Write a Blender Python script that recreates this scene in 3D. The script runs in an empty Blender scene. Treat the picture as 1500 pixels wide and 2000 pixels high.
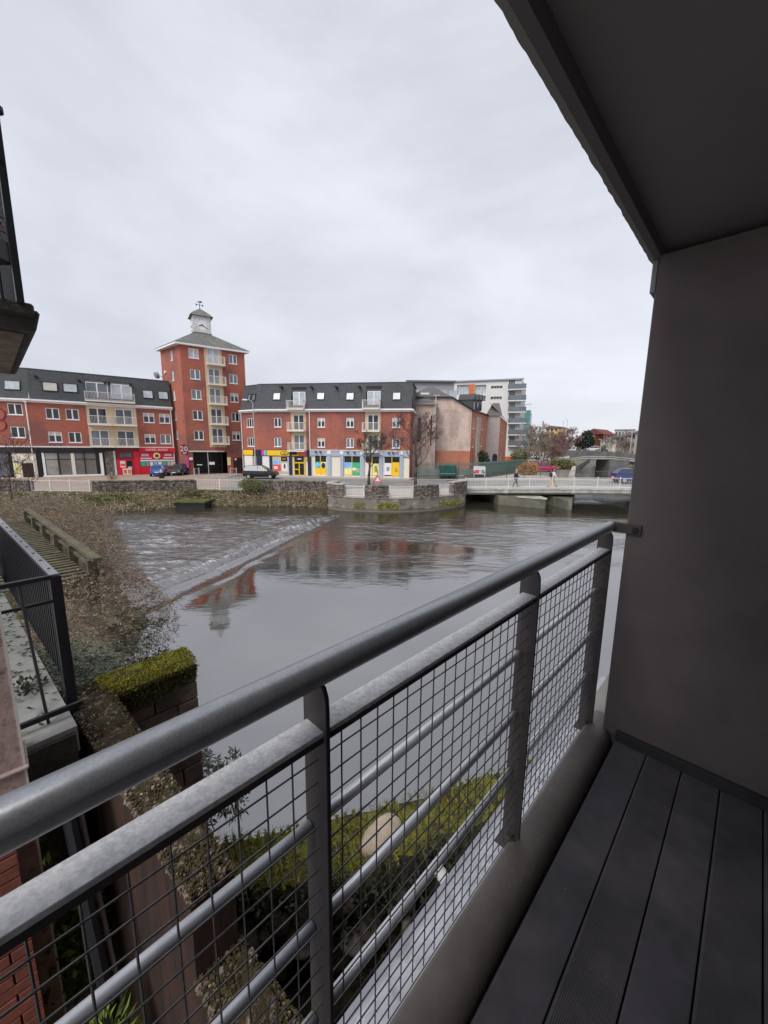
import bpy, bmesh, math, random
import numpy as np
from mathutils import Vector, Matrix

random.seed(7); RNG = np.random.default_rng(11)
scene = bpy.context.scene
COL = scene.collection

# ------------------------------------------------------------------ camera
# the eye is the origin; z is height relative to the eye (water -5.3, quay road -4.1, balcony deck -1.6)
FOC = 750.0
PITCH, ROLL = math.radians(9.6), math.radians(0.65)
cf = Vector((0, math.cos(PITCH), -math.sin(PITCH)))
_r0 = Vector((1, 0, 0)); _u0 = _r0.cross(cf)
cr = _r0 * math.cos(ROLL) + _u0 * math.sin(ROLL); cu = cr.cross(cf)
cam_data = bpy.data.cameras.new('camera'); cam = bpy.data.objects.new('camera', cam_data); COL.objects.link(cam)
cam_data.sensor_fit = 'HORIZONTAL'; cam_data.sensor_width = 36; cam_data.lens = 18.0
cam_data.clip_start = 0.02; cam_data.clip_end = 5000
mw = Matrix.Identity(4)
for i in range(3):
    mw[i][0] = cr[i]; mw[i][1] = cu[i]; mw[i][2] = -cf[i]
cam.matrix_world = mw
scene.camera = cam

# ------------------------------------------------------------------ world: overcast sky
SUN_EL, SUN_AZ = math.radians(48), math.radians(216)
world = bpy.data.worlds.new('World'); scene.world = world; world.use_nodes = True
wn = world.node_tree; wn.nodes.clear()
def N(nt, typ, **kw):
    n = nt.nodes.new(typ)
    for k, v in kw.items():
        if k.startswith('i_'):
            key = k[2:]
            key = int(key) if key.isdigit() else key.replace('_', ' ')
            n.inputs[key].default_value = v
        else: setattr(n, k, v)
    return n
out = N(wn, 'ShaderNodeOutputWorld'); bg = N(wn, 'ShaderNodeBackground'); bg.inputs[1].default_value = 0.10
sky = N(wn, 'ShaderNodeTexSky', sky_type='NISHITA', sun_disc=False, sun_elevation=SUN_EL, sun_rotation=SUN_AZ)
tc = N(wn, 'ShaderNodeTexCoord')
mp = N(wn, 'ShaderNodeMapping'); mp.inputs['Scale'].default_value = (1.0, 1.0, 2.6); mp.inputs['Rotation'].default_value = (0.1, 0.15, 0.6)
n1 = N(wn, 'ShaderNodeTexNoise', i_Scale=1.5, i_Detail=7.0, i_Roughness=0.55, i_Distortion=0.35)
ramp = N(wn, 'ShaderNodeValToRGB')
ramp.color_ramp.elements[0].position = 0.34; ramp.color_ramp.elements[0].color = (3.38, 3.50, 3.90, 1)
ramp.color_ramp.elements[1].position = 0.66; ramp.color_ramp.elements[1].color = (4.65, 4.72, 5.12, 1)
wn.links.new(tc.outputs['Generated'], mp.inputs[0]); wn.links.new(mp.outputs[0], n1.inputs['Vector'])
wn.links.new(n1.outputs['Fac'], ramp.inputs[0])
mix = N(wn, 'ShaderNodeMix', data_type='RGBA'); mix.inputs[0].default_value = 0.93
wn.links.new(sky.outputs[0], mix.inputs[6]); wn.links.new(ramp.outputs[0], mix.inputs[7])
wn.links.new(mix.outputs[2], bg.inputs[0]); wn.links.new(bg.outputs[0], out.inputs[0])
sun_d = bpy.data.lights.new('sun', 'SUN'); sun_d.energy = 1.5; sun_d.angle = math.radians(40); sun_d.color = (1, 0.97, 0.93)
sun = bpy.data.objects.new('sun', sun_d); COL.objects.link(sun)
sdir = Vector((math.cos(SUN_EL) * math.sin(SUN_AZ), math.cos(SUN_EL) * math.cos(SUN_AZ), math.sin(SUN_EL)))
sun.rotation_euler = sdir.to_track_quat('Z', 'Y').to_euler(); sun.location = (0, -5, 30)
scene.view_settings.view_transform = 'Standard'; scene.view_settings.look = 'None'
scene.view_settings.gamma = 1.0; scene.view_settings.use_curve_mapping = False
scene.view_settings.exposure = 0.92
scene.render.engine = 'CYCLES'
scene.cycles.max_bounces = 8; scene.cycles.diffuse_bounces = 4; scene.cycles.use_denoising = True

# ------------------------------------------------------------------ surveying helpers (pixel of the photo -> place in the world)
def ray(x, y): return cf + cr * ((x - 750) / FOC) - cu * ((y - 1000) / FOC)
def P(x, y, z): d = ray(x, y); return d * (z / d.z)
def PY(x, y, Y): d = ray(x, y); return d * (Y / d.y)
def proj(p):
    p = Vector(p); c = p.dot(cf); return (750 + FOC * p.dot(cr) / c, 1000 - FOC * p.dot(cu) / c)
AZ = math.radians(44.2)
U = Vector((math.sin(AZ), math.cos(AZ), 0)); V = Vector((-math.cos(AZ), math.sin(AZ), 0)); ZZ = Vector((0, 0, 1))
BAL = Matrix.Identity(4)               # balcony frame: x = along the railing, y = out towards the river
for i in range(3):
    BAL[i][0] = U[i]; BAL[i][1] = V[i]; BAL[i][2] = ZZ[i]
def B(u, v, z): return U * u + V * v + ZZ * z

# ------------------------------------------------------------------ mesh helpers
class MB:
    def __init__(s): s.v = []; s.f = []; s.m = []
    def quad(s, a, b, c, d, m=0):
        n = len(s.v); s.v += [tuple(a), tuple(b), tuple(c), tuple(d)]; s.f.append((n, n+1, n+2, n+3)); s.m.append(m)
    def poly(s, pts, m=0):
        n = len(s.v); s.v += [tuple(p) for p in pts]; s.f.append(tuple(range(n, n+len(pts)))); s.m.append(m)
    def hexa(s, p, m=0):      # p: 4 bottom (ccw from above) + 4 top
        n = len(s.v); s.v += [tuple(q) for q in p]
        for f in ((3,2,1,0),(4,5,6,7),(0,1,5,4),(1,2,6,5),(2,3,7,6),(3,0,4,7)):
            s.f.append(tuple(n+i for i in f)); s.m.append(m)
    def box(s, x0, x1, y0, y1, z0, z1, m=0):
        s.hexa([(x0,y0,z0),(x1,y0,z0),(x1,y1,z0),(x0,y1,z0),(x0,y0,z1),(x1,y0,z1),(x1,y1,z1),(x0,y1,z1)], m)
    def prism(s, pts, z0, z1, m=0, top=True, bottom=True):
        n = len(s.v); k = len(pts)
        s.v += [(p[0], p[1], z0) for p in pts] + [(p[0], p[1], z1) for p in pts]
        for i in range(k):
            j = (i+1) % k; s.f.append((n+i, n+j, n+k+j, n+k+i)); s.m.append(m)
        if top: s.f.append(tuple(n+k+i for i in range(k))); s.m.append(m)
        if bottom: s.f.append(tuple(n+i for i in reversed(range(k)))); s.m.append(m)
    def extr(s, prof, x0, x1, m=0, axis='x'):   # profile (y,z) extruded along x
        n = len(s.v); k = len(prof)
        s.v += [(x0, a, b) for a, b in prof] + [(x1, a, b) for a, b in prof]
        for i in range(k):
            j = (i+1) % k; s.f.append((n+i, n+j, n+k+j, n+k+i)); s.m.append(m)
        s.f.append(tuple(n+i for i in reversed(range(k)))); s.m.append(m)
        s.f.append(tuple(n+k+i for i in range(k))); s.m.append(m)
    def tube(s, a, b, r0, r1=None, k=6, m=0, cap=True):
        a = Vector(a); b = Vector(b); r1 = r0 if r1 is None else r1
        d = (b - a)
        if d.length < 1e-6: return
        d.normalize(); x = d.orthogonal().normalized(); y = d.cross(x)
        n = len(s.v)
        for q, r in ((a, r0), (b, r1)):
            for i in range(k):
                t = 2*math.pi*i/k; s.v.append(tuple(q + (x*math.cos(t) + y*math.sin(t))*r))
        for i in range(k):
            j = (i+1) % k; s.f.append((n+i, n+j, n+k+j, n+k+i)); s.m.append(m)
        if cap:
            s.f.append(tuple(n+i for i in reversed(range(k)))); s.m.append(m)
            s.f.append(tuple(n+k+i for i in range(k))); s.m.append(m)
    def path(s, pts, r, k=8, m=0):
        for i in range(len(pts)-1): s.tube(pts[i], pts[i+1], r if not hasattr(r,'__len__') else r[i], r if not hasattr(r,'__len__') else r[i+1], k, m)
    def mesh(s, name, mats, smooth=False, bevel=0):
        me = bpy.data.meshes.new(name); me.from_pydata(s.v, [], s.f)
        for mt in (mats if isinstance(mats, (list, tuple)) else [mats]): me.materials.append(mt)
        me.polygons.foreach_set('material_index', s.m)
        if smooth: me.polygons.foreach_set('use_smooth', [True]*len(s.f))
        me.update()
        if bevel:
            bm = bmesh.new(); bm.from_mesh(me); bmesh.ops.remove_doubles(bm, verts=bm.verts, dist=1e-5)
            bmesh.ops.bevel(bm, geom=[e for e in bm.edges], offset=bevel, segments=1, affect='EDGES', clamp_overlap=True)
            bm.to_mesh(me); bm.free()
        return me
WM = {}
def place(o, M=None, parent=None):
    M = M.copy() if M is not None else Matrix.Identity(4)
    if parent is not None:
        o.parent = parent; o.matrix_parent_inverse = WM[parent].inverted()
    o.matrix_basis = M; WM[o] = M
def tag(o, label=None, cat=None, group=None, kind=None):
    if label: o['label'] = label
    if cat: o['category'] = cat
    if group: o['group'] = group
    if kind: o['kind'] = kind
    return o
def mk(name, mb, mats, parent=None, M=None, smooth=False, bevel=0, **t):
    me = mb if isinstance(mb, bpy.types.Mesh) else mb.mesh(name, mats, smooth, bevel)
    o = bpy.data.objects.new(name, me); COL.objects.link(o); place(o, M, parent); tag(o, **t); return o
def empty(name, loc, label, cat, group=None, M=None):
    o = bpy.data.objects.new(name, None); COL.objects.link(o); o.empty_display_size = 0.3
    place(o, M if M is not None else Matrix.Translation(Vector(loc))); return tag(o, label, cat, group)
def text(name, s, size, mat_, parent, M, ext=0.01, align='CENTER'):
    cu_ = bpy.data.curves.new(name, 'FONT'); cu_.body = s; cu_.size = size; cu_.extrude = ext; cu_.align_x = align; cu_.align_y = 'CENTER'
    cu_.resolution_u = 2; tmp = bpy.data.objects.new(name, cu_); me = bpy.data.meshes.new_from_object(tmp); bpy.data.objects.remove(tmp); bpy.data.curves.remove(cu_)
    me.materials.clear(); me.materials.append(mat_); o = bpy.data.objects.new(name, me); COL.objects.link(o); place(o, M, parent); return o
def copy_tree(o, dM, label=None):
    def cp(a, par):
        c = a.copy(); COL.objects.link(c)
        if par is not None: c.parent = par
        for ch in a.children: cp(ch, c)
        return c
    c = cp(o, None); c.matrix_basis = dM @ WM[o]; WM[c] = c.matrix_basis.copy()
    if label: c['label'] = label
    return c

# ------------------------------------------------------------------ materials
MATS = {}
def mat(name, col, rough=0.8, metal=0.0, var=0.0, vscale=2.0, stretch=(1,1,1), bump=0.0, bscale=30.0, col2=None, mixscale=1.0, mixpos=(0.45,0.6), spec=0.4, island=0.0, objrand=0.0, bdist=0.02, stretch2=None):
    m = bpy.data.materials.new(name); m.use_nodes = True; nt = m.node_tree; b = nt.nodes['Principled BSDF']
    b.inputs['Roughness'].default_value = rough; b.inputs['Metallic'].default_value = metal
    b.inputs['Specular IOR Level'].default_value = spec
    geo = N(nt, 'ShaderNodeNewGeometry')
    mpp = N(nt, 'ShaderNodeMapping'); mpp.inputs['Scale'].default_value = stretch
    nt.links.new(geo.outputs['Position'], mpp.inputs[0])
    base = N(nt, 'ShaderNodeRGB'); base.outputs[0].default_value = (*col, 1); cur = base.outputs[0]
    if col2 is not None:
        mp2 = N(nt, 'ShaderNodeMapping'); mp2.inputs['Scale'].default_value = stretch2 or stretch
        nt.links.new(geo.outputs['Position'], mp2.inputs[0])
        nz = N(nt, 'ShaderNodeTexNoise', i_Scale=mixscale, i_Detail=6.0, i_Roughness=0.62); nt.links.new(mp2.outputs[0], nz.inputs['Vector'])
        rp = N(nt, 'ShaderNodeMapRange'); rp.inputs[1].default_value = mixpos[0]; rp.inputs[2].default_value = mixpos[1]
        nt.links.new(nz.outputs['Fac'], rp.inputs[0])
        mx = N(nt, 'ShaderNodeMix', data_type='RGBA'); nt.links.new(rp.outputs[0], mx.inputs[0]); nt.links.new(cur, mx.inputs[6])
        mx.inputs[7].default_value = (*col2, 1); cur = mx.outputs[2]
    if var or island or objrand:
        hs = N(nt, 'ShaderNodeHueSaturation'); nt.links.new(cur, hs.inputs['Color']); last = None
        if var:
            nz = N(nt, 'ShaderNodeTexNoise', i_Scale=vscale, i_Detail=5.0, i_Roughness=0.6); nt.links.new(mpp.outputs[0], nz.inputs['Vector'])
            mr = N(nt, 'ShaderNodeMapRange'); mr.inputs[1].default_value = 0.3; mr.inputs[2].default_value = 0.7
            mr.inputs[3].default_value = 1-var; mr.inputs[4].default_value = 1+var; nt.links.new(nz.outputs['Fac'], mr.inputs[0]); last = mr.outputs[0]
        if island:
            mr = N(nt, 'ShaderNodeMapRange'); mr.inputs[3].default_value = 1-island; mr.inputs[4].default_value = 1+island
            nt.links.new(geo.outputs['Random Per Island'], mr.inputs[0])
            if last is not None:
                mm = N(nt, 'ShaderNodeMath', operation='MULTIPLY'); nt.links.new(last, mm.inputs[0]); nt.links.new(mr.outputs[0], mm.inputs[1]); last = mm.outputs[0]
            else: last = mr.outputs[0]
        if objrand:
            oi = N(nt, 'ShaderNodeObjectInfo'); mr = N(nt, 'ShaderNodeMapRange'); mr.inputs[3].default_value = 1-objrand; mr.inputs[4].default_value = 1+objrand
            nt.links.new(oi.outputs['Random'], mr.inputs[0])
            if last is not None:
                mm = N(nt, 'ShaderNodeMath', operation='MULTIPLY'); nt.links.new(last, mm.inputs[0]); nt.links.new(mr.outputs[0], mm.inputs[1]); last = mm.outputs[0]
            else: last = mr.outputs[0]
        nt.links.new(last, hs.inputs['Value']); cur = hs.outputs[0]
    nt.links.new(cur, b.inputs['Base Color'])
    if bump:
        nb = N(nt, 'ShaderNodeTexNoise', i_Scale=bscale, i_Detail=4.0, i_Roughness=0.6); nt.links.new(mpp.outputs[0], nb.inputs['Vector'])
        bp = N(nt, 'ShaderNodeBump'); bp.inputs['Strength'].default_value = bump; bp.inputs['Distance'].default_value = bdist
        nt.links.new(nb.outputs['Fac'], bp.inputs['Height']); nt.links.new(bp.outputs[0], b.inputs['Normal'])
    MATS[name] = m; return m

M_brick = mat('red_brick', (0.36,0.115,0.078), 0.9, var=0.24, vscale=1.0, stretch=(4.4,4.4,13), bump=0.3, bscale=1.0, col2=(0.235,0.095,0.078), mixscale=0.3, stretch2=(1,1,1))
M_brick_o = mat('orange_brick', (0.46,0.195,0.12), 0.9, var=0.18, vscale=1.0, stretch=(4,4,12), col2=(0.42,0.15,0.09), mixscale=0.3, stretch2=(1,1,1))
M_slate = mat('dark_slate', (0.062,0.064,0.072), 0.75, var=0.28, vscale=1.0, stretch=(2.2,2.2,6), bump=0.4, bscale=1.0, col2=(0.052,0.056,0.056), mixscale=0.25, stretch2=(1,1,1))
M_slate2 = mat('pale_slate', (0.13,0.135,0.135), 0.75, var=0.25, vscale=1.0, stretch=(2,2,6), col2=(0.17,0.16,0.13), mixscale=0.3)
M_slate3 = mat('brown_grey_slate', (0.115,0.105,0.105), 0.8, var=0.25, vscale=1.0, stretch=(2,2,6))
M_white = mat('white_paint', (0.80,0.79,0.80), 0.5, var=0.05, vscale=3)
M_whiteold = mat('weathered_white', (0.60,0.61,0.57), 0.6, var=0.10, vscale=2, col2=(0.40,0.41,0.34), mixscale=1.5, mixpos=(0.5,0.8))
M_cream = mat('cream_render', (0.60,0.48,0.32), 0.9, var=0.08, vscale=0.8, col2=(0.5,0.40,0.26), mixscale=0.8, mixpos=(0.5,0.8), stretch2=(1,1,0.4))
M_steelrail = mat('balcony_rail_steel', (0.62,0.60,0.58), 0.5, var=0.05)
M_pink = mat('pink_render', (0.56,0.43,0.37), 0.92, var=0.13, vscale=1.0, stretch=(2.2,2.2,5), col2=(0.40,0.31,0.27), mixscale=0.7, stretch2=(1,1,0.5), bump=0.3, bscale=2)
M_greywall = mat('grey_beige_render', (0.36,0.32,0.30), 0.92, var=0.12, vscale=1.0, stretch=(2,2,4))
M_modern = mat('white_render', (0.62,0.61,0.60), 0.8, var=0.06, vscale=0.3)
M_teal = mat('teal_glass_cladding', (0.10,0.26,0.26), 0.25, var=0.3, vscale=0.5, stretch=(1,1,3))
M_orange = mat('orange_render', (0.55,0.16,0.07), 0.85, var=0.08)
def glass(name, col, rough=0.05, spec=0.6):
    return mat(name, col, rough, var=0.25, vscale=1.3, spec=spec)
M_gdark = glass('dark_window_glass', (0.022,0.026,0.03)); M_gmid = glass('grey_window_glass', (0.13,0.15,0.17), 0.08)
M_gsky = glass('sky_reflection_glass', (0.42,0.46,0.50), 0.1); M_blind = mat('pale_window_blind', (0.50,0.48,0.44), 0.35, var=0.1, vscale=4)  # M_gsky: reflected sky painted into the pale pane colour
M_shopglass = mat('shop_blind_glass', (0.17,0.16,0.15), 0.15, var=0.18, vscale=1.0)
M_red = mat('shop_red', (0.62,0.015,0.035), 0.45, var=0.08); M_dred = mat('dark_red_sign', (0.22,0.012,0.025), 0.5)
M_navy = mat('navy_paint', (0.018,0.024,0.06), 0.5); M_black = mat('black_paint', (0.012,0.013,0.016), 0.45)
M_yellow = mat('yellow_fascia', (0.85,0.52,0.02), 0.5, var=0.05); M_orangep = mat('orange_print', (0.78,0.16,0.03), 0.5)
M_green = mat('green_print', (0.05,0.42,0.22), 0.5); M_bluep = mat('sky_blue_print', (0.22,0.48,0.80), 0.5, var=0.3, vscale=3)
M_magenta = mat('magenta_print', (0.62,0.05,0.25), 0.5); M_ltyellow = mat('pale_yellow_print', (0.80,0.72,0.30), 0.5, var=0.2, vscale=4)
M_paleblue = mat('pale_blue_paint', (0.34,0.40,0.52), 0.6, var=0.06); M_creamp = mat('cream_paint', (0.72,0.66,0.56), 0.7, var=0.04)
M_shopwhite = mat('shop_white', (0.74,0.72,0.70), 0.6, var=0.04); M_redp = mat('red_print', (0.75,0.08,0.05), 0.5)
M_rubble = mat('rubble_stone', (0.125,0.103,0.088), 0.95, var=0.5, vscale=4.5, stretch=(1,1,1.4), bump=1.0, bscale=5, bdist=0.12, col2=(0.22,0.19,0.16), mixscale=3.2, mixpos=(0.5,0.62), island=0.45)
M_ashlar = mat('quay_ashlar', (0.22,0.19,0.175), 0.95, objrand=0.2, var=0.3, vscale=3.0, bump=0.6, bscale=9, bdist=0.05, col2=(0.12,0.105,0.08), mixscale=1.1, mixpos=(0.45,0.62), island=0.25)
M_mossy = mat('moss_on_stone', (0.10,0.115,0.018), 0.95, var=0.4, vscale=5.0, bump=1, bscale=20, bdist=0.04, col2=(0.06,0.05,0.022), mixscale=2.0)
M_coping = mat('pale_coping', (0.36,0.33,0.30), 0.9, var=0.2, vscale=3)
M_conc = mat('old_concrete', (0.34,0.33,0.30), 0.9, var=0.2, vscale=1.5, col2=(0.16,0.15,0.12), mixscale=0.8, mixpos=(0.5,0.75), stretch2=(1,1,0.5))
M_concw = mat('bridge_concrete', (0.42,0.41,0.375), 0.85, var=0.15, vscale=1.0, col2=(0.25,0.24,0.20), mixscale=1.2, mixpos=(0.5,0.72), stretch2=(1,1,0.3))
M_concd = mat('dark_wet_concrete', (0.10,0.095,0.072), 0.7, var=0.3, vscale=1.0, col2=(0.22,0.21,0.15), mixscale=0.7, mixpos=(0.5,0.7), stretch2=(1,1,0.4))
M_road = mat('asphalt', (0.20,0.195,0.19), 0.9, var=0.12, vscale=0.6, col2=(0.26,0.25,0.24), mixscale=0.2)
M_pave = mat('paving', (0.38,0.35,0.32), 0.9, var=0.12, vscale=1.5)
M_bpave = mat('brick_paving', (0.30,0.225,0.18), 0.9, var=0.12, vscale=2.0, col2=(0.33,0.27,0.22), mixscale=0.3)
M_line = mat('road_paint', (0.70,0.69,0.66), 0.7, var=0.1, vscale=3)
M_fencew = mat('white_metal_fence', (0.66,0.65,0.64), 0.55, var=0.06)
M_soil = mat('bank_soil', (0.085,0.07,0.045), 0.95, var=0.4, vscale=2.0, bump=1, bscale=6, bdist=0.08, col2=(0.16,0.135,0.085), mixscale=1.2)
M_tuft_g = mat('bank_grass', (0.17,0.185,0.07), 0.8, island=0.45); M_tuft_b = mat('dead_bank_leaves', (0.32,0.26,0.17), 0.85, island=0.45)
M_moss_l = mat('bright_moss', (0.34,0.32,0.05), 0.85, island=0.45, var=0.3, vscale=6, col2=(0.14,0.12,0.04), mixscale=5, mixpos=(0.5,0.68))
M_leafb = mat('dry_willow_leaves', (0.215,0.155,0.105), 0.8, island=0.65, var=0.2, vscale=1.0)
M_leafg = mat('grey_green_leaves', (0.19,0.225,0.17), 0.75, island=0.4)
M_leafd = mat('dark_ivy_leaves', (0.035,0.05,0.025), 0.6, island=0.5)
M_leafy = mat('fresh_green_leaves', (0.15,0.22,0.035), 0.7, island=0.4)
M_twig = mat('brown_twigs', (0.085,0.055,0.04), 0.9, var=0.3, vscale=3)
M_bark = mat('dark_bark', (0.075,0.06,0.05), 0.95, var=0.35, vscale=4, bump=0.5, bscale=20)
M_barkp = mat('pinkish_twigs', (0.22,0.14,0.13), 0.95, island=0.25); M_barky = mat('ochre_twigs', (0.36,0.21,0.07), 0.95, island=0.25); M_barkg = mat('olive_twigs', (0.23,0.18,0.14), 0.95, island=0.25)
M_conifer = mat('dark_conifer_leaves', (0.035,0.05,0.035), 0.9, island=0.5)
M_timber = mat('mossy_timber', (0.085,0.07,0.052), 0.9, var=0.35, vscale=7, col2=(0.11,0.105,0.05), mixscale=2)
M_galv = mat('galvanised_handrail', (0.40,0.41,0.43), 0.36, metal=0.6, var=0.14, vscale=260, bump=0.03, bscale=300, bdist=0.001, col2=(0.35,0.36,0.38), mixscale=45, mixpos=(0.4,0.65))
M_galvd = mat('dull_galvanised_flat_bar', (0.68,0.67,0.66), 0.6, metal=0.15, var=0.16, vscale=160, col2=(0.54,0.54,0.55), mixscale=70, mixpos=(0.45,0.6), bump=0.1, bscale=90, bdist=0.002)
M_bar = mat('galvanised_round_bar', (0.66,0.67,0.70), 0.42, metal=0.35, var=0.12, vscale=30)
M_brdark = mat('dark_bridge_stone', (0.11,0.108,0.105), 0.9, var=0.3, vscale=1.0)
M_post = mat('brown_grey_post_steel', (0.072,0.060,0.056), 0.6, metal=0.1, var=0.2, vscale=14, stretch=(1,1,0.3), col2=(0.05,0.045,0.048), mixscale=6)
M_wire = mat('mesh_wire', (0.15,0.145,0.145), 0.55, metal=0.4, var=0.2, vscale=20)
M_deck = mat('charcoal_decking', (0.075,0.069,0.078), 0.72, var=0.22, vscale=5.0, col2=(0.112,0.103,0.110), mixscale=2.2, spec=0.3)
M_kerb = mat('painted_upstand', (0.26,0.225,0.205), 0.8, var=0.16, vscale=3, col2=(0.18,0.155,0.14), mixscale=2.5, mixpos=(0.4,0.7), bump=0.15, bscale=25)
M_wall = mat('dark_taupe_render', (0.104,0.088,0.088), 0.92, var=0.14, vscale=2.2, col2=(0.13,0.112,0.11), mixscale=1.3, mixpos=(0.4,0.7), bump=0.45, bscale=60, bdist=0.004)
M_ceil = mat('dark_soffit_render', (0.215,0.20,0.20), 0.92, var=0.10, vscale=1.2, bump=0.5, bscale=22, bdist=0.004, stretch=(0.6,1.4,1))
M_skirt = mat('black_skirting', (0.028,0.026,0.028), 0.7, var=0.2, vscale=8)
M_flash = mat('pale_metal_flashing', (0.48,0.49,0.52), 0.5, metal=0.2, var=0.2, vscale=12, col2=(0.22,0.22,0.19), mixscale=8, mixpos=(0.55,0.75))
M_blacksteel = mat('black_steel', (0.020,0.020,0.024), 0.45, metal=0.2, var=0.2, vscale=10)
M_greysteel = mat('worn_grey_steel', (0.33,0.33,0.36), 0.5, metal=0.3, var=0.12, vscale=14)
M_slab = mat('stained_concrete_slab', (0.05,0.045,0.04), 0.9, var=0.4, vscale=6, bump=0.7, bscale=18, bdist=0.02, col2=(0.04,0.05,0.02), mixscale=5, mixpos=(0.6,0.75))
M_soffit = mat('brown_soffit', (0.19,0.155,0.125), 0.9, var=0.15, vscale=4, col2=(0.13,0.09,0.07), mixscale=5)
M_pil = mat('pink_pilaster_paint', (0.42,0.31,0.285), 0.85, var=0.3, vscale=7, col2=(0.15,0.115,0.09), mixscale=14, mixpos=(0.52,0.68), bump=0.2, bscale=50)
M_nearbrick = mat('terracotta_brick', (0.24,0.082,0.06), 0.85, var=0.25, vscale=10, island=0.15, bump=0.4, bscale=60, bdist=0.004)
M_mortar = mat('dark_mortar', (0.05,0.035,0.03), 0.95)
M_block = mat('weathered_block', (0.19,0.145,0.12), 0.95, var=0.28, vscale=6, bump=0.7, bscale=30, bdist=0.012, col2=(0.06,0.05,0.035), mixscale=3, mixpos=(0.42,0.62), island=0.15)
M_wallA = mat('brown_stained_render', (0.045,0.020,0.014), 0.9, var=0.25, vscale=4, stretch=(3,3,0.5), col2=(0.022,0.014,0.011), mixscale=2.5, bump=0.2, bscale=12)
M_wtop = mat('lichen_rough_top', (0.06,0.045,0.02), 0.95, var=0.6, vscale=30, bump=1.0, bscale=55, bdist=0.05, col2=(0.34,0.27,0.22), mixscale=22, mixpos=(0.55,0.66))
M_mosstop = mat('moss_cap', (0.24,0.23,0.035), 0.95, var=0.45, vscale=9, bump=1.0, bscale=45, bdist=0.03, col2=(0.07,0.055,0.02), mixscale=6)
M_boulder = mat('sandy_boulder', (0.50,0.41,0.31), 0.95, var=0.2, vscale=8, bump=0.5, bscale=15, bdist=0.02)
M_neardark = mat('dark_earth', (0.035,0.028,0.02), 0.95, var=0.6, vscale=5, bump=1, bscale=9, bdist=0.08, col2=(0.075,0.065,0.03), mixscale=3)
M_terrace = mat('terrace_concrete', (0.30,0.30,0.285), 0.85, var=0.2, vscale=4, col2=(0.18,0.18,0.165), mixscale=5, mixpos=(0.5,0.7))
M_pipe = mat('white_plastic', (0.62,0.60,0.58), 0.5)
M_tyre = mat('tyre', (0.02,0.02,0.02), 0.9); M_rim = mat('alloy_rim', (0.45,0.45,0.46), 0.35, metal=0.5); M_lamp = mat('lamp_lens', (0.7,0.7,0.68), 0.2); M_tail = mat('tail_light', (0.5,0.02,0.02), 0.3)
M_carglass = mat('car_glass', (0.03,0.04,0.05), 0.06, spec=0.8)
M_skin = mat('skin', (0.55,0.33,0.25), 0.6); M_blond = mat('blond_hair', (0.42,0.30,0.15), 0.7); M_brown = mat('dark_hair', (0.04,0.025,0.02), 0.7)
M_coatb = mat('black_cloth', (0.025,0.025,0.035), 0.9); M_coatw = mat('white_cloth', (0.75,0.74,0.74), 0.9); M_grey = mat('grey_cloth', (0.10,0.10,0.11), 0.9); M_tan = mat('tan_cloth', (0.50,0.30,0.14), 0.9)
M_palis = mat('green_palisade', (0.10,0.145,0.125), 0.6); M_tarp = mat('grey_green_screen', (0.36,0.38,0.36), 0.8, var=0.2, vscale=1, stretch=(3,3,0.6))
M_bin = mat('dark_green_cabinet', (0.018,0.075,0.06), 0.45, var=0.25, vscale=2)
M_lampgrey = mat('pale_grey_pole', (0.45,0.46,0.48), 0.5, metal=0.3)
M_clock = mat('clock_hand_black', (0.03,0.03,0.06), 0.5); M_num = mat('clock_numerals', (0.22,0.21,0.20), 0.6)
M_earth = mat('far_ground', (0.16,0.15,0.12), 0.95, var=0.2, vscale=0.05)

# ================================================================== LARGE STRUCTURE: water, land, quays, bridges
def vnoise(x, y, seed=0):
    g = np.random.default_rng(seed).random((256, 256))
    xi = np.floor(x).astype(int); yi = np.floor(y).astype(int); fx = x-xi; fy = y-yi
    fx = fx*fx*(3-2*fx); fy = fy*fy*(3-2*fy); a = g[xi % 256, yi % 256]; b = g[(xi+1) % 256, yi % 256]; c = g[xi % 256, (yi+1) % 256]; d = g[(xi+1) % 256, (yi+1) % 256]
    return (a*(1-fx)+b*fx)*(1-fy)+(c*(1-fx)+d*fx)*fy
def fbm(x, y, o=4, seed=0):
    s = 0; a = 0.5; t = 0
    for i in range(o):
        th = 0.5+1.1*i; c_, s_ = math.cos(th), math.sin(th); s = s+a*vnoise((x*c_-y*s_)*2**i+17*i, (x*s_+y*c_)*2**i-9*i, seed+i); t += a; a *= 0.55
    return s/t-0.5
WZ = -5.3
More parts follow.
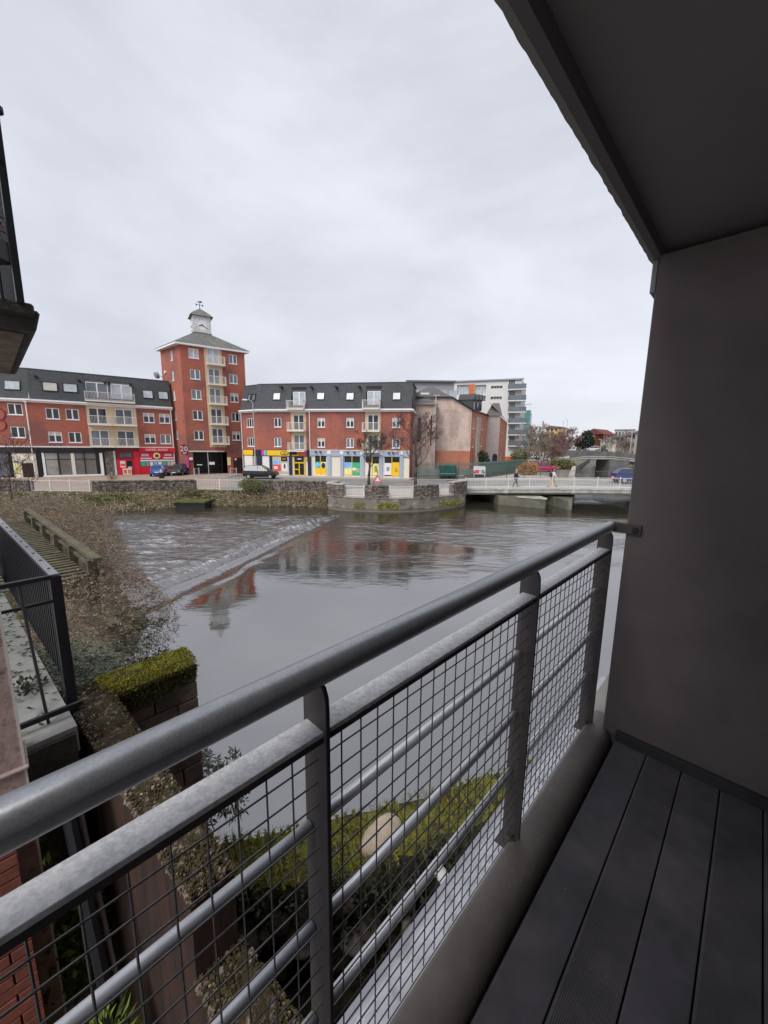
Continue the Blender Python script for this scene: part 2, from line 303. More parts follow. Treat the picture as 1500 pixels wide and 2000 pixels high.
def build_water():
    x0, x1, y0, y1, st = -30.0, 22.0, 1.0, 40.0, 0.105
    nx = int((x1-x0)/st)+1; ny = int((y1-y0)/st)+1
    X, Y = np.meshgrid(np.linspace(x0, x1, nx), np.linspace(y0, y1, ny))
    # line of the standing waves, running down from the tip of the stone quay
    a = np.array([-3.6, 30.2]); b = np.array([-8.2, 10.6]); dd = (b-a)/np.linalg.norm(b-a); nn = np.array([-dd[1], dd[0]])
    if nn[0] > 0: nn = -nn                      # nn points to the left = upstream, rough side
    along = (X-a[0])*dd[0]+(Y-a[1])*dd[1]; across = (X-a[0])*nn[0]+(Y-a[1])*nn[1]
    across = across + 1.5*fbm(along*0.10, along*0+3, 3, 5) + 0.5*fbm(X*0.6, Y*0.6, 3, 8)
    L = np.linalg.norm(b-a); env = np.clip((along+1)/2.5, 0, 1)*np.clip((L+5-along)/5, 0, 1)
    spread = 0.35+0.65*np.clip(along/L, 0, 1)
    d = across/spread
    band = fbm(along*0.30+4, d*0.9+9, 3, 21)+0.5; ridge = np.cos(2*math.pi*d/1.15)*np.exp(-((d-0.8)/1.35)**2)*0.14*env*(0.3+1.5*band)
    rough = 1/(1+np.exp(-(across-0.3)/0.45))*np.clip((31-Y)/5, 0.25, 1)
    R2 = np.exp(-((Y-24+0.25*X)/6)**2)*np.clip((X+4)/3, 0, 1)*0.42*np.clip(fbm(X*0.25, Y*0.5, 3, 33)*3+0.6, 0, 1)
    chop = np.clip(rough+R2+0.05*np.clip((Y-9)/14,0,1), 0, 1)
    wav = fbm(X*1.0+0.4*Y, Y*2.0, 4, 40)*0.20*(0.35+1.3*np.clip(fbm(X*0.22, Y*0.45, 3, 90)*2.2+0.5,0,1)) + fbm(X*2.4, Y*4.2, 3, 50)*0.07
    H = ridge + chop*wav + 0.006*fbm(X*0.35, Y*0.7, 2, 60)
    edge = np.minimum.reduce([X-x0, x1-X, Y-y0, y1-Y]); H = H*np.clip(edge/1.5, 0, 1)
    co = np.stack([X, Y, WZ+H], -1).reshape(-1, 3)
    foam_glint = np.clip((fbm(X*0.8, Y*2.8, 4, 70)-0.13)*6, 0, 1)*np.clip(rough*1.0, 0, 1)*0.45 + np.clip(ridge/0.09-0.35, 0, 1)*1.2*np.clip((band-0.38)*5, 0, 1)*np.clip(fbm(along*0.6, d*3.0, 3, 71)*3+0.9, 0, 1)  # foam, also painting white sky glints along the wave crests
    idx = np.arange(nx*ny).reshape(ny, nx)
    f = np.stack([idx[:-1, :-1], idx[:-1, 1:], idx[1:, 1:], idx[1:, :-1]], -1).reshape(-1, 4)
    big = 1500.0
    ring = [(-big,-60),(big,-60),(big,y0),(x1,y0),(x0,y0),(-big,y0),(-big,y1),(x0,y1),(x1,y1),(big,y1),(big,900),(-big,900)]
    n0 = len(co); co = np.vstack([co, np.array([(p[0], p[1], WZ) for p in ring])])
    extra = [(0,1,2,5),(5,4,7,6),(3,2,9,8),(6,9,10,11)]
    f = np.vstack([f, np.array([[n0+i for i in e] for e in extra])])
    me = bpy.data.meshes.new('river_water'); me.vertices.add(len(co)); me.vertices.foreach_set('co', co.astype(np.float32).ravel())
    me.loops.add(f.size); me.loops.foreach_set('vertex_index', f.ravel().astype(np.int32)); me.polygons.add(len(f))
    me.polygons.foreach_set('loop_start', np.arange(0, f.size, 4, dtype=np.int32)); me.polygons.foreach_set('loop_total', np.full(len(f), 4, dtype=np.int32))
    me.update(calc_edges=True); me.polygons.foreach_set('use_smooth', np.ones(len(f), bool))
    for nm, arr, dflt in (('chop', chop, 0.25), ('foam_glint', foam_glint, 0)):
        at = me.attributes.new(nm, 'FLOAT', 'POINT'); at.data.foreach_set('value', np.concatenate([arr.ravel(), np.full(12, dflt)]).astype(np.float32))
    m = bpy.data.materials.new('river_water'); m.use_nodes = True; nt = m.node_tree; nt.nodes.clear()
    o = N(nt, 'ShaderNodeOutputMaterial'); mx = N(nt, 'ShaderNodeMixShader'); df = N(nt, 'ShaderNodeBsdfDiffuse'); gl = N(nt, 'ShaderNodeBsdfGlossy')
    df.inputs[0].default_value = (0.028, 0.025, 0.017, 1); gl.inputs['Roughness'].default_value = 0.02; gl.inputs[0].default_value = (0.96, 0.95, 0.955, 1)
    ac = N(nt, 'ShaderNodeAttribute', attribute_name='chop'); af = N(nt, 'ShaderNodeAttribute', attribute_name='foam_glint')
    geo = N(nt, 'ShaderNodeNewGeometry'); mp = N(nt, 'ShaderNodeMapping'); mp.inputs['Scale'].default_value = (0.8, 2.2, 1); mp.inputs['Rotation'].default_value = (0, 0, 0.15)
    nt.links.new(geo.outputs['Position'], mp.inputs[0])
    na = N(nt, 'ShaderNodeTexNoise', i_Scale=2.2, i_Detail=5.0, i_Roughness=0.55); nt.links.new(mp.outputs[0], na.inputs['Vector'])
    st_ = N(nt, 'ShaderNodeMath', operation='MULTIPLY_ADD'); nt.links.new(ac.outputs['Fac'], st_.inputs[0]); st_.inputs[1].default_value = 0.85; st_.inputs[2].default_value = 0.004
    bp = N(nt, 'ShaderNodeBump'); bp.inputs['Distance'].default_value = 0.16; nt.links.new(st_.outputs[0], bp.inputs['Strength']); nt.links.new(na.outputs['Fac'], bp.inputs['Height'])
    lw = N(nt, 'ShaderNodeLayerWeight'); lw.inputs['Blend'].default_value = 0.5; nt.links.new(bp.outputs[0], lw.inputs['Normal'])
    pw = N(nt, 'ShaderNodeMath', operation='POWER'); nt.links.new(lw.outputs['Facing'], pw.inputs[0]); pw.inputs[1].default_value = 2.0
    ma = N(nt, 'ShaderNodeMath', operation='MULTIPLY_ADD', use_clamp=True); nt.links.new(pw.outputs[0], ma.inputs[0]); ma.inputs[1].default_value = 0.27; ma.inputs[2].default_value = 0.30
    nt.links.new(bp.outputs[0], gl.inputs['Normal']); nt.links.new(bp.outputs[0], df.inputs['Normal'])
    nt.links.new(ma.outputs[0], mx.inputs[0]); nt.links.new(df.outputs[0], mx.inputs[1]); nt.links.new(gl.outputs[0], mx.inputs[2])
    fo = N(nt, 'ShaderNodeBsdfDiffuse'); fo.inputs[0].default_value = (0.72, 0.73, 0.74, 1)
    nf = N(nt, 'ShaderNodeTexNoise', i_Scale=5.0, i_Detail=4.0); nt.links.new(mp.outputs[0], nf.inputs['Vector'])
    fm = N(nt, 'ShaderNodeMapRange'); fm.inputs[1].default_value = 0.48; fm.inputs[2].default_value = 0.62; nt.links.new(nf.outputs['Fac'], fm.inputs[0])
    fmul = N(nt, 'ShaderNodeMath', operation='MULTIPLY'); nt.links.new(fm.outputs[0], fmul.inputs[0]); nt.links.new(af.outputs['Fac'], fmul.inputs[1])
    mx2 = N(nt, 'ShaderNodeMixShader'); nt.links.new(fmul.outputs[0], mx2.inputs[0]); nt.links.new(mx.outputs[0], mx2.inputs[1]); nt.links.new(fo.outputs[0], mx2.inputs[2])
    nt.links.new(mx2.outputs[0], o.inputs[0]); me.materials.append(m)
    ob = bpy.data.objects.new('river_water', me); COL.objects.link(ob); place(ob); tag(ob, kind='structure')
build_water()
mb = MB(); mb.quad((-3000,-400,-6.2),(3000,-400,-6.2),(3000,4000,-6.2),(-3000,4000,-6.2)); mk('river_bed_ground', mb, M_neardark, kind='structure')

GZ = -4.15
wall_line = [(-60,32.9),(-40,32.9),(-33.5,32.7),(-29.9,32.5),(-24.5,32.7),(-20.5,33.9),(-16.5,35.2),(-13,35.2),(-8,35.0),(-4.4,34.7)]
prom = [(-4.75,33.6),(-4.78,32.6),(-3.7,31.95),(-2.15,31.45),(-0.4,31.2),(1.25,31.25),(2.9,31.75),(4.4,32.55),(6.1,33.9),(7.5,35.5),(7.95,37.2)]
prom_in = prom
left_bank_far = [(24.3,49.5),(46.5,94),(90,170),(220,420),(700,1400)]
north = wall_line + prom + [(8.0,48.9)] + left_bank_far + [(700,2500),(-2500,2500),(-2500,40)]
mb = MB(); mb.prism(north, -6.1, GZ, 0, bottom=False); mk('quay_ground', mb, M_earth, kind='structure')
south_far = [(37,28),(48,58),(62,72),(71,110),(120,170),(260,420),(760,1400),(2500,1400),(2500,28)]
mb = MB(); mb.prism(south_far, -6.1, -3.2, 0, bottom=False); mk('far_quay_ground', mb, M_earth, kind='structure')
mb = MB(); mb.prism([(76,128),(128,172),(270,425),(760,1400),(2500,1400),(2500,128)], -5, -1.2, 0, bottom=False); mk('far_road_embankment', mb, M_road, kind='structure')

def off_poly(pts, d):
    r = []
    for i, p in enumerate(pts):
        a = Vector(pts[max(i-1,0)][:2]); b = Vector(pts[min(i+1,len(pts)-1)][:2]); t = (b-a).normalized(); r.append((p[0]-t.y*d, p[1]+t.x*d))
    return r
def resample(pts, step):
    r = [tuple(pts[0][:2])]; 
    for i in range(len(pts)-1):
        a = Vector(pts[i][:2]); b = Vector(pts[i+1][:2]); n = max(1, int(round((b-a).length/step)))
        for k in range(1, n+1): r.append(tuple(a.lerp(b, k/n)))
    return r
def sub_px(pts, z, xa, xb, step=0.15):
    return [p for p in resample(pts, step) if xa <= proj((p[0], p[1], z))[0] <= xb]
def strip(mb, pts, d0, d1, z0, z1, m=0):
    a = off_poly(pts, d0); b = off_poly(pts, d1)
    for i in range(len(pts)-1):
        mb.hexa([(*a[i],z0),(*a[i+1],z0),(*b[i+1],z0),(*b[i],z0),(*a[i],z1),(*a[i+1],z1),(*b[i+1],z1),(*b[i],z1)], m)

# road, kerbs, pavements
mb = MB(); mb.poly([(-60,37),(-21,37.5),(-3,37.0),(8.0,38.2),(8.0,48.9),(24,49.5),(60,48),(60,44.4),(60,60),(30,66),(14,49.3),(3,48.8),(-17,50.6),(-30,52),(-60,48)][:9]+[(24.3,50.2),(4,48.6),(-17,51.0),(-27,50.2),(-60,44)], 0)
for i in range(len(mb.v)): mb.v[i] = (mb.v[i][0], mb.v[i][1], GZ+0.02)
mk('quay_road', mb, M_road, kind='structure')
mb = MB(); mb.poly([(x, y, GZ+0.03) for x, y in [(-60,33.4),(-24,33.3),(-16,36),(-16,43),(-21,46),(-20.5,57),(-33,60),(-60,52)]]); mk('brick_parking_area', mb, M_bpave, kind='structure')
mb = MB(); mb.prism([(-17.6,51.6),(3.2,48.9),(4.2,52.4),(-17.2,55)], GZ-0.2, GZ+0.12); mk('shop_pavement', mb, M_pave, kind='structure')
mb = MB(); mb.prism([(p[0], p[1]) for p in off_poly(prom[1:], 0.35)] + [(7.7,38.8),(-3,37.6),(-4.3,35.2)], GZ-0.2, GZ+0.10); mk('quay_pavement', mb, M_pave, kind='structure')
mb = MB(); mb.prism([(4.0,49.6),(12,51.0),(24.3,66),(24.3,50.5)], GZ-0.2, GZ+0.11); mk('corner_pavement', mb, M_pave, kind='structure')
mb = MB()
for i in range(9):
    t = i/9; x = -15+t*21; mb.quad((x,44.6-t*1.2,GZ+0.024),(x+1.2,44.55-t*1.2,GZ+0.024),(x+1.2,44.67-t*1.2,GZ+0.024),(x,44.72-t*1.2,GZ+0.024))
mk('road_marking', mb, M_line, kind='structure')

# ---- river wall on the far bank (rubble parapets with white fence panels between)
def fence(name, pts, z0, h, label, cat, group=None, post_sp=1.9, bar=0.11, m=None, posts='post', pr=0.045, br=0.012, zf=None, midrail=False):
    m = m or M_fencew; zf = zf or (lambda x, y: z0)
    root = empty(name, (pts[0][0], pts[0][1], z0), label, cat, group)
    rs = resample(pts, bar); n = max(1, int(round(sum((Vector(rs[i+1])-Vector(rs[i])).length for i in range(len(rs)-1))/post_sp)))
    pm = MB(); pm.box(-pr,pr,-pr,pr,0,h+0.06); pmesh = pm.mesh('post', m)
    for k in range(n+1):
        p = rs[min(len(rs)-1, int(round(k*(len(rs)-1)/n)))]
        mk('post', pmesh, None, root, Matrix.Translation((p[0], p[1], zf(*p))))
    for nm, dz in (('top_rail', h-0.05), ('bottom_rail', 0.10)) + ((('middle_rail', h*0.82),) if midrail else ()):
        q = MB(); rr = resample(pts, post_sp); q.path([(x, y, zf(x,y)+dz) for x, y in rr], 0.03, 4); mk(nm, q, m, root)
    q = MB()
    for x, y in rs: q.tube((x,y,zf(x,y)+0.1),(x,y,zf(x,y)+h-0.05), br, br, 3, cap=False)
    mk('balusters', q, m, root, kind='stuff')
    return root
mb = MB(); wl = resample(wall_line, 1.0); strip(mb, wl, 0.0, -0.25, -5.6, -4.10, 0); mk('river_wall_base', mb, M_rubble, kind='structure')
def parapet(pts, z0, z1, label, group, th=0.42, cop=True):
    root = empty('rubble_parapet', (pts[0][0], pts[0][1], z0), label, 'wall', group)
    q = MB(); strip(q, pts, -0.05, th, z0, z1-0.10); mk('stonework', q, M_rubble, root)
    # rubble faces: proud uneven stones, joined
    q = MB(); rs = resample(pts, 0.26)
    for row in range(int((z1-0.1-z0)/0.17)):
        o_ = off_poly(rs, -0.05)
        for i in range(len(rs)-1):
            a = Vector(o_[i]); b = Vector(o_[i+1]); t = (b-a)
            if t.length < 0.05: continue
            t.normalize(); n = Vector((t.y, -t.x)); c = a.lerp(b, 0.5+random.uniform(-.15,.15)); w = random.uniform(0.08,0.15); hh = random.uniform(0.05,0.09); zc = z0+0.09+row*0.17+random.uniform(-.03,.03); pr = random.uniform(0.02,0.06)
            pts8 = []
            for zz in (-hh, hh):
                for sgn, dep in ((-1, pr), (1, pr), (1, -0.03), (-1, -0.03)):
                    pts8.append((c.x+t.x*w*sgn*random.uniform(.75,1)+n.x*dep, c.y+t.y*w*sgn*random.uniform(.75,1)+n.y*dep, zc+zz*random.uniform(.7,1)))
            q.hexa(pts8)
    mk('rubble_stones', q, M_rubble, root, kind='stuff')
    if cop:
        q = MB(); strip(q, pts, -0.12, th+0.07, z1-0.10, z1); mk('coping', q, M_coping if cop == 2 else M_rubble, root)
    return root
g = 'rubble parapets along the far river wall'
parapet(sub_px(wall_line,-3.6,-400,60), -4.15, -3.1, 'rough brown rubble parapet at the left edge, before the first white fence', g)
parapet(sub_px(wall_line,-3.6,177,384), -4.15, -3.12, 'long rubble parapet below the red shop and the blue cars', g)
parapet(sub_px(wall_line,-3.6,474,700), -4.15, -3.12, 'rubble parapet right of the clipped green bush, below the yellow shopfront', g)
parapet([(-4.4,34.9),(-4.9,33.7),(-4.85,32.7),(-3.9,32.0),(-3.4,31.8)], -4.15, -3.05, 'dark stone corner parapet where the river wall meets the rounded quay', g, cop=2)
for xa, xb, lab in ((710,762,'rubble parapet block on the rounded quay in front of the first bare tree'),(806,857,'rubble parapet block on the rounded quay beside the second bare tree'),(883,912,'stone pier at the end of the rounded quay next to the bridge')):
    parapet(sub_px(prom,-3.6,xa,xb), -4.15, -3.1 if xa < 880 else -2.95, lab, 'rubble parapets on the rounded quay', cop=(2 if xa > 880 else 1))
fg = 'white metal fence panels along the quay'
fence('white_fence', sub_px(off_poly(wall_line,0.15),-3.6,60,178), -4.1, 1.0, 'long white vertical bar fence at the far left of the river wall', 'fence', fg)
fence('white_fence', sub_px(off_poly(wall_line,0.15),-3.6,383,475), -4.1, 1.0, 'white bar fence below the dark garage gate of the clock tower', 'fence', fg)
fence('white_fence', sub_px(off_poly(prom,0.2),-3.6,672,712), -4.12, 0.95, 'short white fence panel next to the dark stone corner of the rounded quay', 'fence', fg)
fence('white_fence', sub_px(off_poly(prom,0.2),-3.6,762,807), -4.12, 0.95, 'white fence panel in the middle of the rounded quay, between the two bare trees', 'fence', fg)
fence('white_fence', sub_px(off_poly(prom,0.2),-3.6,856,884), -4.12, 0.95, 'white fence panel with the wide gaps beside the last stone pier before the bridge', 'fence', fg, bar=0.25)
# rounded quay: ashlar courses, each stone a piece
root = empty('rounded_quay_wall', (1.2,31.3,-5.3), 'rounded grey stone quay wall with mossy patches standing in the river', 'wall')
q = MB(); strip(q, resample(prom,0.5), 0.12, 1.2, -5.05, -4.17, 0); mk('core', q, M_ashlar, root)
q = MB(); strip(q, resample(prom,0.5), 0.45, 1.2, -5.8, -5.09, 0); mk('undercut_shade_footing', q, M_black, root)  # black colour paints the shadow of the undercut below the ledge
q = MB(); strip(q, resample(prom,0.5), -0.05, 0.6, -5.10, -5.01, 0); mk('ledge', q, M_ashlar, root)
q = MB(); strip(q, resample(prom,0.5), -0.06, 0.7, -4.17, -4.07, 0); mk('coping', q, M_coping, root)
ub = MB(); ub.box(-.5,.5,0,1,0,1); ubm = []
for k in range(4):
    t = MB(); r = random.random; t.hexa([(-.5+.04*r(),-.05*r(),.04*r()),(.5-.04*r(),-.05*r(),.04*r()),(.5,1,0),(-.5,1,0),(-.5+.04*r(),-.05*r(),1-.04*r()),(.5-.04*r(),-.05*r(),1-.04*r()),(.5,1,1),(-.5,1,1)]); ubm.append(t.mesh('stone', M_ashlar))
for row, (za, zb) in enumerate(((-5.02,-4.75),(-4.75,-4.46),(-4.46,-4.17))):
    rs = resample(prom, 0.48+0.05*row); rs2 = off_poly(rs, 0.0)
    for i in range(len(rs)-1):
        a = Vector(rs2[i]); b = Vector(rs2[i+1]); t = b-a; w = t.length
        if w < 0.1: continue
        ang = math.atan2(t.y, t.x); c = a.lerp(b, .5)
        M = Matrix.Translation((c.x, c.y, za+0.01)) @ Matrix.Rotation(ang, 4, 'Z') @ Matrix.Diagonal((w-0.025, 0.16, zb-za-0.025+0.003*random.random(), 1))
        mk('stone', random.choice(ubm), None, root, M @ Matrix.Translation((0, random.uniform(-.12,.12), 0)))

# scattering of leaves and blades as real geometry
def leaves(name, P0, D, L, W, m, bend=0.25, up=None, parent=None, **t):
    P0 = np.asarray(P0, float); n = len(P0); D = np.asarray(D, float); D = D/np.linalg.norm(D, axis=1, keepdims=True)
    L = np.broadcast_to(L, n).reshape(-1,1); W = np.broadcast_to(W, n).reshape(-1,1)
    rv = RNG.normal(size=(n,3)) if up is None else np.asarray(up, float)
    S = np.cross(D, rv); S /= np.linalg.norm(S, axis=1, keepdims=True)+1e-9
    Nn = np.cross(S, D); mid = P0+D*L*0.5+Nn*L*bend*0.5
    co = np.stack([P0, mid-S*W*0.5, P0+D*L, mid+S*W*0.5], 1).reshape(-1,3)
    me = bpy.data.meshes.new(name); me.vertices.add(4*n); me.vertices.foreach_set('co', co.astype(np.float32).ravel())
    me.loops.add(4*n); me.loops.foreach_set('vertex_index', np.arange(4*n, dtype=np.int32)); me.polygons.add(n)
    me.polygons.foreach_set('loop_start', np.arange(0,4*n,4,dtype=np.int32)); me.polygons.foreach_set('loop_total', np.full(n,4,dtype=np.int32)); me.update(calc_edges=True)
    me.materials.append(m); return mk(name, me, None, parent, **t)

# far vegetated bank below the river wall
shore = [(-60,28.5),(-33,28.0),(-25,28.6),(-21.7,29.4),(-19.2,31.0),(-16.4,33.4),(-12,33.8),(-8,33.7),(-5.4,33.3),(-4.6,33.2)]
wl2 = [(-60,32.7),(-33.5,32.5),(-24.5,32.5),(-21.5,33.2),(-19.0,34.2),(-16.5,35.0),(-13,35.0),(-8,34.8),(-5.6,34.6),(-4.6,34.5)]
a_, b_ = [], []
for i in range(len(shore)-1):
    for k in range(6): t = k/6; a_.append(Vector(shore[i]).lerp(Vector(shore[i+1]), t)); b_.append(Vector(wl2[i]).lerp(Vector(wl2[i+1]), t))
a_.append(Vector(shore[-1])); b_.append(Vector(wl2[-1])); co = []; fc = []; K = 8
for i in range(len(a_)):
    for k in range(K+1):
        s = k/K; p = a_[i].lerp(b_[i], s); z = -5.55+1.25*min(1, s*1.35)**0.7 + (random.uniform(-.08,.08) if 0 < k < K else 0); co.append((p.x, p.y, z))
for i in range(len(a_)-1):
    for k in range(K): n = i*(K+1)+k; fc.append((n, n+K+1, n+K+2, n+1))
bank = MB(); bank.v = co; bank.f = fc; bank.m = [0]*len(fc); mk('far_bank_slope', bank, M_soil, smooth=True, kind='structure')
def bank_pts(n):
    r = []
    for _ in range(n):
        i = random.uniform(0, len(a_)-1.001); k = int(i); s = random.random()**0.9; p = a_[k].lerp(a_[k+1], i-k).lerp(b_[k].lerp(b_[k+1], i-k), s)
        z = -5.55+1.25*min(1, s*1.35)**0.7; r.append((p.x, p.y, z, s))
    return np.array(r)
bp_ = bank_pts(15000); nz = fbm(bp_[:,0]*0.5, bp_[:,1]*0.8, 3, 3); o0 = Vector((-17.9,32.3,0)); kc = ~((bp_[:,0] > o0.x-.05) & (bp_[:,0] < o0.x+2.75) & (bp_[:,1] < o0.y+1.3)); bp_ = bp_[kc]; nz = nz[kc]; g_ = (nz > 0.10) | ((bp_[:,3] > 0.75) & (bp_[:,0] > -19) & (bp_[:,0] < -9.5))
for sel, nm, m, lab, L_, W_ in ((g_, 'bank_grass', M_tuft_g, 'green grass and weed tufts on the far river bank under the rubble wall', 0.26, 0.07), (~g_, 'dead_weeds', M_tuft_b, 'pale brown dead weeds and bramble hanging over the far river bank', 0.30, 0.05)):
    q = bp_[sel]; n = len(q); D = RNG.normal(size=(n,3))*[1,1,0.5]+[0,-0.35,0.75]
    leaves(nm, q[:,:3]+RNG.normal(size=(n,3))*[.1,.1,.03]+[0,0,.05], D, L_*(0.5+RNG.random(n)), W_*(0.6+RNG.random(n)), m, label=lab, cat='vegetation', kind='stuff')
mb = MB(); mb.box(o0.x, o0.x+2.7, o0.y-0.1, o0.y+1.6, -4.86, -4.72); root = empty('culvert_outfall', (o0.x,o0.y,-5.3), 'low dark culvert mouth with a mossy slab top in the far river bank', 'culvert'); mk('slab', mb, M_mossy, root)
mb = MB(); mb.box(o0.x+.1, o0.x+2.6, o0.y+.05, o0.y+1.5, -5.6, -4.86); mk('opening', mb, M_black, root)
# clipped bush hanging over the wall
def bush(name, c, r, m, n, label, cat='bush', leafL=0.12, leafW=0.05, grp=None, stems=True, mt=None):
    root = empty(name, (c[0],c[1],c[2]-r[2]), label, cat, grp)
    d = RNG.normal(size=(n,3)); d /= np.linalg.norm(d,axis=1,keepdims=True); rad = (0.55+0.45*RNG.random((n,1)))*(1+0.35*fbm(d[:,0]*2+c[0], d[:,2]*2+d[:,1], 3, 9))[:,None]
    p = d*rad*np.array(r)+np.array(c); leaves('foliage', p, d+RNG.normal(size=(n,3))*0.7, leafL*(.6+.8*RNG.random(n)), leafW, m, parent=root)
    q = MB()
    for i in range(10):
        t = Vector((random.uniform(-.7,.7)*r[0], random.uniform(-.7,.7)*r[1], random.uniform(0,.7)*r[2])); q.tube((c[0],c[1],c[2]-r[2]), Vector(c)+t, 0.03, 0.01, 4)
    mk('stem', q, mt or M_twig, root); return root
c = P(492,946,-3.45); bush('hedge_bush', (c.x, c.y-0.3, -3.45), (1.15,0.5,0.55), M_tuft_g, 2600, 'dense green bush hanging over the rubble wall below the dark parked car')

for xa, xb, n_ in ((738,776,900),(858,898,1100),(690,712,250)):
    ps = sub_px(prom,-4.8,xa,xb,0.05); k = RNG.integers(0,len(ps),n_); pp = np.array([(ps[i][0],ps[i][1],0) for i in k])+RNG.normal(size=(n_,3))*[.06,.02,0]; pp[:,1] -= .06; pp[:,2] = -4.95+RNG.random(n_)**1.6*.42
    leaves('wall_moss', pp, RNG.normal(size=(n_,3))+[0,-.6,-.3], .09*(.5+RNG.random(n_)), .05, M_moss_l, label='patches of green moss and fern on the rounded quay wall', cat='moss', kind='stuff')
# ---- road bridge
bA = Vector((7.9,37.3)); bB = Vector((44,33.0)); bW = 11.6; bd = (bB-bA).normalized(); bn = Vector((-bd.y, bd.x))
def bz(x): s = (x-7.9)/36.0; return -3.98+0.34*math.sin(math.pi*min(1,max(0,s)))
root = empty('road_bridge', (8,37.3,-5.3), 'low pale concrete road bridge over the river right of the rounded quay', 'bridge')
def bstrip(d0, d1, zt, zb, m, name, e=0.0):
    q = MB(); nseg = 24
    for i in range(nseg):
        s0 = i/nseg; s1 = (i+1)/nseg; p0 = bA.lerp(bB, s0); p1 = bA.lerp(bB, s1); z0 = bz(p0.x); z1 = bz(p1.x)
        a0 = p0+bn*d0; a1 = p1+bn*d0; c0 = p0+bn*d1; c1 = p1+bn*d1
        q.hexa([(a0.x,a0.y,z0+zb),(a1.x,a1.y,z1+zb),(c1.x,c1.y,z1+zb),(c0.x,c0.y,z0+zb),(a0.x,a0.y,z0+zt),(a1.x,a1.y,z1+zt),(c1.x,c1.y,z1+zt),(c0.x,c0.y,z0+zt)])
    return mk(name, q, m, root)
bstrip(-0.16, 0.35, 0.10, -0.03, M_concw, 'edge_beam'); bstrip(-0.10, 0.35, -0.031, -0.34, M_conc, 'edge_beam'); bstrip(bW-0.35, bW+0.1, 0.10, -0.38, M_concw, 'edge_beam')  # near edge: darker lower strip paints the shade below the light top line
bstrip(0.35, bW-0.35, -0.02, -0.55, M_conc, 'deck_slab'); bstrip(0.36, 2.3, 0.09, -0.02, M_pave, 'footway'); bstrip(bW-2.0, bW-0.36, 0.09, -0.02, M_pave, 'footway'); bstrip(2.3, bW-2.0, -0.012, -0.018, M_road, 'carriageway')
for i in range(3):
    q = MB(); p = bA.lerp(bB, 0.1+0.17*i); q.box(p.x, p.x+0.35, p.y-0.16, p.y-0.10, bz(p.x)-0.36, bz(p.x)+0.08); mk('bearing_pilaster', q, M_concw, root)
q = MB(); q.prism([(10.9,36.4),(14.4,34.0),(14.75,34.6),(15.1,47),(10.9,47)], -6, -4.47); mk('pier', q, M_concd, root)
q = MB(); q.prism([(12.4,35.3),(14.45,33.9),(14.82,34.6),(14.82,36.2),(12.4,36.2)], -4.466, -4.41); mk('pier_lit_top', q, M_conc, root)  # paler concrete paints the lit top edge of the pier
q = MB(); q.prism([(16.2,33.5),(16.5,33.4),(24.6,49.4),(15.4,49.4)], -6, -4.5); mk('pier', q, M_concd, root)
q = MB(); q.box(8.0,24.5,48.95,49.4,-6,-4.1); mk('abutment', q, M_concd, root)
near = [tuple(bA.lerp(bB,s/20)+bn*0.12) for s in range(21)]; far = [tuple(bA.lerp(bB,s/20)+bn*(bW-0.15)) for s in range(21)]
bzf = lambda x, y: bz(x)+0.10
fence('bridge_railing', near, -3.9, 1.0, 'pale bar railing along the near edge of the road bridge', 'railing', 'bridge railings', m=M_steelrail, zf=bzf, post_sp=2.0, bar=0.14, pr=.03, br=.009)
fence('bridge_railing', far, -3.9, 1.0, 'bar railing along the far edge of the road bridge, behind the walkers', 'railing', 'bridge railings', m=M_brdark, zf=bzf, post_sp=2.0, bar=0.14, pr=.03, br=.009)
# ---- second bridge upstream
root = empty('far_bridge', (38,80,-5.3), 'dark humped road bridge further up the river beyond the near bridge', 'bridge')
fa = [(39.5,82.5,-1.2),(42,80.6,-0.75),(46,79,-0.75),(51,77.5,-1.2),(56,76,-1.75),(62,74,-2.3)]
def fstrip(name, zt, zb, w0, w1, m):
    q = MB()
    for i in range(len(fa)-1):
        a = fa[i]; b = fa[i+1]
        q.hexa([(a[0],a[1]+w0,a[2]+zb),(b[0],b[1]+w0,b[2]+zb),(b[0],b[1]+w1,b[2]+zb),(a[0],a[1]+w1,a[2]+zb),(a[0],a[1]+w0,a[2]+zt),(b[0],b[1]+w0,b[2]+zt),(b[0],b[1]+w1,b[2]+zt),(a[0],a[1]+w1,a[2]+zt)])
    mk(name, q, m, root)
fstrip('parapet', 0.35, -0.75, 0, 0.4, M_brdark); fstrip('parapet', 0.5, -0.75, 9, 9.4, M_brdark); fstrip('deck', -0.76, -1.3, 0.05, 9.2, M_conc); fstrip('pipe_rail', -0.98, -1.12, -0.3, -0.15, M_concw); fstrip('pipe_rail', -0.62, -0.74, -0.3, -0.15, M_concw)
q = MB(); q.prism([(45.6,78.5),(49.0,77.5),(49.6,84),(46.4,85)], -6, -2.0); mk('pier', q, M_brdark, root)
mb = MB(); mb.prism([(52.5,86),(66,80),(72,95),(60,108)], -6, -4.4); mk('gravel_bank', mb, M_conc, kind='structure')
q = RNG.random((2500,3))*[13,18,0.3]+[53.5,82,-4.4]; leaves('bank_scrub', q, RNG.normal(size=(2500,3))+[0,0,1], 0.6, 0.25, M_tuft_b, label='brown scrub on the shoal under the humped far bridge', cat='vegetation', kind='stuff')

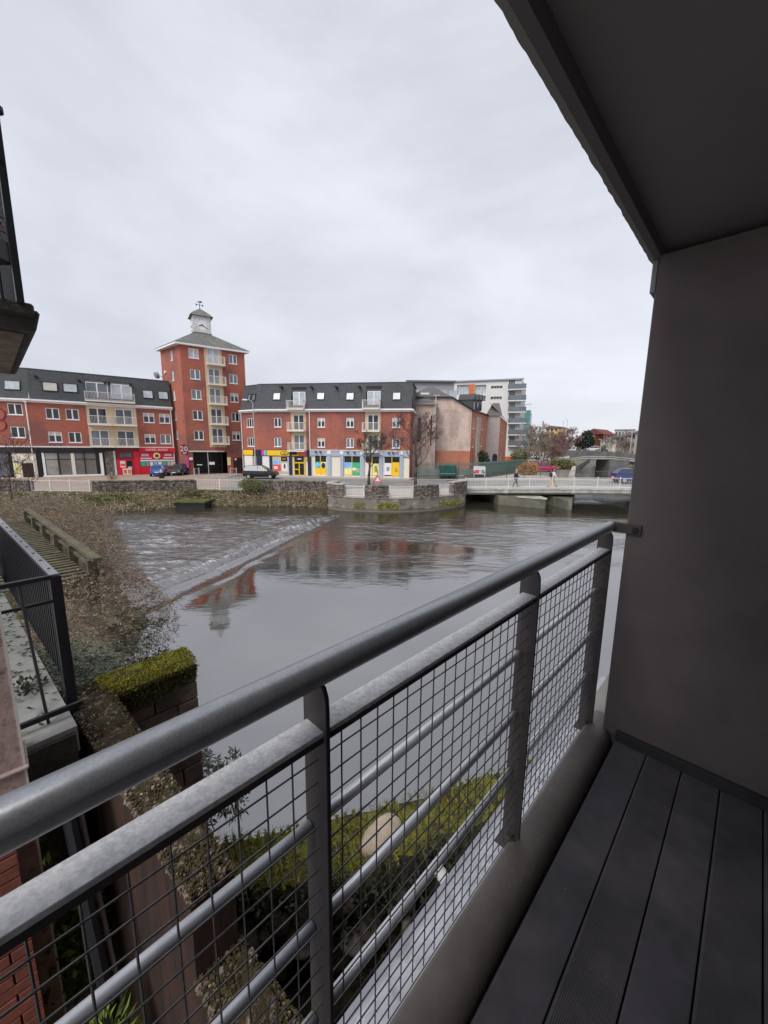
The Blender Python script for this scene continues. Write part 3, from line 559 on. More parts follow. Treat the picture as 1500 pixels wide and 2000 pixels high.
# ================================================================== BUILDINGS
class Fac:
    def __init__(s, A, Bp):
        s.A = Vector((A[0], A[1], 0)); s.B = Vector((Bp[0], Bp[1], 0)); s.L = (s.B-s.A).length; s.d = (s.B-s.A).normalized(); s.n = Vector((s.d.y, -s.d.x, 0))
        M = Matrix.Identity(4)
        for i in range(3): M[i][0] = s.d[i]; M[i][1] = -s.n[i]; M[i][2] = ZZ[i]; M[i][3] = s.A[i]
        s.M = M
    def hit(s, x, y):
        r = ray(x, y); t = s.A.dot(s.n)/r.dot(s.n); p = r*t; return ((p-s.A).dot(s.d), p.z)
    def s_at(s, x, z=-1.0):      # position along the wall of a photo column at height z
        y = 870
        for _ in range(4): sv, zz = s.hit(x, y); y = proj(s.A+s.d*sv+ZZ*z)[1]
        return s.hit(x, y)[0]
    def T(s, sv, y, z): return s.M @ Matrix.Translation((sv, y, z))
    def pt(s, sv, o, z): return s.A+s.d*sv+s.n*o+ZZ*z
def cells(W, z0, z1, ops, rev=0.14, x0=0.0):
    mb = MB(); xs = sorted({x0, W, *[o[0] for o in ops], *[o[1] for o in ops]}); zs = sorted({z0, z1, *[o[2] for o in ops], *[o[3] for o in ops]})
    xs = [x for x in xs if x0 <= x <= W]; zs = [z for z in zs if z0 <= z <= z1]
    for i in range(len(xs)-1):
        for j in range(len(zs)-1):
            cx = (xs[i]+xs[i+1])/2; cz = (zs[j]+zs[j+1])/2
            if any(o[0] < cx < o[1] and o[2] < cz < o[3] for o in ops): continue
            mb.quad((xs[i],0,zs[j]),(xs[i+1],0,zs[j]),(xs[i+1],0,zs[j+1]),(xs[i],0,zs[j+1]))
    for a, b, c, d in ops:
        mb.quad((a,0,c),(a,rev,c),(a,rev,d),(a,0,d)); mb.quad((b,0,c),(b,0,d),(b,rev,d),(b,rev,c)); mb.quad((a,0,c),(b,0,c),(b,rev,c),(a,rev,c)); mb.quad((a,0,d),(a,rev,d),(b,rev,d),(b,0,d))
    return mb
_wc = {}
def win_meshes(W, H, style):
    k = (round(W,2), round(H,2), style)
    if k in _wc: return _wc[k]
    q = MB(); f = 0.085 if W > 0.8 else 0.07; w2 = W/2
    q.box(-w2,w2,.05,.11,0,f); q.box(-w2,w2,.05,.11,H-f,H); q.box(-w2,-w2+f,.05,.11,f,H-f); q.box(w2-f,w2,.05,.11,f,H-f)
    if style in ('double','door'): q.box(-.065,.065,.045,.115,f,H-f)
    if style == 'triple':
        q.box(-W/6-.05,-W/6+.05,.045,.115,f,H-f); q.box(W/6-.05,W/6+.05,.045,.115,f,H-f)
    if style != 'door': q.box(-w2-.06,w2+.06,-.06,.05,-.07,0.0)
    p = MB(); p.quad((-w2+f,.085,f),(w2-f,.085,f),(w2-f,.085,H-f),(-w2+f,.085,H-f))
    c = MB(); c.quad((-w2+f,.083,H*0.62),(w2-f,.083,H*0.62),(w2-f,.083,H-f),(-w2+f,.083,H-f))
    _wc[k] = (q.mesh('window', M_white), {}, p, c); return _wc[k]
def add_window(fac, root, sv, z, W=1.3, H=1.3, style='double', glassm=None):
    fm, pm, p, c = win_meshes(W, H, style); gm = glassm or random.choice([M_gdark]*5+[M_gmid])
    if gm.name not in pm: pm[gm.name] = p.mesh('pane', gm)
    M = fac.T(sv, 0, z); w = mk('window' if style != 'door' else 'balcony_door', fm, None, root, M)
    mk('pane', pm[gm.name], None, w, M)
    if style == 'double' and random.random() < .4:
        if 'cur' not in pm: pm['cur'] = c.mesh('blind', M_blind)
        mk('blind', pm['cur'], None, w, M)
    return w
def quads_obj(name, qs, m, root, **t):
    mb = MB()
    for q in qs: mb.poly(q)
    return mk(name, mb, m, root, **t)
def fbox(fac, root, name, s0, s1, z0, z1, out, m, inn=0.0, **t):
    mb = MB(); mb.box(s0, s1, -out, inn, z0, z1); return mk(name, mb, m, root, fac.M, **t)
def balcony(fac, root, sv, z, W, D=0.9, m=None, h=1.05):
    q = MB(); q.box(-W/2,W/2,-D,0.0,-.16,0.0); M = fac.T(sv,0,z); b = mk('balcony', q, m or M_creamp, root, M)
    r = MB(); r.box(-W/2,W/2,-D,-D+.05,h-.06,h); r.box(-W/2,-W/2+.05,-D,0,h-.06,h); r.box(W/2-.05,W/2,-D,0,h-.06,h); r.box(-W/2,W/2,-D,-D+.04,.06,.11)
    n = int(W/0.14)
    for i in range(n+1):
        x = -W/2+.02+i*(W-.04)/n; r.box(x-.014,x+.014,-D+.005,-D+.033,0,h-.05)
    for sd in (-1,1):
        for i in range(6): y = -D+i*D/6; r.box(sd*(W/2-.03)-.014,sd*(W/2-.03)+.014,y,y+.028,0,h-.05)
    mk('railing', r, M_steelrail, b, M); return b
def pipe_run(fac, root, x, z0, z1, m=None, out=0.10):
    q = MB(); s = fac.s_at(x, (z0+z1)/2); q.tube((s,-out,z0),(s,-out,z1),0.06,k=6); q.box(s-.14,s+.14,-.24,-.0,z1,z1+.2); return mk('downpipe', q, m or M_white, root, fac.M)
def mansard(fac, root, s0, s1, z0, z1, back, ops=(), hipL=0.0, hipR=0.0):
    hyp = math.hypot(z1-z0, back); tilt = math.atan2(back, z1-z0)
    M = fac.M @ Matrix.Translation((0,-0.22,z0)) @ Matrix.Rotation(-tilt, 4, 'X')
    mb = cells(s1, 0, hyp, ops, 0.9, s0)
    mk('roof', mb, M_slate, root, M)
    q = MB(); b2 = back-0.22; q.quad((s0,b2,z1),(s1,b2,z1),(s1,b2+8,z1+.25),(s0,b2+8,z1+.25)); q.box(s0,s1,b2-.04,b2+.2,z1-.06,z1+.07); mk('flat_roof', q, M_slate, root, fac.M)
    q = MB(); q.box(s0-.1,s1+.1,-.42,-.12,z0-.16,z0+.02); q.box(s0-.1,s1+.1,-.14,0.0,z0-.34,z0-.16); mk('gutter', q, M_white, root, fac.M)
    return M, tilt
def skylight(fac, root, Mt, z0, tilt, x, y, W=1.15, H=1.15, m=None):
    s, z = fac.hit(x, y); zl = (z-z0)/math.cos(tilt); q = MB(); f = .08
    for bx in ((-W/2,W/2,0,f),(-W/2,W/2,H-f,H),(-W/2,-W/2+f,f,H-f),(W/2-f,W/2,f,H-f)): q.box(bx[0],bx[1],-.09,0.02,bx[2],bx[3])
    M = Mt @ Matrix.Translation((s,0,zl-H/2)); w = mk('roof_window', q, M_black, root, M); p = MB(); p.quad((-W/2+f,-.05,f),(W/2-f,-.05,f),(W/2-f,-.05,H-f),(-W/2+f,-.05,H-f)); mk('pane', p, m or M_gsky, w, M)

EZ = 5.05
# ---- left wing of the apartment building
L1 = Fac((-42.4,47.3),(-30.1,55.7)); L0 = Fac((-62,41.2),(-42.4,47.3))
rootL = empty('left_apartment_wing', (-36,51,GZ), 'red brick apartment wing left of the clock tower, with a cream balcony bay', 'apartment building')
def z1(px): return px
wl_ = []; 
def zpx(p, s=3.75, o=(0,580)): return (o[0]+p[0]/s, o[1]+p[1]/s)
bay0 = L1.s_at(170.5, 3); bay1 = L1.s_at(267.5, 3)
rows = {'u': 2.95, 'l': 0.12}
ops = []; spec = []
for cx, rz in ((385,'u'),(530,'u'),(1090,'u'),(1205,'u'),(405,'l'),(550,'l'),(1100,'l'),(1213,'l')):
    x = cx/3.75; y = {'u': 820+ (cx-385)*0.045/3.75*3.75/4, 'l': 846}[rz]
    s = L1.s_at(x, rows[rz]+.6); ops.append((s-.65,s+.65,rows[rz],rows[rz]+1.3)); spec.append((s,rows[rz]))
CZ = -0.42
mk('wall', cells(bay0, CZ, EZ, [o for o in ops if o[1] < bay0], x0=0), M_brick, rootL, L1.M)
mk('wall', cells(L1.L, CZ, EZ, [o for o in ops if o[0] > bay1], x0=bay1), M_brick, rootL, L1.M)
for s, z in spec: add_window(L1, rootL, s, z)
dops = []; mid = (bay0+bay1)/2; q4 = (bay1-bay0)/4
for z in (-0.3, 2.5): 
    for sx in (bay0+q4*0.85, bay1-q4*1.05): dops.append((sx-.95,sx+.95,z+.02,z+2.05))
mk('render_panel', cells(bay1, CZ, 5.6, dops, x0=bay0), M_cream, rootL, L1.M)
for o in dops: add_window(L1, rootL, (o[0]+o[1])/2, o[2], o[1]-o[0], o[3]-o[2], 'door', random.choice([M_gdark, M_gmid]))
for z in (-0.3, 2.5):
    for sx in (bay0+q4*1.0, bay1-q4*1.0): balcony(L1, rootL, sx, z, q4*1.96)
hw = (bay1-bay0)/2
mop = [(bay0+.15,bay1-.1,0.72,2.95)]
Mt, ti = mansard(L1, rootL, 0, L1.L, EZ+.1, 8.75, 0.85, mop)
for x, y in ((97.3,755),(136.8,757.5),(288.8,770),(318.7,772)): skylight(L1, rootL, Mt, EZ+.1, ti, x, y, 1.45 if x < 150 else 1.25, 1.15, M_gsky if x > 100 else M_blind)
mb = MB(); mb.quad((bay0,.55,EZ),(bay1,.55,EZ),(bay1,.55,8.3),(bay0,.55,8.3)); mk('recess_wall', mb, M_shopglass, rootL, L1.M)
for sx, gm in ((bay0+q4*1.0, M_gmid), (bay1-q4*1.05, M_gsky)):
    fm = win_meshes(2.3, 2.15, 'door'); w = mk('balcony_door', fm[0], None, rootL, L1.T(sx,.4,5.62)); mk('pane', fm[2].mesh('pane', gm), None, w, L1.T(sx,.4,5.62))
for sx in (bay0+q4*1.0, bay1-q4*1.0): balcony(L1, rootL, sx, 5.45, q4*1.96)
q = MB()
for x in (69,154,205,213,255): s, z = L1.hit(x, 735+(x-69)*0.09); q.tube((s,-.1,z),(s,.6,z),.16,k=8)
mk('roof_vent', q, M_black, rootL, L1.M)
pipe_run(L1, rootL, 338, -4.1, EZ-.3); pipe_run(L1, rootL, 60, -4.1, EZ-.3)
fbox(L1, rootL, 'cornice', 0, L1.L, CZ-.08, CZ+.06, .12, M_white)
# ground floor shops of the left wing
def pan(fac, root, name, xa, xb, za, zb, out, m, inn=0.0, **t): return fbox(fac, root, name, fac.s_at(xa,(za+zb)/2), fac.s_at(xb,(za+zb)/2), za, zb, out, m, inn, **t)
mk('ground_floor_wall', cells(L1.L, GZ, CZ-.08, []), M_black, rootL, L1.M)
pan(L1, rootL, 'fascia', 77, 205, -1.15, CZ-.09, .18, M_black)
pan(L1, rootL, 'shopfront_pilaster', 75, 82, GZ, -1.15, .16, M_black); pan(L1, rootL, 'window_frame', 84, 89, GZ, -1.16, .12, M_white)
pan(L1, rootL, 'shop_window', 89.5, 188, -3.9, -1.18, .03, M_shopglass); pan(L1, rootL, 'shop_blind', 90, 113, -3.85, -1.2, .05, M_conc)
pan(L1, rootL, 'window_mullion', 140, 147, -3.9, -1.2, .09, M_creamp); pan(L1, rootL, 'window_mullion', 114.5, 117, -3.9, -1.2, .08, M_black); pan(L1, rootL, 'window_mullion', 165, 167, -3.9, -1.2, .08, M_black); pan(L1, rootL, 'window_transom', 90, 188, -2.0, -1.93, .07, M_black)
pan(L1, rootL, 'window_frame', 196, 202, GZ, -1.16, .12, M_white); pan(L1, rootL, 'stall_riser', 80, 203, GZ, -3.92, .14, M_white)
pan(L1, rootL, 'stone_clad_pier', 206, 223, GZ, -.9, .12, M_rubble); pan(L1, rootL, 'window_frame', 223, 227, GZ, -.9, .14, M_whiteold)
pan(L1, rootL, 'red_shopfront', 228, 273, GZ, -.55, .10, M_dred); pan(L1, rootL, 'red_shopfront', 273, 342, GZ, -.45, .12, M_red)
pan(L1, rootL, 'fascia', 272, 342, -1.0, -.48, .30, M_red); pan(L1, rootL, 'fascia', 230, 271, -1.05, -.62, .16, M_dred)
pan(L1, rootL, 'door_surround', 229, 262, GZ, -2.05, .15, M_red); pan(L1, rootL, 'pilaster', 262, 273, GZ, -1.0, .18, M_red)
pan(L1, rootL, 'shop_window', 234, 257, -1.75, -1.15, .16, M_gmid); pan(L1, rootL, 'shop_door', 248, 259, -3.6, -2.2, .17, M_gdark); pan(L1, rootL, 'poster', 235, 245, -3.1, -2.25, .18, M_shopwhite); pan(L1, rootL, 'poster', 236, 244, -2.9, -2.6, .20, M_redp)
pan(L1, rootL, 'poster', 250, 258, -3.5, -3.0, .19, M_blind); pan(L1, rootL, 'sign_board', 240, 257, -4.1, -3.25, .45, M_creamp); pan(L1, rootL, 'sign_board', 242, 247, -3.9, -3.4, .47, M_redp); pan(L1, rootL, 'sign_board', 250, 255, -3.9, -3.4, .47, M_orangep)
pan(L1, rootL, 'shop_window', 274, 340, -3.0, -2.1, .14, M_gmid); pan(L1, rootL, 'window_print', 274, 340, -2.32, -2.12, .16, M_shopwhite); pan(L1, rootL, 'window_print', 275, 292, -1.95, -1.6, .14, M_magenta); pan(L1, rootL, 'window_print', 274, 296, -1.98, -1.85, .16, M_shopwhite); pan(L1, rootL, 'window_print', 319, 340, -1.95, -1.8, .16, M_shopwhite)
pan(L1, rootL, 'window_print', 276, 290, -1.6, -1.3, .14, M_blind); pan(L1, rootL, 'window_print', 321, 335, -1.6, -1.3, .14, M_blind)
for i, (xa, xb, m) in enumerate(((276,284,M_green),(286,291,M_conc),(293,299,M_shopwhite),(301,307,M_bluep),(309,316,M_shopwhite),(318,325,M_green),(327,333,M_blind),(334,339,M_ltyellow))): pan(L1, rootL, 'window_display', xa, xb, -2.95, -2.4, .16, m)
q = MB(); s = L1.s_at(306,-1.6); q.tube((s,-.14,-1.55),(s,-.24,-1.55),.42,k=20); mk('roundel', q, M_ltyellow, rootL, L1.M); q = MB(); q.tube((s,-.24,-1.55),(s,-.27,-1.55),.24,k=16); mk('roundel', q, M_timber, rootL, L1.M)
RX = Matrix.Rotation(math.pi/2, 4, 'X')
text('sign_lettering', 'DANIEL BURKE', 0.40, M_shopwhite, rootL, L1.T(L1.s_at(306,-.7),-.33,-.74) @ RX)
# ---- block at the far left
rootW = empty('west_apartment_block', (-52,44,GZ), 'red brick apartment block cut off by the left edge, with a scrolled ornament', 'apartment building')
ops = []; sp = []
for x, y in ((29,799),(35,844)):
    s, z = L0.hit(x, y); ops.append((s-.72,s+.72,z-.65,z+.65)); sp.append((s,z-.65))
mk('wall', cells(L0.L, CZ, EZ, ops), M_brick, rootW, L0.M)
for s, z in sp: add_window(L0, rootW, s, z, 1.44, 1.3)
Mt0, ti0 = mansard(L0, rootW, 0, L0.L, EZ+.1, 8.75, 0.85); skylight(L0, rootW, Mt0, EZ+.1, ti0, 22.5, 752, 1.6, 1.15, M_gsky)
fbox(L0, rootW, 'cornice', 0, L0.L, CZ-.08, CZ+.06, .12, M_white); mk('ground_floor_wall', cells(L0.L, GZ, CZ-.08, []), M_black, rootW, L0.M)
pan(L0, rootW, 'fascia', -20, 74, -1.2, CZ-.09, .16, M_black); pan(L0, rootW, 'shop_window', -20, 18, -4.0, -1.25, .05, M_gmid); pan(L0, rootW, 'shopfront_panel', 27, 73, GZ, -1.22, .10, M_creamp)
pan(L0, rootW, 'shop_door', 45, 69, GZ, -2.4, .13, M_wallA); pan(L0, rootW, 'menu_board', 30, 40, -3.6, -2.4, .15, M_ltyellow); pan(L0, rootW, 'wall_lamp', 31, 37, -2.3, -2.15, .3, M_black)
q = MB(); s, z = L0.hit(-3, 817)
for cz, rr in ((z+.5,.72),(z-.72,.66)):
    q.path([(s+rr*math.cos(t), -.05, cz+rr*math.sin(t)) for t in [math.radians(-150+i*20) for i in range(16)]], .055, 5)
mk('scroll_ornament', q, M_dred, rootW, L0.M)
# ---- right wing
R1 = Fac((-17.45,54.5),(3.28,51.3)); R0 = Fac((-20.6,56.6),(-17.5,54.6)); ER = 4.80
rootR = empty('right_apartment_wing', (-7,53,GZ), 'long red brick apartment wing right of the clock tower, above yellow and pale blue shopfronts', 'apartment building')
ops = []; sp = []
def z3(x, y): return (460+x/3.947, 720+y/3.947)
for x in (325,660,883,1238):
    for y, zz in ((372,2.55),(525,-0.12)):
        px = z3(x,y)[0]; s = R1.s_at(px, zz+.6); ops.append((s-.52,s+.52,zz,zz+1.25)); sp.append((s,zz))
bays = [(R1.s_at(z3(430,0)[0],2), R1.s_at(z3(545,0)[0],2)), (R1.s_at(z3(1000,0)[0],2), R1.s_at(z3(1118,0)[0],2))]
CR = -0.55; edges = [0, bays[0][0], bays[0][1], bays[1][0], bays[1][1], R1.L]
for i in range(5):
    a, b = edges[i], edges[i+1]
    if i % 2 == 0: mk('wall', cells(b, CR, ER, [o for o in ops if a < o[0] < b], x0=a), M_brick, rootR, R1.M)
    else:
        dz = [(a+.32,b-.28,z+.02,z+2.05) for z in (-.62+.1, 2.15)]
        mk('render_panel', cells(b, CR, 5.2, dz, x0=a), M_cream, rootR, R1.M)
        for o in dz: add_window(R1, rootR, (o[0]+o[1])/2, o[2], o[1]-o[0], o[3]-o[2], 'door', random.choice([M_gdark, M_gmid]))
        for z in (-.6, 2.1, 4.95): balcony(R1, rootR, (a+b)/2-.15, z, b-a+.25)
for s, z in sp: add_window(R1, rootR, s, z, 1.04, 1.25)
mops = [(a+.05,b-.05,.55,2.55) for a, b in bays]
MtR, tiR = mansard(R1, rootR, -0.25, R1.L+.2, ER+.1, 8.35, 0.95, mops)
for a, b in bays:
    mb = MB(); mb.quad((a,.5,ER),(b,.5,ER),(b,.5,7.9),(a,.5,7.9)); mk('recess_wall', mb, M_black, rootR, R1.M)
    fm = win_meshes(1.75, 2.0, 'door'); M = R1.T((a+b)/2+.05,.32,5.25); w = mk('balcony_door', fm[0], None, rootR, M); mk('pane', fm[2].mesh('pane', M_gsky), None, w, M)
for x, y in ((312,212),(652,210),(880,212),(1240,210)): px, py = z3(x,y); skylight(R1, rootR, MtR, ER+.1, tiR, px, py, 1.1, 1.05)
q = MB()
for x, y in ((345,140),(580,142),(772,140),(952,138)): px, py = z3(x,y); s, z = R1.hit(px,py); q.tube((s,-.1,z),(s,.7,z),.16,k=8)
mk('roof_vent', q, M_black, rootR, R1.M)
mk('wall', cells(R0.L+.05, CR, ER, [(R0.L*.5-.8,R0.L*.5+.8,zz,zz+1.25) for zz in (2.55,-.12)]), M_brick, rootR, R0.M)
for zz in (2.55,-.12): add_window(R0, rootR, R0.L*.5, zz, 1.6, 1.25, 'triple')
Mt2, ti2 = mansard(R0, rootR, 0, R0.L+.2, ER+.1, 8.35, 0.95)
for x in (95,130): px, py = z3(x,222); skylight(R0, rootR, Mt2, ER+.1, ti2, px, py, .75, 1.0, M_gmid)
# end wall and hip of the right wing
e0 = R1.pt(R1.L,0,0); back = -R1.n*9.5
quads_obj('end_wall', [[(e0.x,e0.y,GZ),(e0.x+back.x,e0.y+back.y,GZ),(e0.x+back.x,e0.y+back.y,ER),(e0.x,e0.y,ER)]], M_brick, rootR)
a = R1.pt(R1.L+.35,.2,ER+.1); b = R1.pt(R1.L+.35,-9,ER+.1); c = R1.pt(R1.L+.05,-8.6,8.35); d = R1.pt(R1.L+.05,-.74,8.35)
quads_obj('roof', [[a,b,c,d]], M_slate, rootR)
mb = MB(); mb.box(R1.L+.02,R1.L+.42,-.3,8.5,ER-.12,ER+.09); mk('gutter', mb, M_white, rootR, R1.M)
pipe_run(R1, rootR, 606, -4.1, ER-.3); pipe_run(R0, rootR, 474.5, -4.1, ER-.3)
mk('ground_floor_wall', cells(R1.L, GZ, CR, []), M_creamp, rootR, R1.M); mk('ground_floor_wall', cells(R0.L, GZ, CR, []), M_navy, rootR, R0.M)
s608 = R1.s_at(607,-2); F0, F1 = -1.35, -0.62
fbox(R1, rootR, 'fascia_board', 0, s608, F0-.05, CR, .14, M_navy); fbox(R0, rootR, 'fascia_board', 0, R0.L, F0-.05, CR, .14, M_navy)
q0 = R0.s_at; fbox(R0, rootR, 'yellow_fascia', .25, q0(496,-1), F0+.02, F1, .2, M_yellow); fbox(R0, rootR, 'shopfront_panel', .3, q0(494.5,-2), GZ, F0-.06, .1, M_shopwhite); pan(R0, rootR, 'poster', 496.5, 502, -3.9, F0-.1, .1, M_pink)
pan(R1, rootR, 'yellow_fascia', 523, 566, F0+.02, F1, .20, M_yellow); pan(R1, rootR, 'printed_fascia', 512, 517, F0+.02, F1, .20, M_magenta); pan(R1, rootR, 'printed_fascia', 517, 520, F0+.02, F1, .20, M_bluep); pan(R1, rootR, 'printed_fascia', 520, 523, F0+.02, F1, .20, M_green)
pan(R1, rootR, 'yellow_fascia', 571, 583, F0+.02, F1, .20, M_yellow); pan(R1, rootR, 'printed_fascia', 583, 597, F0+.02, F1, .20, M_orangep); pan(R1, rootR, 'printed_fascia', 597, 600, F0+.02, F1, .20, M_magenta)
def oval(fac, root, x, z, w, h, out, m, name='oval_sign'):
    q = MB(); s = fac.s_at(x, z); ps = [(s+w*math.cos(t*math.pi/10), z+h*math.sin(t*math.pi/10)) for t in range(20)]
    n = len(q.v); q.v += [(a, -out, b) for a, b in ps]+[(a, -out+.05, b) for a, b in ps]; q.f.append(tuple(n+i for i in range(20))); q.m.append(0)
    for i in range(20): j = (i+1) % 20; q.f.append((n+i, n+20+i, n+20+j, n+j)); q.m.append(0)
    mk(name, q, m, root, fac.M)
oval(R1, rootR, 557, -.98, .62, .26, .24, M_navy); oval(R1, rootR, 557, -.98, .5, .17, .26, M_yellow); oval(R1, rootR, 575.5, -.98, .5, .22, .24, M_navy)
pan(R1, rootR, 'yellow_lettering', 484+70, 560, -1.03, -.93, .28, M_navy)
for xa, xb in ((504,512.5),(527.6,532),(565.6,570.6),(602,608)): pan(R1, rootR, 'shopfront_pilaster', xa, xb, GZ, F0-.05, .2, M_navy)
pan(R1, rootR, 'shopfront_panel', 513, 527.5, GZ, F0-.06, .08, M_shopwhite); pan(R1, rootR, 'shop_window', 532.8, 564.8, -3.75, F0-.1, .08, M_blind)
pan(R1, rootR, 'poster', 534, 549, -3.5, -2.6, .10, M_redp); pan(R1, rootR, 'poster', 536, 543, -3.2, -2.8, .12, M_creamp); pan(R1, rootR, 'poster', 534, 547, -2.55, -2.1, .10, M_bluep); pan(R1, rootR, 'poster', 551, 562, -3.5, -2.4, .10, M_shopwhite); pan(R1, rootR, 'poster', 555, 558, -3.1, -2.5, .12, M_navy)
pan(R1, rootR, 'window_sign', 549.5, 561.5, -2.1, -1.5, .12, M_black); pan(R1, rootR, 'window_sign', 552, 559, -1.83, -1.76, .14, M_yellow); pan(R1, rootR, 'window_sign', 548.5, 549.5, -2.1, -1.5, .12, M_yellow)
pan(R1, rootR, 'shop_door', 575, 595, GZ+.1, F0-.1, .09, M_gdark)
for xa, xb, za, zb in ((574.6,576,GZ+.1,-1.5),(594.5,596,GZ+.1,-1.5),(584.5,586,GZ+.1,-2.25),(575,595,-2.35,-2.2),(575,595,GZ+.1,-3.95),(575,585,-3.25,-3.13)): pan(R1, rootR, 'door_frame', xa, xb, za, zb, .14, M_yellow)
oval(R1, rootR, 585.5, -1.75, .55, .25, .16, M_black, 'oval_sign'); oval(R1, rootR, 585.5, -1.75, .35, .08, .18, M_shopwhite, 'oval_sign'); pan(R1, rootR, 'hanging_sign', 597.5, 600.5, -1.95, -1.5, .16, M_yellow)
# pale blue half
fbox(R1, rootR, 'fascia_board', s608, R1.L, F0+.1, CR, .16, M_paleblue); fbox(R1, rootR, 'cornice', s608, R1.L, CR-.02, CR+.1, .22, M_whiteold)
for xa, xb in ((640,646.7),(665,671),(705,711.5),(741,747.5),(780.5,787)): pan(R1, rootR, 'shopfront_pilaster', xa, xb, GZ, F0+.09, .16, M_paleblue); pan(R1, rootR, 'pilaster_capital', xa-.3, xb+.3, F0+.3, CR-.03, .22, M_shopwhite)
def shopwin(xa, xb, posters, frame=M_yellow):
    pan(R1, rootR, 'shop_window', xa, xb, -3.85, F0+.05, .05, M_gdark); pan(R1, rootR, 'window_mullion', (xa+xb)/2-.6, (xa+xb)/2+.6, -3.85, F0+.05, .12, frame)
    for a, b, z0, z1_, m in posters: pan(R1, rootR, 'poster', a, b, z0, z1_, .08, m)
    pan(R1, rootR, 'stall_riser', xa-.5, xb+.5, GZ, -3.86, .1, M_creamp)
shopwin(616,637,[(616,637,-4.0,-2.95,M_yellow),(616,626,-2.95,-2.1,M_green),(627,637,-2.95,-2.1,M_ltyellow)])
oval(R1, rootR, 620.5, -2.55, .33, .33, .10, M_bluep, 'poster_circle'); oval(R1, rootR, 632, -2.6, .28, .38, .10, M_navy, 'poster_circle')
shopwin(672.7,703,[(673,687,-3.8,-2.9,M_ltyellow),(673,687,-2.9,-2.1,M_bluep),(688,703,-3.8,-2.1,M_green),(690,702,-3.4,-2.9,M_ltyellow)]); oval(R1, rootR, 692, -3.0, .35, .2, .12, M_shopwhite, 'poster_circle')
shopwin(714,740,[(714,727,-3.8,-2.1,M_creamp),(728,740,-3.8,-2.2,M_ltyellow),(731,737,-3.4,-2.5,M_green)]); shopwin(751,780,[(751,764.5,-3.7,-2.1,M_shopwhite),(755,761,-3.2,-2.6,M_bluep),(765.5,780,-3.8,-2.0,M_yellow),(771,778,-3.3,-2.7,M_redp)])
q = MB()
for x in (618,627,680,693,726,760,768): s = R1.s_at(x,-.75); q.box(s-.1,s+.1,-.45,-.17,-.85,-.68)
mk('fascia_light', q, M_navy, rootR, R1.M)

# ---- clock tower
TZ = 13.2
tC, tR, tL = [P(x, y, TZ) for x, y in ((350.5,673),(477,690),(313,686))]
FT = Fac(tC, tR); FL = Fac(tL, tC); tB = tL+(tR-tC)
rootT = empty('clock_tower', (tC.x, tC.y, GZ), 'tall red brick corner tower topped by a white clock turret', 'clock tower')
def z2(x, y): return (280+x/5.405, 580+y/5.405)
ops = []; sp = []
for x, y in ((530,595),(547,817),(560,1030),(574,1248),(586,1460)):
    px, py = z2(x,y); s, z = FT.hit(px,py); ops.append((s-.62,s+.62,z-.64,z+.64)); sp.append((s,z-.64,1.24,1.28))
for x, y in ((945,658),(951,866),(961,1063),(972,1268),(981,1466)):
    px, py = z2(x,y); s, z = FT.hit(px,py); ops.append((s-.55,s+.55,z-.64,z+.64)); sp.append((s,z-.64,1.1,1.28))
b0 = FT.s_at(z2(665,0)[0]+1.5, 6); b1 = FT.s_at(z2(845,0)[0]+1.5, 6)
gs0, gz1 = FT.hit(*z2(522,1635)); gs1, _ = FT.hit(*z2(828,1640)); gate = (gs0,gs1,GZ-.1,gz1)
dsl = []; 
for x, y in ((755,715),(775,925),(790,1130),(802,1340),(812,1545)):
    px, py = z2(x,y); _, z = FT.hit(px,py); dsl.append(z)
zt = FT.hit(*z2(700,545))[1]; zb = FT.hit(*z2(700,1585))[1]
op2 = ops+[gate]
mk('wall', cells(b0, GZ, TZ, [(a, min(b,b0), c, d) for a,b,c,d in op2 if a < b0]), M_brick, rootT, FT.M); mk('wall', cells(FT.L, GZ, TZ, [(max(a,b1), b, c, d) for a,b,c,d in op2 if b > b1], x0=b1), M_brick, rootT, FT.M)
mk('wall', cells(b1, zt, TZ, [], x0=b0), M_brick, rootT, FT.M); mk('wall', cells(b1, GZ, zb, [(b0,b1,GZ-.1,gz1)], x0=b0), M_brick, rootT, FT.M)
bm_ = (b0+b1)/2; dw = (b1-b0)*0.33
mk('render_panel', cells(b1, zb, zt, [(bm_-dw,bm_+dw,z,z+2.1) for z in dsl], x0=b0), M_cream, rootT, FT.M)
for i, z in enumerate(dsl): add_window(FT, rootT, bm_, z, dw*2, 2.1, 'door', [M_gsky,M_gmid,M_gmid,M_gdark,M_gdark][i]); balcony(FT, rootT, bm_+.25, z-.05, (b1-b0)*1.02, 1.0)
for i, (s, z, w, h) in enumerate(sp): add_window(FT, rootT, s, z, w, h, 'double', M_gsky if i in (0,) else M_gmid if i in (1,2,5,6) else M_gdark)
ops = []; sp = []
for x, y in ((297,618),(312,833),(326,1040),(341,1250),(356,1455)):
    px, py = z2(x,y); s, z = FL.hit(px,py); ops.append((s-.3,s+.3,z-.64,z+.64)); sp.append((s,z-.64))
mk('wall', cells(FL.L, GZ, TZ, ops), M_brick, rootT, FL.M)
for s, z in sp: add_window(FL, rootT, s, z, .6, 1.28, 'single', M_gsky)
quads_obj('rear_wall', [[(tR.x,tR.y,GZ),(tB.x,tB.y,GZ),(tB.x,tB.y,TZ),(tR.x,tR.y,TZ)],[(tB.x,tB.y,GZ),(tL.x,tL.y,GZ),(tL.x,tL.y,TZ),(tB.x,tB.y,TZ)]], M_brick, rootT)
ctr = (tC+tB)/2
def ring(scale_add, z):
    r = []
    for p in (tC,tR,tB,tL): d = (p-ctr); d.z = 0; r.append(Vector((ctr.x,ctr.y,0))+d.normalized()*(d.length+scale_add)+ZZ*z)
    return r
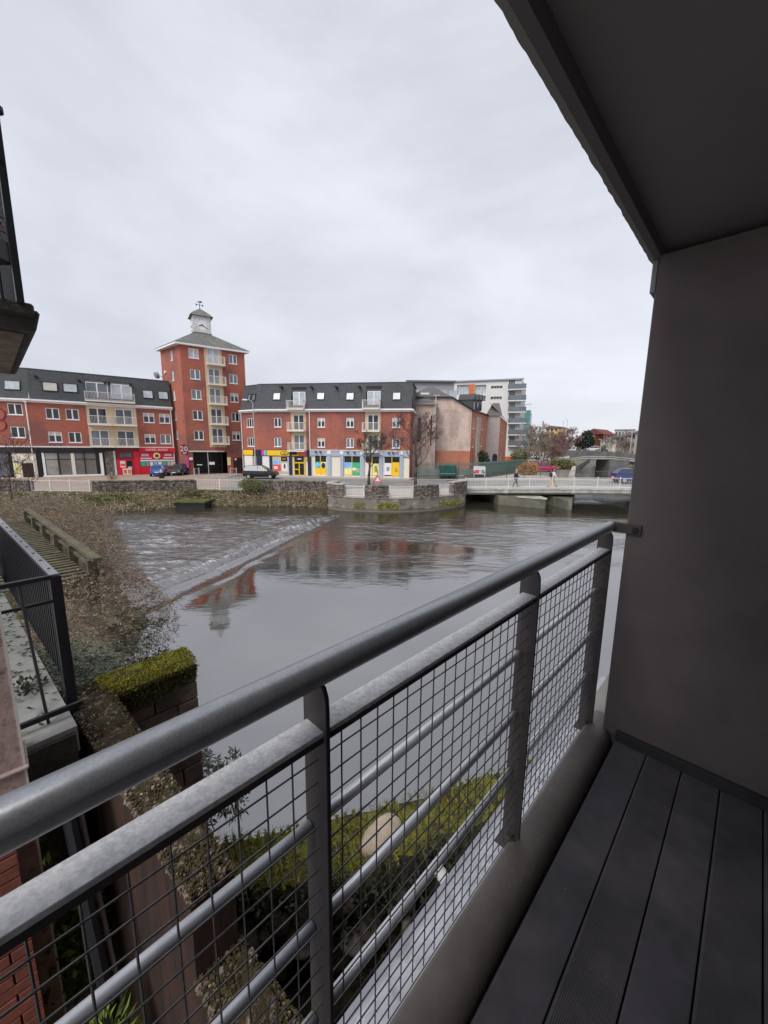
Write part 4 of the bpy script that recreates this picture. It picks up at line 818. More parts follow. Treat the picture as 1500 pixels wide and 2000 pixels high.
e = ring(.75,TZ+.02); e2 = ring(.75,TZ+.28); mb = MB(); mb.hexa([*e,*e2]); mk('eaves_fascia', mb, M_white, rootT)
TR = PY(392,656,ctr.y).z; cd = FT.d; cn = FT.n; HC = 1.16
def csq(h, z, c=None): c = c or Vector((ctr.x,ctr.y,0)); return [c-cd*h+cn*h+ZZ*z, c+cd*h+cn*h+ZZ*z, c+cd*h-cn*h+ZZ*z, c-cd*h-cn*h+ZZ*z]
e3 = ring(.82,TZ+.285); cq = csq(HC+.05, TR); quads_obj('roof', [[e3[i],e3[(i+1)%4],cq[(i+1)%4],cq[i]] for i in range(4)], M_slate2, rootT)
TH = 2.35; mb = MB(); mb.hexa([*csq(HC,TR-.4),*csq(HC,TR+TH)]); tur = mk('clock_turret', mb, M_whiteold, rootT)
mb = MB(); mb.hexa([*csq(HC+.06,TR-.02),*csq(HC+.06,TR+.14)]); mk('base_moulding', mb, M_slate3, tur)
prev = csq(HC+.32,TR+TH); qs = [list(reversed(prev))]
for h_, z_ in ((HC*.95,TR+TH+.42),(HC*.5,TR+TH+.85),(.06,TR+TH+1.25)):
    cur = csq(h_, z_); qs += [[prev[i],prev[(i+1)%4],cur[(i+1)%4],cur[i]] for i in range(4)]; prev = cur
quads_obj('turret_roof', qs, M_slate2, tur)
top = Vector((ctr.x,ctr.y,TR+TH+1.2)); mb = MB(); mb.tube(top, top+ZZ*.95, .05, .03, 6); mb.tube(top+ZZ*.55-cd*.38, top+ZZ*.55+cd*.38, .025); mb.tube(top+ZZ*.55-cn*.38, top+ZZ*.55+cn*.38, .025)
for s_ in (-.4,.4): mb.box(top.x+cd.x*s_-.07, top.x+cd.x*s_+.07, top.y+cd.y*s_-.07, top.y+cd.y*s_+.07, top.z+.46, top.z+.64)
mb.poly([top+ZZ*.95-cd*.3, top+ZZ*.85+cd*.3, top+ZZ*1.15+cd*.3]); mb.tube(top+ZZ*.9-cd*.32, top+ZZ*.95+cd*.34, .03); mk('weather_vane', mb, M_clock, tur)
for side, (dx, nx) in enumerate(((cd, cn), (cn, -cd))):     # front dial and left dial
    c0 = Vector((ctr.x,ctr.y,TR+TH*.50))+nx*(HC+.012); fr = Matrix.Identity(4); dxx = dx if side == 0 else cn
    ex = cd if side == 0 else cn; en = nx
    for i in range(3): fr[i][0] = ex[i]; fr[i][1] = ZZ[i]; fr[i][2] = en[i]; fr[i][3] = c0[i]
    q = MB(); ps = [(.92*math.cos(t*math.pi/14), .92*math.sin(t*math.pi/14), .012) for t in range(28)]; q.poly(ps); mk('clock_dial', q, M_white, tur, fr)
    for k, s in enumerate(['XII','I','II','III','IIII','V','VI','VII','VIII','IX','X','XI']):
        a = math.pi/2-k*math.pi/6; text('numeral', s, .27, M_num, tur, fr @ Matrix.Translation((.73*math.cos(a),.73*math.sin(a),.03)) @ Matrix.Rotation(a-math.pi/2,4,'Z'), .004)
    q = MB()
    for ang, ln, w in ((math.pi/2-math.radians(250), .5, .075), (math.pi/2-math.radians(120), .72, .055)):
        dx_, dy_ = math.cos(ang), math.sin(ang); q.hexa([(-dy_*w-dx_*.1,dx_*w-dy_*.1,.05),(dy_*w-dx_*.1,-dx_*w-dy_*.1,.05),(dx_*ln+dy_*w*.4,dy_*ln-dx_*w*.4,.05),(dx_*ln-dy_*w*.4,dy_*ln+dx_*w*.4,.05),(-dy_*w-dx_*.1,dx_*w-dy_*.1,.07),(dy_*w-dx_*.1,-dx_*w-dy_*.1,.07),(dx_*ln+dy_*w*.4,dy_*ln-dx_*w*.4,.07),(dx_*ln-dy_*w*.4,dy_*ln+dx_*w*.4,.07)])
    mk('clock_hands', q, M_clock, tur, fr)
# tower ground floor: gate, signs, door
mb = MB(); mb.quad((gs0-.1,3.0,GZ),(gs1+.1,3.0,GZ),(gs1+.1,3.0,gz1+.1),(gs0-.1,3.0,gz1+.1)); mb.box(gs0-.05,gs0,.1,3,GZ,gz1); mb.box(gs1,gs1+.05,.1,3,GZ,gz1); mk('passage', mb, M_black, rootT, FT.M)
q = MB(); n = 26
for i in range(n+1): x = gs0+.04+(gs1-gs0-.08)*i/n; q.box(x-.012,x+.012,.08,.105,GZ+.05,gz1-.05)
for z in (GZ+.1,GZ+1.3,gz1-.1): q.box(gs0,gs1,.07,.11,z-.03,z+.03)
mk('gate', q, M_blacksteel, rootT, FT.M); gm = (gs0+gs1)/2
fbox(FT, rootT, 'gate_post', gm-.05, gm+.05, GZ, gz1, .0, M_lampgrey, .1); fbox(FT, rootT, 'gate_sign', gm+.1, gm+.85, GZ+1.35, GZ+1.75, .02, M_shopwhite, .05); fbox(FT, rootT, 'gate_sign', gs0+.4, gs0+1.1, GZ+1.3, GZ+1.42, .02, M_shopwhite, .05)
fbox(FT, rootT, 'lintel', gs0-.55, gs1+.35, gz1, gz1+.16, .08, M_whiteold)
s0, zc = FT.hit(358.5,877); fbox(FT, rootT, 'wall_sign', FT.s_at(353,-.3)+.0, FT.s_at(364.5,-.3), zc-.75, zc+.6, .12, M_dred); text('sign_lettering', '20', 1.0, M_shopwhite, rootT, FT.T(FT.s_at(358.8,-.3),-.14,zc+.0) @ RX); fbox(FT, rootT, 'sign_strip', FT.s_at(356,-.3), FT.s_at(362.5,-.3), zc-.6, zc-.48, .14, M_shopwhite)
pan(FT, rootT, 'banner', 364.5, 368, -3.2, -1.5, .3, M_magenta); pan(FT, rootT, 'flag_sign', 369, 376, -2.1, -1.75, .25, M_shopwhite)
s0, z_ = FT.hit(*z2(952,1705)); s1, _ = FT.hit(*z2(1040,1705)); fbox(FT, rootT, 'side_door', s0, s1, GZ, z_, .03, M_wallA); fbox(FT, rootT, 'door_surround', s0-.12, s0, GZ, z_+.1, .08, M_dred); fbox(FT, rootT, 'door_surround', s0-.12, s1+.1, z_, z_+.12, .08, M_dred)
pan(FT, rootT, 'notice_board', 444, 450.5, -2.9, -1.75, .08, M_ltyellow); oval(FT, rootT, 460, -2.05, .16, .16, .10, M_shopwhite, 'wall_light')
q = MB(); p = FL.hit(z2(168,0)[0], z2(0,828)[1])
c = Vector((tL.x,tL.y,P(311,733,1).z)); zz = PY(311,733,tL.y).z; q.tube((tL.x-.5,tL.y-.2,zz),(tL.x-.75,tL.y-.5,zz-.1),.5,.42,12); q.tube((tL.x,tL.y,zz-.2),(tL.x-.55,tL.y-.3,zz),.04); mk('satellite_dish', q, M_greysteel, rootT)
z_ = PY(328,728,tC.y+3).z; s, z = FL.hit(323.5,727); q = MB(); q.tube((s,0,z),(s,-.15,z),.2,k=10); mk('alarm_box', q, M_white, rootT, FL.M)

# ---- pink gabled building at the corner
def g4(x, y): return (780+x/5.357, 720+y/5.357)
Ga = PY(800,900,58.6); Gb = PY(917.2,900,57.8); G1 = Fac(Ga, Gb)
rootG = empty('pink_gabled_building', (Gb.x,Gb.y,GZ), 'pink rendered building with a blank gable wall above a band of orange brick', 'building')
def gp(x, y, o=0): s, z = G1.hit(*g4(x,y)); return (s, -o, z)
zb_ = G1.hit(*g4(700,862))[1]
w = [(0,0,zb_),(G1.L,0,zb_),gp(735,437),gp(552,305),gp(120,305)]; w[2] = (G1.L,0,w[2][2]); w[4] = (0,0,w[4][2])
mb = MB(); mb.poly(w); mb.poly([(G1.L,0,GZ),(G1.L,0,zb_),(0,0,zb_),(0,0,GZ)][::-1], 1); mk('wall', mb, [M_pink, M_brick_o], rootG, G1.M)
ap = gp(340,157); apb = (ap[0], 3.2, ap[2]+.25); rb = (ap[0], 14, ap[2]+.25); eR = gp(742,440); eR = (G1.L+.3,-.25,eR[2]); kR = (gp(552,300)[0],-.3,gp(552,300)[2]); kL = (-.5,-.3,kR[2]); eRb = (G1.L+.3,11.5,eR[2])
mb = MB(); mb.poly([kL,kR,apb]); mb.poly([kR,eR,eRb,rb,apb]); mb.poly([kL,apb,rb,(-1,14,kL[2])]); mk('roof', mb, M_slate3, rootG, G1.M)
mb = MB(); mb.path([kL,kR,eR], .10, 4); mk('verge_board', mb, M_black, rootG, G1.M)
sk = gp(268,262); mb = MB(); mb.box(sk[0]-.6,sk[0]+.6,-.05,.05,-.25,.25); mk('roof_window', mb, M_gsky, rootG, G1.M @ Matrix.Translation((0,.55,sk[2]+.05)) @ Matrix.Rotation(-.9,4,'X'))
q = MB(); s_, z_ = G1.hit(*g4(375,285)); q.tube((s_,-.15,GZ),(s_,-.15,z_),.07); mk('drain_pipe', q, M_whiteold, rootG, G1.M)
q = MB(); s_, z_ = G1.hit(*g4(388,670)); q.box(s_-.3,s_+.1,-.5,-.05,z_-.1,z_+.3); mk('wall_lamp', q, M_greysteel, rootG, G1.M)
# stair annex in front on the left
An = Fac(PY(803,900,56.4), PY(848,900,56.0)); zt_ = An.hit(*g4(200,372))[1]
def apnt(x, y): return An.hit(*g4(x,y))
ops = []
for xa, xb, ya, yb in ((186,230,515,768),(320,345,490,800)):
    s0, z0_ = apnt(xa, yb); s1, z1_ = apnt(xb, ya); ops.append((s0,s1,z0_,z1_))
mk('annex_wall', cells(An.L, GZ, zt_, ops), M_pink, rootG, An.M)
for o in ops:
    mb = MB(); mb.quad((o[0],.12,o[2]),(o[1],.12,o[2]),(o[1],.12,o[3]),(o[0],.12,o[3])); w_ = mk('stair_window', mb, M_gdark, rootG, An.M); mb = MB()
    for k in range(5): zz = o[2]+(o[3]-o[2])*k/4; mb.box(o[0],o[1],.03,.11,zz-.05,zz+.05)
    mb.box(o[0],o[0]+.07,.03,.11,o[2],o[3]); mb.box(o[1]-.07,o[1],.03,.11,o[2],o[3]); mk('frame', mb, M_dred, w_, An.M)
aa = apnt(125,375); bb = apnt(370,405); tt = apnt(235,322); mb = MB(); mb.poly([(-.3,-.3,zt_),(An.L+.3,-.3,zt_),(An.L*.7,1.6,tt[1]+.3),(An.L*.35,1.6,tt[1]+.3)]); mb.poly([(An.L+.3,-.3,zt_),(An.L+.3,2.2,zt_),(An.L*.7,1.6,tt[1]+.3)]); mk('annex_roof', mb, M_slate3, rootG, An.M)
mb = MB(); mb.path([(-.3,-.32,zt_),(An.L+.3,-.32,zt_)], .08, 4); mb.quad((An.L,0,GZ),(An.L,2,GZ),(An.L,2,zt_),(An.L,0,zt_)); mk('annex_side', mb, M_greywall, rootG, An.M)
# street side of the pink building
G2 = Fac(Gb, PY(948,900,67.2)); zE = eR[2]
ops = []; sp = []
for x, y, h in ((778,575,1.5),(822,585,1.9),(866,592,1.4),(768,770,1.5),(812,765,1.8),(856,770,1.4),(750,955,1.2)):
    s, z = G2.hit(*g4(x,y)); ops.append((s-.42,s+.42,z-h/2,z+h/2)); sp.append((s,z-h/2,h))
mk('street_wall', cells(G2.L, GZ, zE+.1, ops), M_brick_o, rootG, G2.M)
for s, z, h in sp: add_window(G2, rootG, s, z, .84, h, 'single', M_gdark)
pan(G2, rootG, 'render_strip', *[g4(x,0)[0] for x in (793,838)], GZ, 4.8, .04, M_pink)
fbox(G2, rootG, 'gutter', 0, G2.L, zE+.02, zE+.2, .25, M_black)
for i, x in enumerate((800,838,872)):
    s, z = G2.hit(*g4(x,420)); q = MB(); q.box(s-.55,s+.55,.3,2.6,z-.3,z+1.3); q.hexa([(s-.65,.1,z+1.3),(s+.65,.1,z+1.3),(s+.65,2.6,z+1.3),(s-.65,2.6,z+1.3),(s-.03,.1,z+2.2),(s+.03,.1,z+2.2),(s+.03,2.6,z+2.2),(s-.03,2.6,z+2.2)]); dm = mk('dormer', q, M_slate, rootG, G2.M); q = MB(); q.box(s-.35,s+.35,.27,.31,z-.1,z+1.0); mk('window', q, M_gdark, dm, G2.M)
# second building in the row
H1 = Fac(PY(947.5,900,67.0), PY(972,900,66.5)); H2 = Fac(PY(972,900,66.5), PY(986,900,82)); rootH = empty('grey_rendered_terrace', (H1.A.x,H1.A.y,GZ), 'narrow grey rendered house with orange brick street front behind the pink gabled building', 'building')
zh = H1.hit(960,811)[1]; mk('wall', cells(H1.L, GZ, zh, []), M_greywall, rootH, H1.M); ops = []; sp = []
for x, y in ((1048,610),(1075,620),(1040,760),(1068,770),(1060,905)):
    s, z = H2.hit(*g4(x,y)); ops.append((s-.6,s+.6,z-.8,z+.8)); sp.append((s,z-.8))
ops = [o for o in ops if o[0] > 0 and o[1] < H2.L]; sp = [p_ for p_ in sp if p_[0] > .6 and p_[0] < H2.L-.6]
mk('street_wall', cells(H2.L, GZ, zh-.2, ops), M_brick_o, rootH, H2.M)
for s, z in sp: add_window(H2, rootH, s, z, 1.2, 1.6, 'single', M_gdark)
z5 = H1.hit(965,788)[1]; mb = MB(); mb.poly([(-.3,-.3,zh),(H1.L+.3,-.3,zh),(H1.L-.2,2.2,z5+.3),(.8,2.2,z5+.3)]); mk('roof', mb, M_slate3, rootH, H1.M)
ps = [H2.pt(0,.3,zh-.1), H2.pt(H2.L,.3,zh-.1), H2.pt(H2.L,-2.5,z5+.2), H2.pt(0,-2.0,z5+.3)]; quads_obj('roof', [ps], M_slate3, rootH)
s0, _ = H1.hit(*g4(978,950)); q = MB(); q.box(H1.L-.9,H1.L-.1,-.06,0,GZ,-1.3); mk('arched_door', q, M_navy, rootH, H1.M); q = MB(); q.tube((H1.L-.5,-.06,-1.3),(H1.L-.5,0.02,-1.3),.4,k=16); mk('door_arch', q, M_navy, rootH, H1.M)
# grey long roof building behind
K1 = Fac(PY(793,880,84), PY(882,880,84)); rootK = empty('glazed_roof_block', (K1.A.x,K1.A.y,GZ), 'grey flat roofed block with a strip of glazing behind the pink building', 'building')
zk = K1.hit(840,747)[1]; mk('wall', cells(K1.L, GZ, zk, []), M_greysteel, rootK, K1.M); fbox(K1, rootK, 'roof_edge', -.3, K1.L+.3, zk, zk+.35, .6, M_slate2)
for i in range(5): s = .8+i*2.0; fbox(K1, rootK, 'window', s, s+1.6, zk-3.6, zk-1.6, .06, M_gsky)
# white modern block
W1 = Fac(PY(877,880,101), PY(1011,880,96)); rootX = empty('white_modern_block', (W1.A.x,W1.A.y,GZ), 'tall white rendered modern apartment block with an orange panel and stacked corner balconies', 'apartment building')
zx = W1.hit(1005,742)[1]; def_ = []
for xa, xb, ya, yb in ((605,725,172,272),(795,905,172,262),(800,900,285,340),(960,1078,182,206),(955,1070,294,320)):
    s0, zz1 = W1.hit(*g4(xa,ya)); s1, zz0 = W1.hit(*g4(xb,yb)); def_.append((s0,s1,zz0,zz1))
lg = []
for y in (205,322,440,555,675,790):
    s0, zz = W1.hit(*g4(1145,y)); s1, _ = W1.hit(*g4(1205,y)); lg.append((s0,min(s1,W1.L-.1),zz-.35,zz+1.95))
mk('wall', cells(W1.L, GZ, zx, def_+lg, .5), M_modern, rootX, W1.M)
for o in def_+lg:
    mb = MB(); mb.quad((o[0],.45,o[2]),(o[1],.45,o[2]),(o[1],.45,o[3]),(o[0],.45,o[3])); w_ = mk('window', mb, M_gsky if o in def_[:2] else M_gmid, rootX, W1.M); q = MB(); n = 4
    for k in range(1, n): x = o[0]+(o[1]-o[0])*k/n; q.box(x-.06,x+.06,.3,.44,o[2],o[3])
    mk('mullion', q, M_whiteold, w_, W1.M)
s0, zz1 = W1.hit(*g4(728,165)); s1, zz0 = W1.hit(*g4(784,280)); fbox(W1, rootX, 'orange_panel', s0, s1, zz0, zz1, .12, M_orange)
W2 = Fac(W1.B, PY(1019,880,108)); mk('side_wall', cells(W2.L, GZ, zx, []), M_modern, rootX, W2.M); fbox(W1, rootX, 'roof_edge', -.3, W1.L+.4, zx, zx+.3, .4, M_greysteel)
for o in lg:
    q = MB(); q.box(o[0]-.2,o[1]+2.6,-1.3,0,o[2]-.25,o[2]); b_ = mk('balcony', q, M_modern, rootX, W1.M); q = MB(); q.box(o[0]-.2,o[1]+2.6,-1.3,-1.22,o[2],o[2]+1.15); q.box(o[1]+2.52,o[1]+2.6,-1.3,0,o[2],o[2]+1.15); mk('glass_rail', q, M_gmid, b_, W1.M)
Tt = Fac(PY(1018,880,118), PY(1031,880,116)); rootY = empty('teal_tower', (Tt.A.x,Tt.A.y,GZ), 'slim teal clad tower behind the white modern block', 'building'); zy = Tt.hit(1024,802)[1]; mk('wall', cells(Tt.L, GZ, zy, []), M_teal, rootY, Tt.M)
Tq = Fac(Tt.B, PY(1034,880,130)); mk('side_wall', cells(Tq.L, GZ, zy, []), M_teal, rootY, Tq.M)
q = MB()
for k in range(9): q.box(-.1,Tt.L+.1,-.12,0,GZ+2+k*1.7*1.1,GZ+2.15+k*1.87)
mk('floor_band', q, M_greysteel, rootY, Tt.M)
# low orange brick wall and pale shelter by the car park
mb = MB(); a = P(984,905,-3.9); mb.box(PY(983,900,92).x, PY(1012,900,92).x, 92, 93, GZ, -1.9); mk('brick_wall_low', mb, M_orange, label='low orange wall at the foot of the white modern block', cat='wall')
c = PY(1027,900,93); root = empty('peaked_shelter', (c.x,c.y,GZ), 'small pale peaked shelter beside the car park with a dark arched opening', 'shelter'); q = MB(); q.hexa([(c.x-2,c.y,GZ),(c.x+2,c.y,GZ),(c.x+2,c.y+3,GZ),(c.x-2,c.y+3,GZ),(c.x-.5,c.y,GZ+4.4),(c.x+.5,c.y,GZ+4.4),(c.x+.5,c.y+3,GZ+4.4),(c.x-.5,c.y+3,GZ+4.4)]); mk('roof', q, M_coping, root)
q = MB(); q.hexa([(c.x-.7,c.y-.1,GZ+.8),(c.x+.7,c.y-.1,GZ+.8),(c.x+.7,c.y+.2,GZ+.8),(c.x-.7,c.y+.2,GZ+.8),(c.x-.2,c.y-.1,GZ+3.3),(c.x+.2,c.y-.1,GZ+3.3),(c.x+.2,c.y+.2,GZ+3.3),(c.x-.2,c.y+.2,GZ+3.3)]); mk('opening', q, M_black, root)
# far buildings
def simple_building(name, x0, x1, Y0, Y1, ytop, zg, m, label, rows, cols, roofm=None, pitch=0, wm=None, wfrac=.5):
    F = Fac(PY(x0,880,Y0), PY(x1,880,Y1)); zt = PY((x0+x1)/2, ytop, (Y0+Y1)/2).z; root = empty(name, (F.A.x,F.A.y,zg), label, 'building')
    ops = []; fh = (zt-zg)/rows; cw = F.L/cols
    for r_ in range(rows):
        for c_ in range(cols): ops.append((c_*cw+cw*(1-wfrac)/2, c_*cw+cw*(1+wfrac)/2, zg+r_*fh+fh*.3, zg+r_*fh+fh*.8))
    mk('wall', cells(F.L, zg, zt, ops, .3), m, root, F.M)
    for o in ops: fbox(F, root, 'window', o[0], o[1], o[2], o[3], -.2, wm or M_gdark, .3)
    q = MB()
    if pitch: q.hexa([(-.4,-.4,zt),(F.L+.4,-.4,zt),(F.L+.4,8,zt),(-.4,8,zt),(-.4,3.7,zt+pitch),(F.L+.4,3.7,zt+pitch),(F.L+.4,3.9,zt+pitch),(-.4,3.9,zt+pitch)])
    else: q.box(-.3,F.L+.3,-.3,8,zt,zt+.4)
    mk('roof', q, roofm or M_slate3, root, F.M)
    q = MB(); q.quad((F.L,0,zg),(F.L,8,zg),(F.L,8,zt),(F.L,0,zt)); mk('side_wall', q, m, root, F.M); return F, root
M_peach = mat('peach_render', (0.62,0.42,0.25), 0.9, var=0.08); M_rtile = mat('red_roof_tiles', (0.14,0.045,0.04), 0.85, var=0.15)
simple_building('peach_apartment_block', 1063, 1087, 205, 200, 836, GZ, M_peach, 'peach coloured apartment block beyond the bare trees, left half with balconies', 6, 3, pitch=0)
simple_building('peach_apartment_block', 1087, 1112, 200, 212, 838, GZ, M_creamp, 'cream gable end of the apartment block rising behind the bare trees', 6, 2, pitch=1.5)
simple_building('pale_house', 1036, 1062, 180, 178, 852, GZ, M_whiteold, 'pale low house partly hidden behind the bare trees next to the teal tower', 4, 4, pitch=1)
F, r_ = simple_building('red_roofed_house', 1176, 1200, 150, 158, 849, -2, M_brick_o, 'brick house with a steep red tiled roof at the far end of the river', 3, 4, M_rtile, pitch=2.2)
simple_building('terrace_house', 1172, 1196, 142, 122, 858, -2, M_creamp, 'pale cream terrace houses along the far quay, lower part of the row', 3, 4, M_slate, pitch=1.4)
simple_building('terrace_house', 1196, 1222, 128, 104, 854, -2, M_greywall, 'grey beige terrace house in the row on the far quay', 3, 4, M_slate3, pitch=1.6)
simple_building('terrace_house', 1222, 1262, 112, 88, 846, -2, M_creamp, 'cream end house of the far quay terrace, next to the dark balcony wall', 3, 4, M_slate3, pitch=1.8)
simple_building('hilltop_block', 1197, 1236, 230, 225, 840, 0, M_greywall, 'grey block on the rise above the far quay terrace', 2, 6)
simple_building('distant_row', 1110, 1180, 330, 330, 864, -1, M_whiteold, 'low distant pale row of houses at the end of the river', 2, 10, pitch=2)

# ================================================================== OBJECTS ON THE FAR QUAY
def loft(secs, closed=True):     # secs: list of rings with equal counts
    mb = MB(); k = len(secs[0]); n = 0
    for r in secs: mb.v += [tuple(p) for p in r]
    for i in range(len(secs)-1):
        for j in range(k):
            a = i*k+j; b = i*k+(j+1)%k; mb.f.append((a, b, b+k, a+k)); mb.m.append(0)
    mb.f.append(tuple(range(k))[::-1]); mb.m.append(0); mb.f.append(tuple((len(secs)-1)*k+j for j in range(k))); mb.m.append(0); return mb
_carm = {}
def car(label, x, y, z, heading, col, style='hatch', group='cars parked on the far quay', name='parked_car', s=1.0, roofcol=None):
    """heading: angle of the car's front measured from +x"""
    key = col
    if key not in _carm: _carm[key] = mat('car_paint_%d' % len(_carm), col, 0.28, metal=0.2, var=0.05, spec=0.6)
    m = _carm[key]; M = Matrix.Translation((x, y, z)) @ Matrix.Rotation(heading, 4, 'Z') @ Matrix.Scale(s, 4)
    root = empty(name, (x,y,z), label, 'car', group, M=Matrix.Translation((x,y,z)))
    if style == 'hatch':  L = [(-1.95,.5,.62,.70),(-1.88,.34,.95,.80),(-1.2,.24,.98,.86),(0,.2,.95,.87),(1.0,.22,.93,.86),(1.6,.3,.82,.80),(1.92,.38,.66,.70)]; cab = [(-1.85,.95,.98,.76),(-1.45,.97,1.40,.60),(-.2,.95,1.47,.60),(.45,.94,1.40,.60),(1.15,.92,.96,.74)]
    elif style == 'suv':  L = [(-2.2,.5,.8,.76),(-2.12,.36,1.08,.86),(-1.3,.28,1.10,.90),(0,.26,1.08,.91),(1.1,.28,1.08,.90),(1.9,.34,.98,.84),(2.2,.42,.78,.74)]; cab = [(-2.1,1.05,1.12,.80),(-1.85,1.07,1.66,.64),(-.2,1.06,1.72,.65),(.3,1.06,1.68,.64),(1.15,1.05,1.12,.78)]
    elif style == 'van':  L = [(-2.0,.4,1.0,.84),(-1.95,.3,1.85,.88),(-.8,.25,1.95,.88),(.4,.25,1.85,.86),(1.1,.28,1.15,.85),(1.7,.3,1.0,.80),(1.95,.38,.75,.70)]; cab = [(.2,1.1,1.7,.80),(.45,1.1,1.72,.76),(1.1,1.08,1.15,.80)]
    else:                 L = [(-2.2,.5,.7,.72),(-2.1,.34,.92,.82),(-1.3,.24,.95,.87),(0,.2,.93,.88),(1.1,.22,.92,.87),(1.9,.3,.80,.80),(2.2,.38,.64,.70)]; cab = [(-1.75,.92,.96,.72),(-.95,.94,1.38,.58),(0,.93,1.43,.59),(.3,.93,1.38,.58),(1.15,.9,.94,.74)]
    secs = [[(x_,-w,(lo+hi)/2),(x_,-w*.93,lo),(x_,w*.93,lo),(x_,w,(lo+hi)/2),(x_,w*.95,hi-.04),(x_,w*.8,hi),(x_,-w*.8,hi),(x_,-w*.95,hi-.04)] for x_,lo,hi,w in L]
    mk('body', loft(secs), m, root, M, smooth=False)
    secs = [[(x_,-w-.03*(hi-lo),lo),(x_,w+.03*(hi-lo),lo),(x_,w*.86 if hi-lo>.2 else w,hi),(x_,-w*.86 if hi-lo>.2 else -w,hi)] for x_,lo,hi,w in cab]
    for q_ in secs:
        if q_[2][2]-q_[0][2] > .2: q_[0] = (q_[0][0], -.80, q_[0][2]); q_[1] = (q_[1][0], .80, q_[1][2])
    gl = mk('glasshouse', loft(secs), M_carglass, root, M)
    if style != 'van':
        r = MB(); c3 = [c_ for c_ in cab if c_[2]-c_[1] > .2]
        for i in range(len(c3)-1):
            a, b = c3[i], c3[i+1]; r.hexa([(a[0],-a[3]*.84,a[2]),(b[0],-b[3]*.84,b[2]),(b[0],b[3]*.84,b[2]),(a[0],a[3]*.84,a[2]),(a[0],-a[3]*.8,a[2]+.045),(b[0],-b[3]*.8,b[2]+.045),(b[0],b[3]*.8,b[2]+.045),(a[0],a[3]*.8,a[2]+.045)])
        for sd in (-1,1):
            for a, b in ((cab[0],cab[1]),(cab[3],cab[4])): r.tube((a[0],sd*(a[3] if a[2]-a[1]<.2 else a[3]*.86),a[2]),(b[0],sd*(b[3] if b[2]-b[1]<.2 else b[3]*.86),b[2]),.035,k=4)
            r.tube((-.25,sd*.8,.95),(-.25,sd*cab[2][3]*.86,cab[2][2]),.035,k=4)
        mk('roof', r, m, root, M)
    Lx = L[-1][0]; wx = Lx*.64
    for sx in (-1,1):
        for sy in (-1,1):
            t = MB(); t.tube((sx*wx,sy*.70,.32),(sx*wx,sy*.90,.32),.32,k=14); w_ = mk('wheel', t, M_tyre, root, M); t = MB(); t.tube((sx*wx,sy*.88,.32),(sx*wx,sy*.915,.32),.19,k=10); mk('rim', t, M_rim, w_, M)
    f = L[-1]; b = L[0]
    for sy in (-1,1):
        t = MB(); t.box(f[0]-.28,f[0]-.02,sy*.58-.14,sy*.58+.14,f[2]-.14,f[2]+.02); mk('headlight', t, M_lamp, root, M)
        t = MB(); t.box(b[0]-.02,b[0]+.16,sy*.66-.11,sy*.66+.11,b[2]-.05,b[2]+.2); mk('tail_light', t, M_tail, root, M)
        t = MB(); t.box(.75,.9,sy*.86,sy*1.02,.9,1.04); mk('wing_mirror', t, m, root, M)
    for e_, xx in ((f, f[0]+.01), (b, b[0]-.03)): t = MB(); t.box(xx,xx+.03,-.26,.26,e_[1]+.02,e_[1]+.13); mk('number_plate', t, M_shopwhite, root, M)
    return root
g0 = GZ+.04
def at_ground(x, y, z=GZ+.04): p = P(x, y, z); return p.x, p.y
x, y = at_ground(297,931.5); car('bright blue hatchback with its tail towards the river, in front of the red shop', x-.3, y+2.2, g0, math.radians(112), (0.03,0.16,0.55))
x, y = at_ground(329,930); car('dark grey green saloon with its bonnet towards the river, between the two blue cars', x, y+2.6, g0, math.radians(-78), (0.06,0.075,0.075), 'saloon')
x, y = at_ground(351,927); car('dark blue small car half hidden at the foot of the clock tower', x-.2, y+.9, g0, math.radians(-70), (0.015,0.04,0.22))
x, y = at_ground(509,935); car('black estate car in side view, parked above the green bush', x, y+.3, g0, math.radians(1), (0.018,0.02,0.024), 'suv', s=.95)
x, y = at_ground(940,937); c_ = car('small white car with orange and green livery on its tail, parked by the green palisade', x, y+1.5, g0, math.radians(78), (0.62,0.63,0.64), 'van', s=.9)
M = WM[c_] @ Matrix.Rotation(math.radians(78),4,'Z') @ Matrix.Scale(.9,4)
q = MB(); q.box(-2.02,-1.97,.05,.6,.95,1.45); mk('livery_panel', q, M_redp, c_, M); q = MB(); q.box(-2.02,-1.97,-.6,-.3,.95,1.5); mk('livery_panel', q, M_green, c_, M); q = MB(); q.box(-2.05,-1.98,-.7,.7,.4,.8); mk('bumper', q, M_navy, c_, M)
# blue car on the bridge
p = P(1222,945,-3.75); car('blue hatchback driving on the bridge, partly behind the dark wall', p.x+.6, bA.y+7.2-(p.x-8)*.1, bz(p.x)+.0, math.radians(-6), (0.03,0.06,0.20), 'hatch', None, 'car', s=1.1)
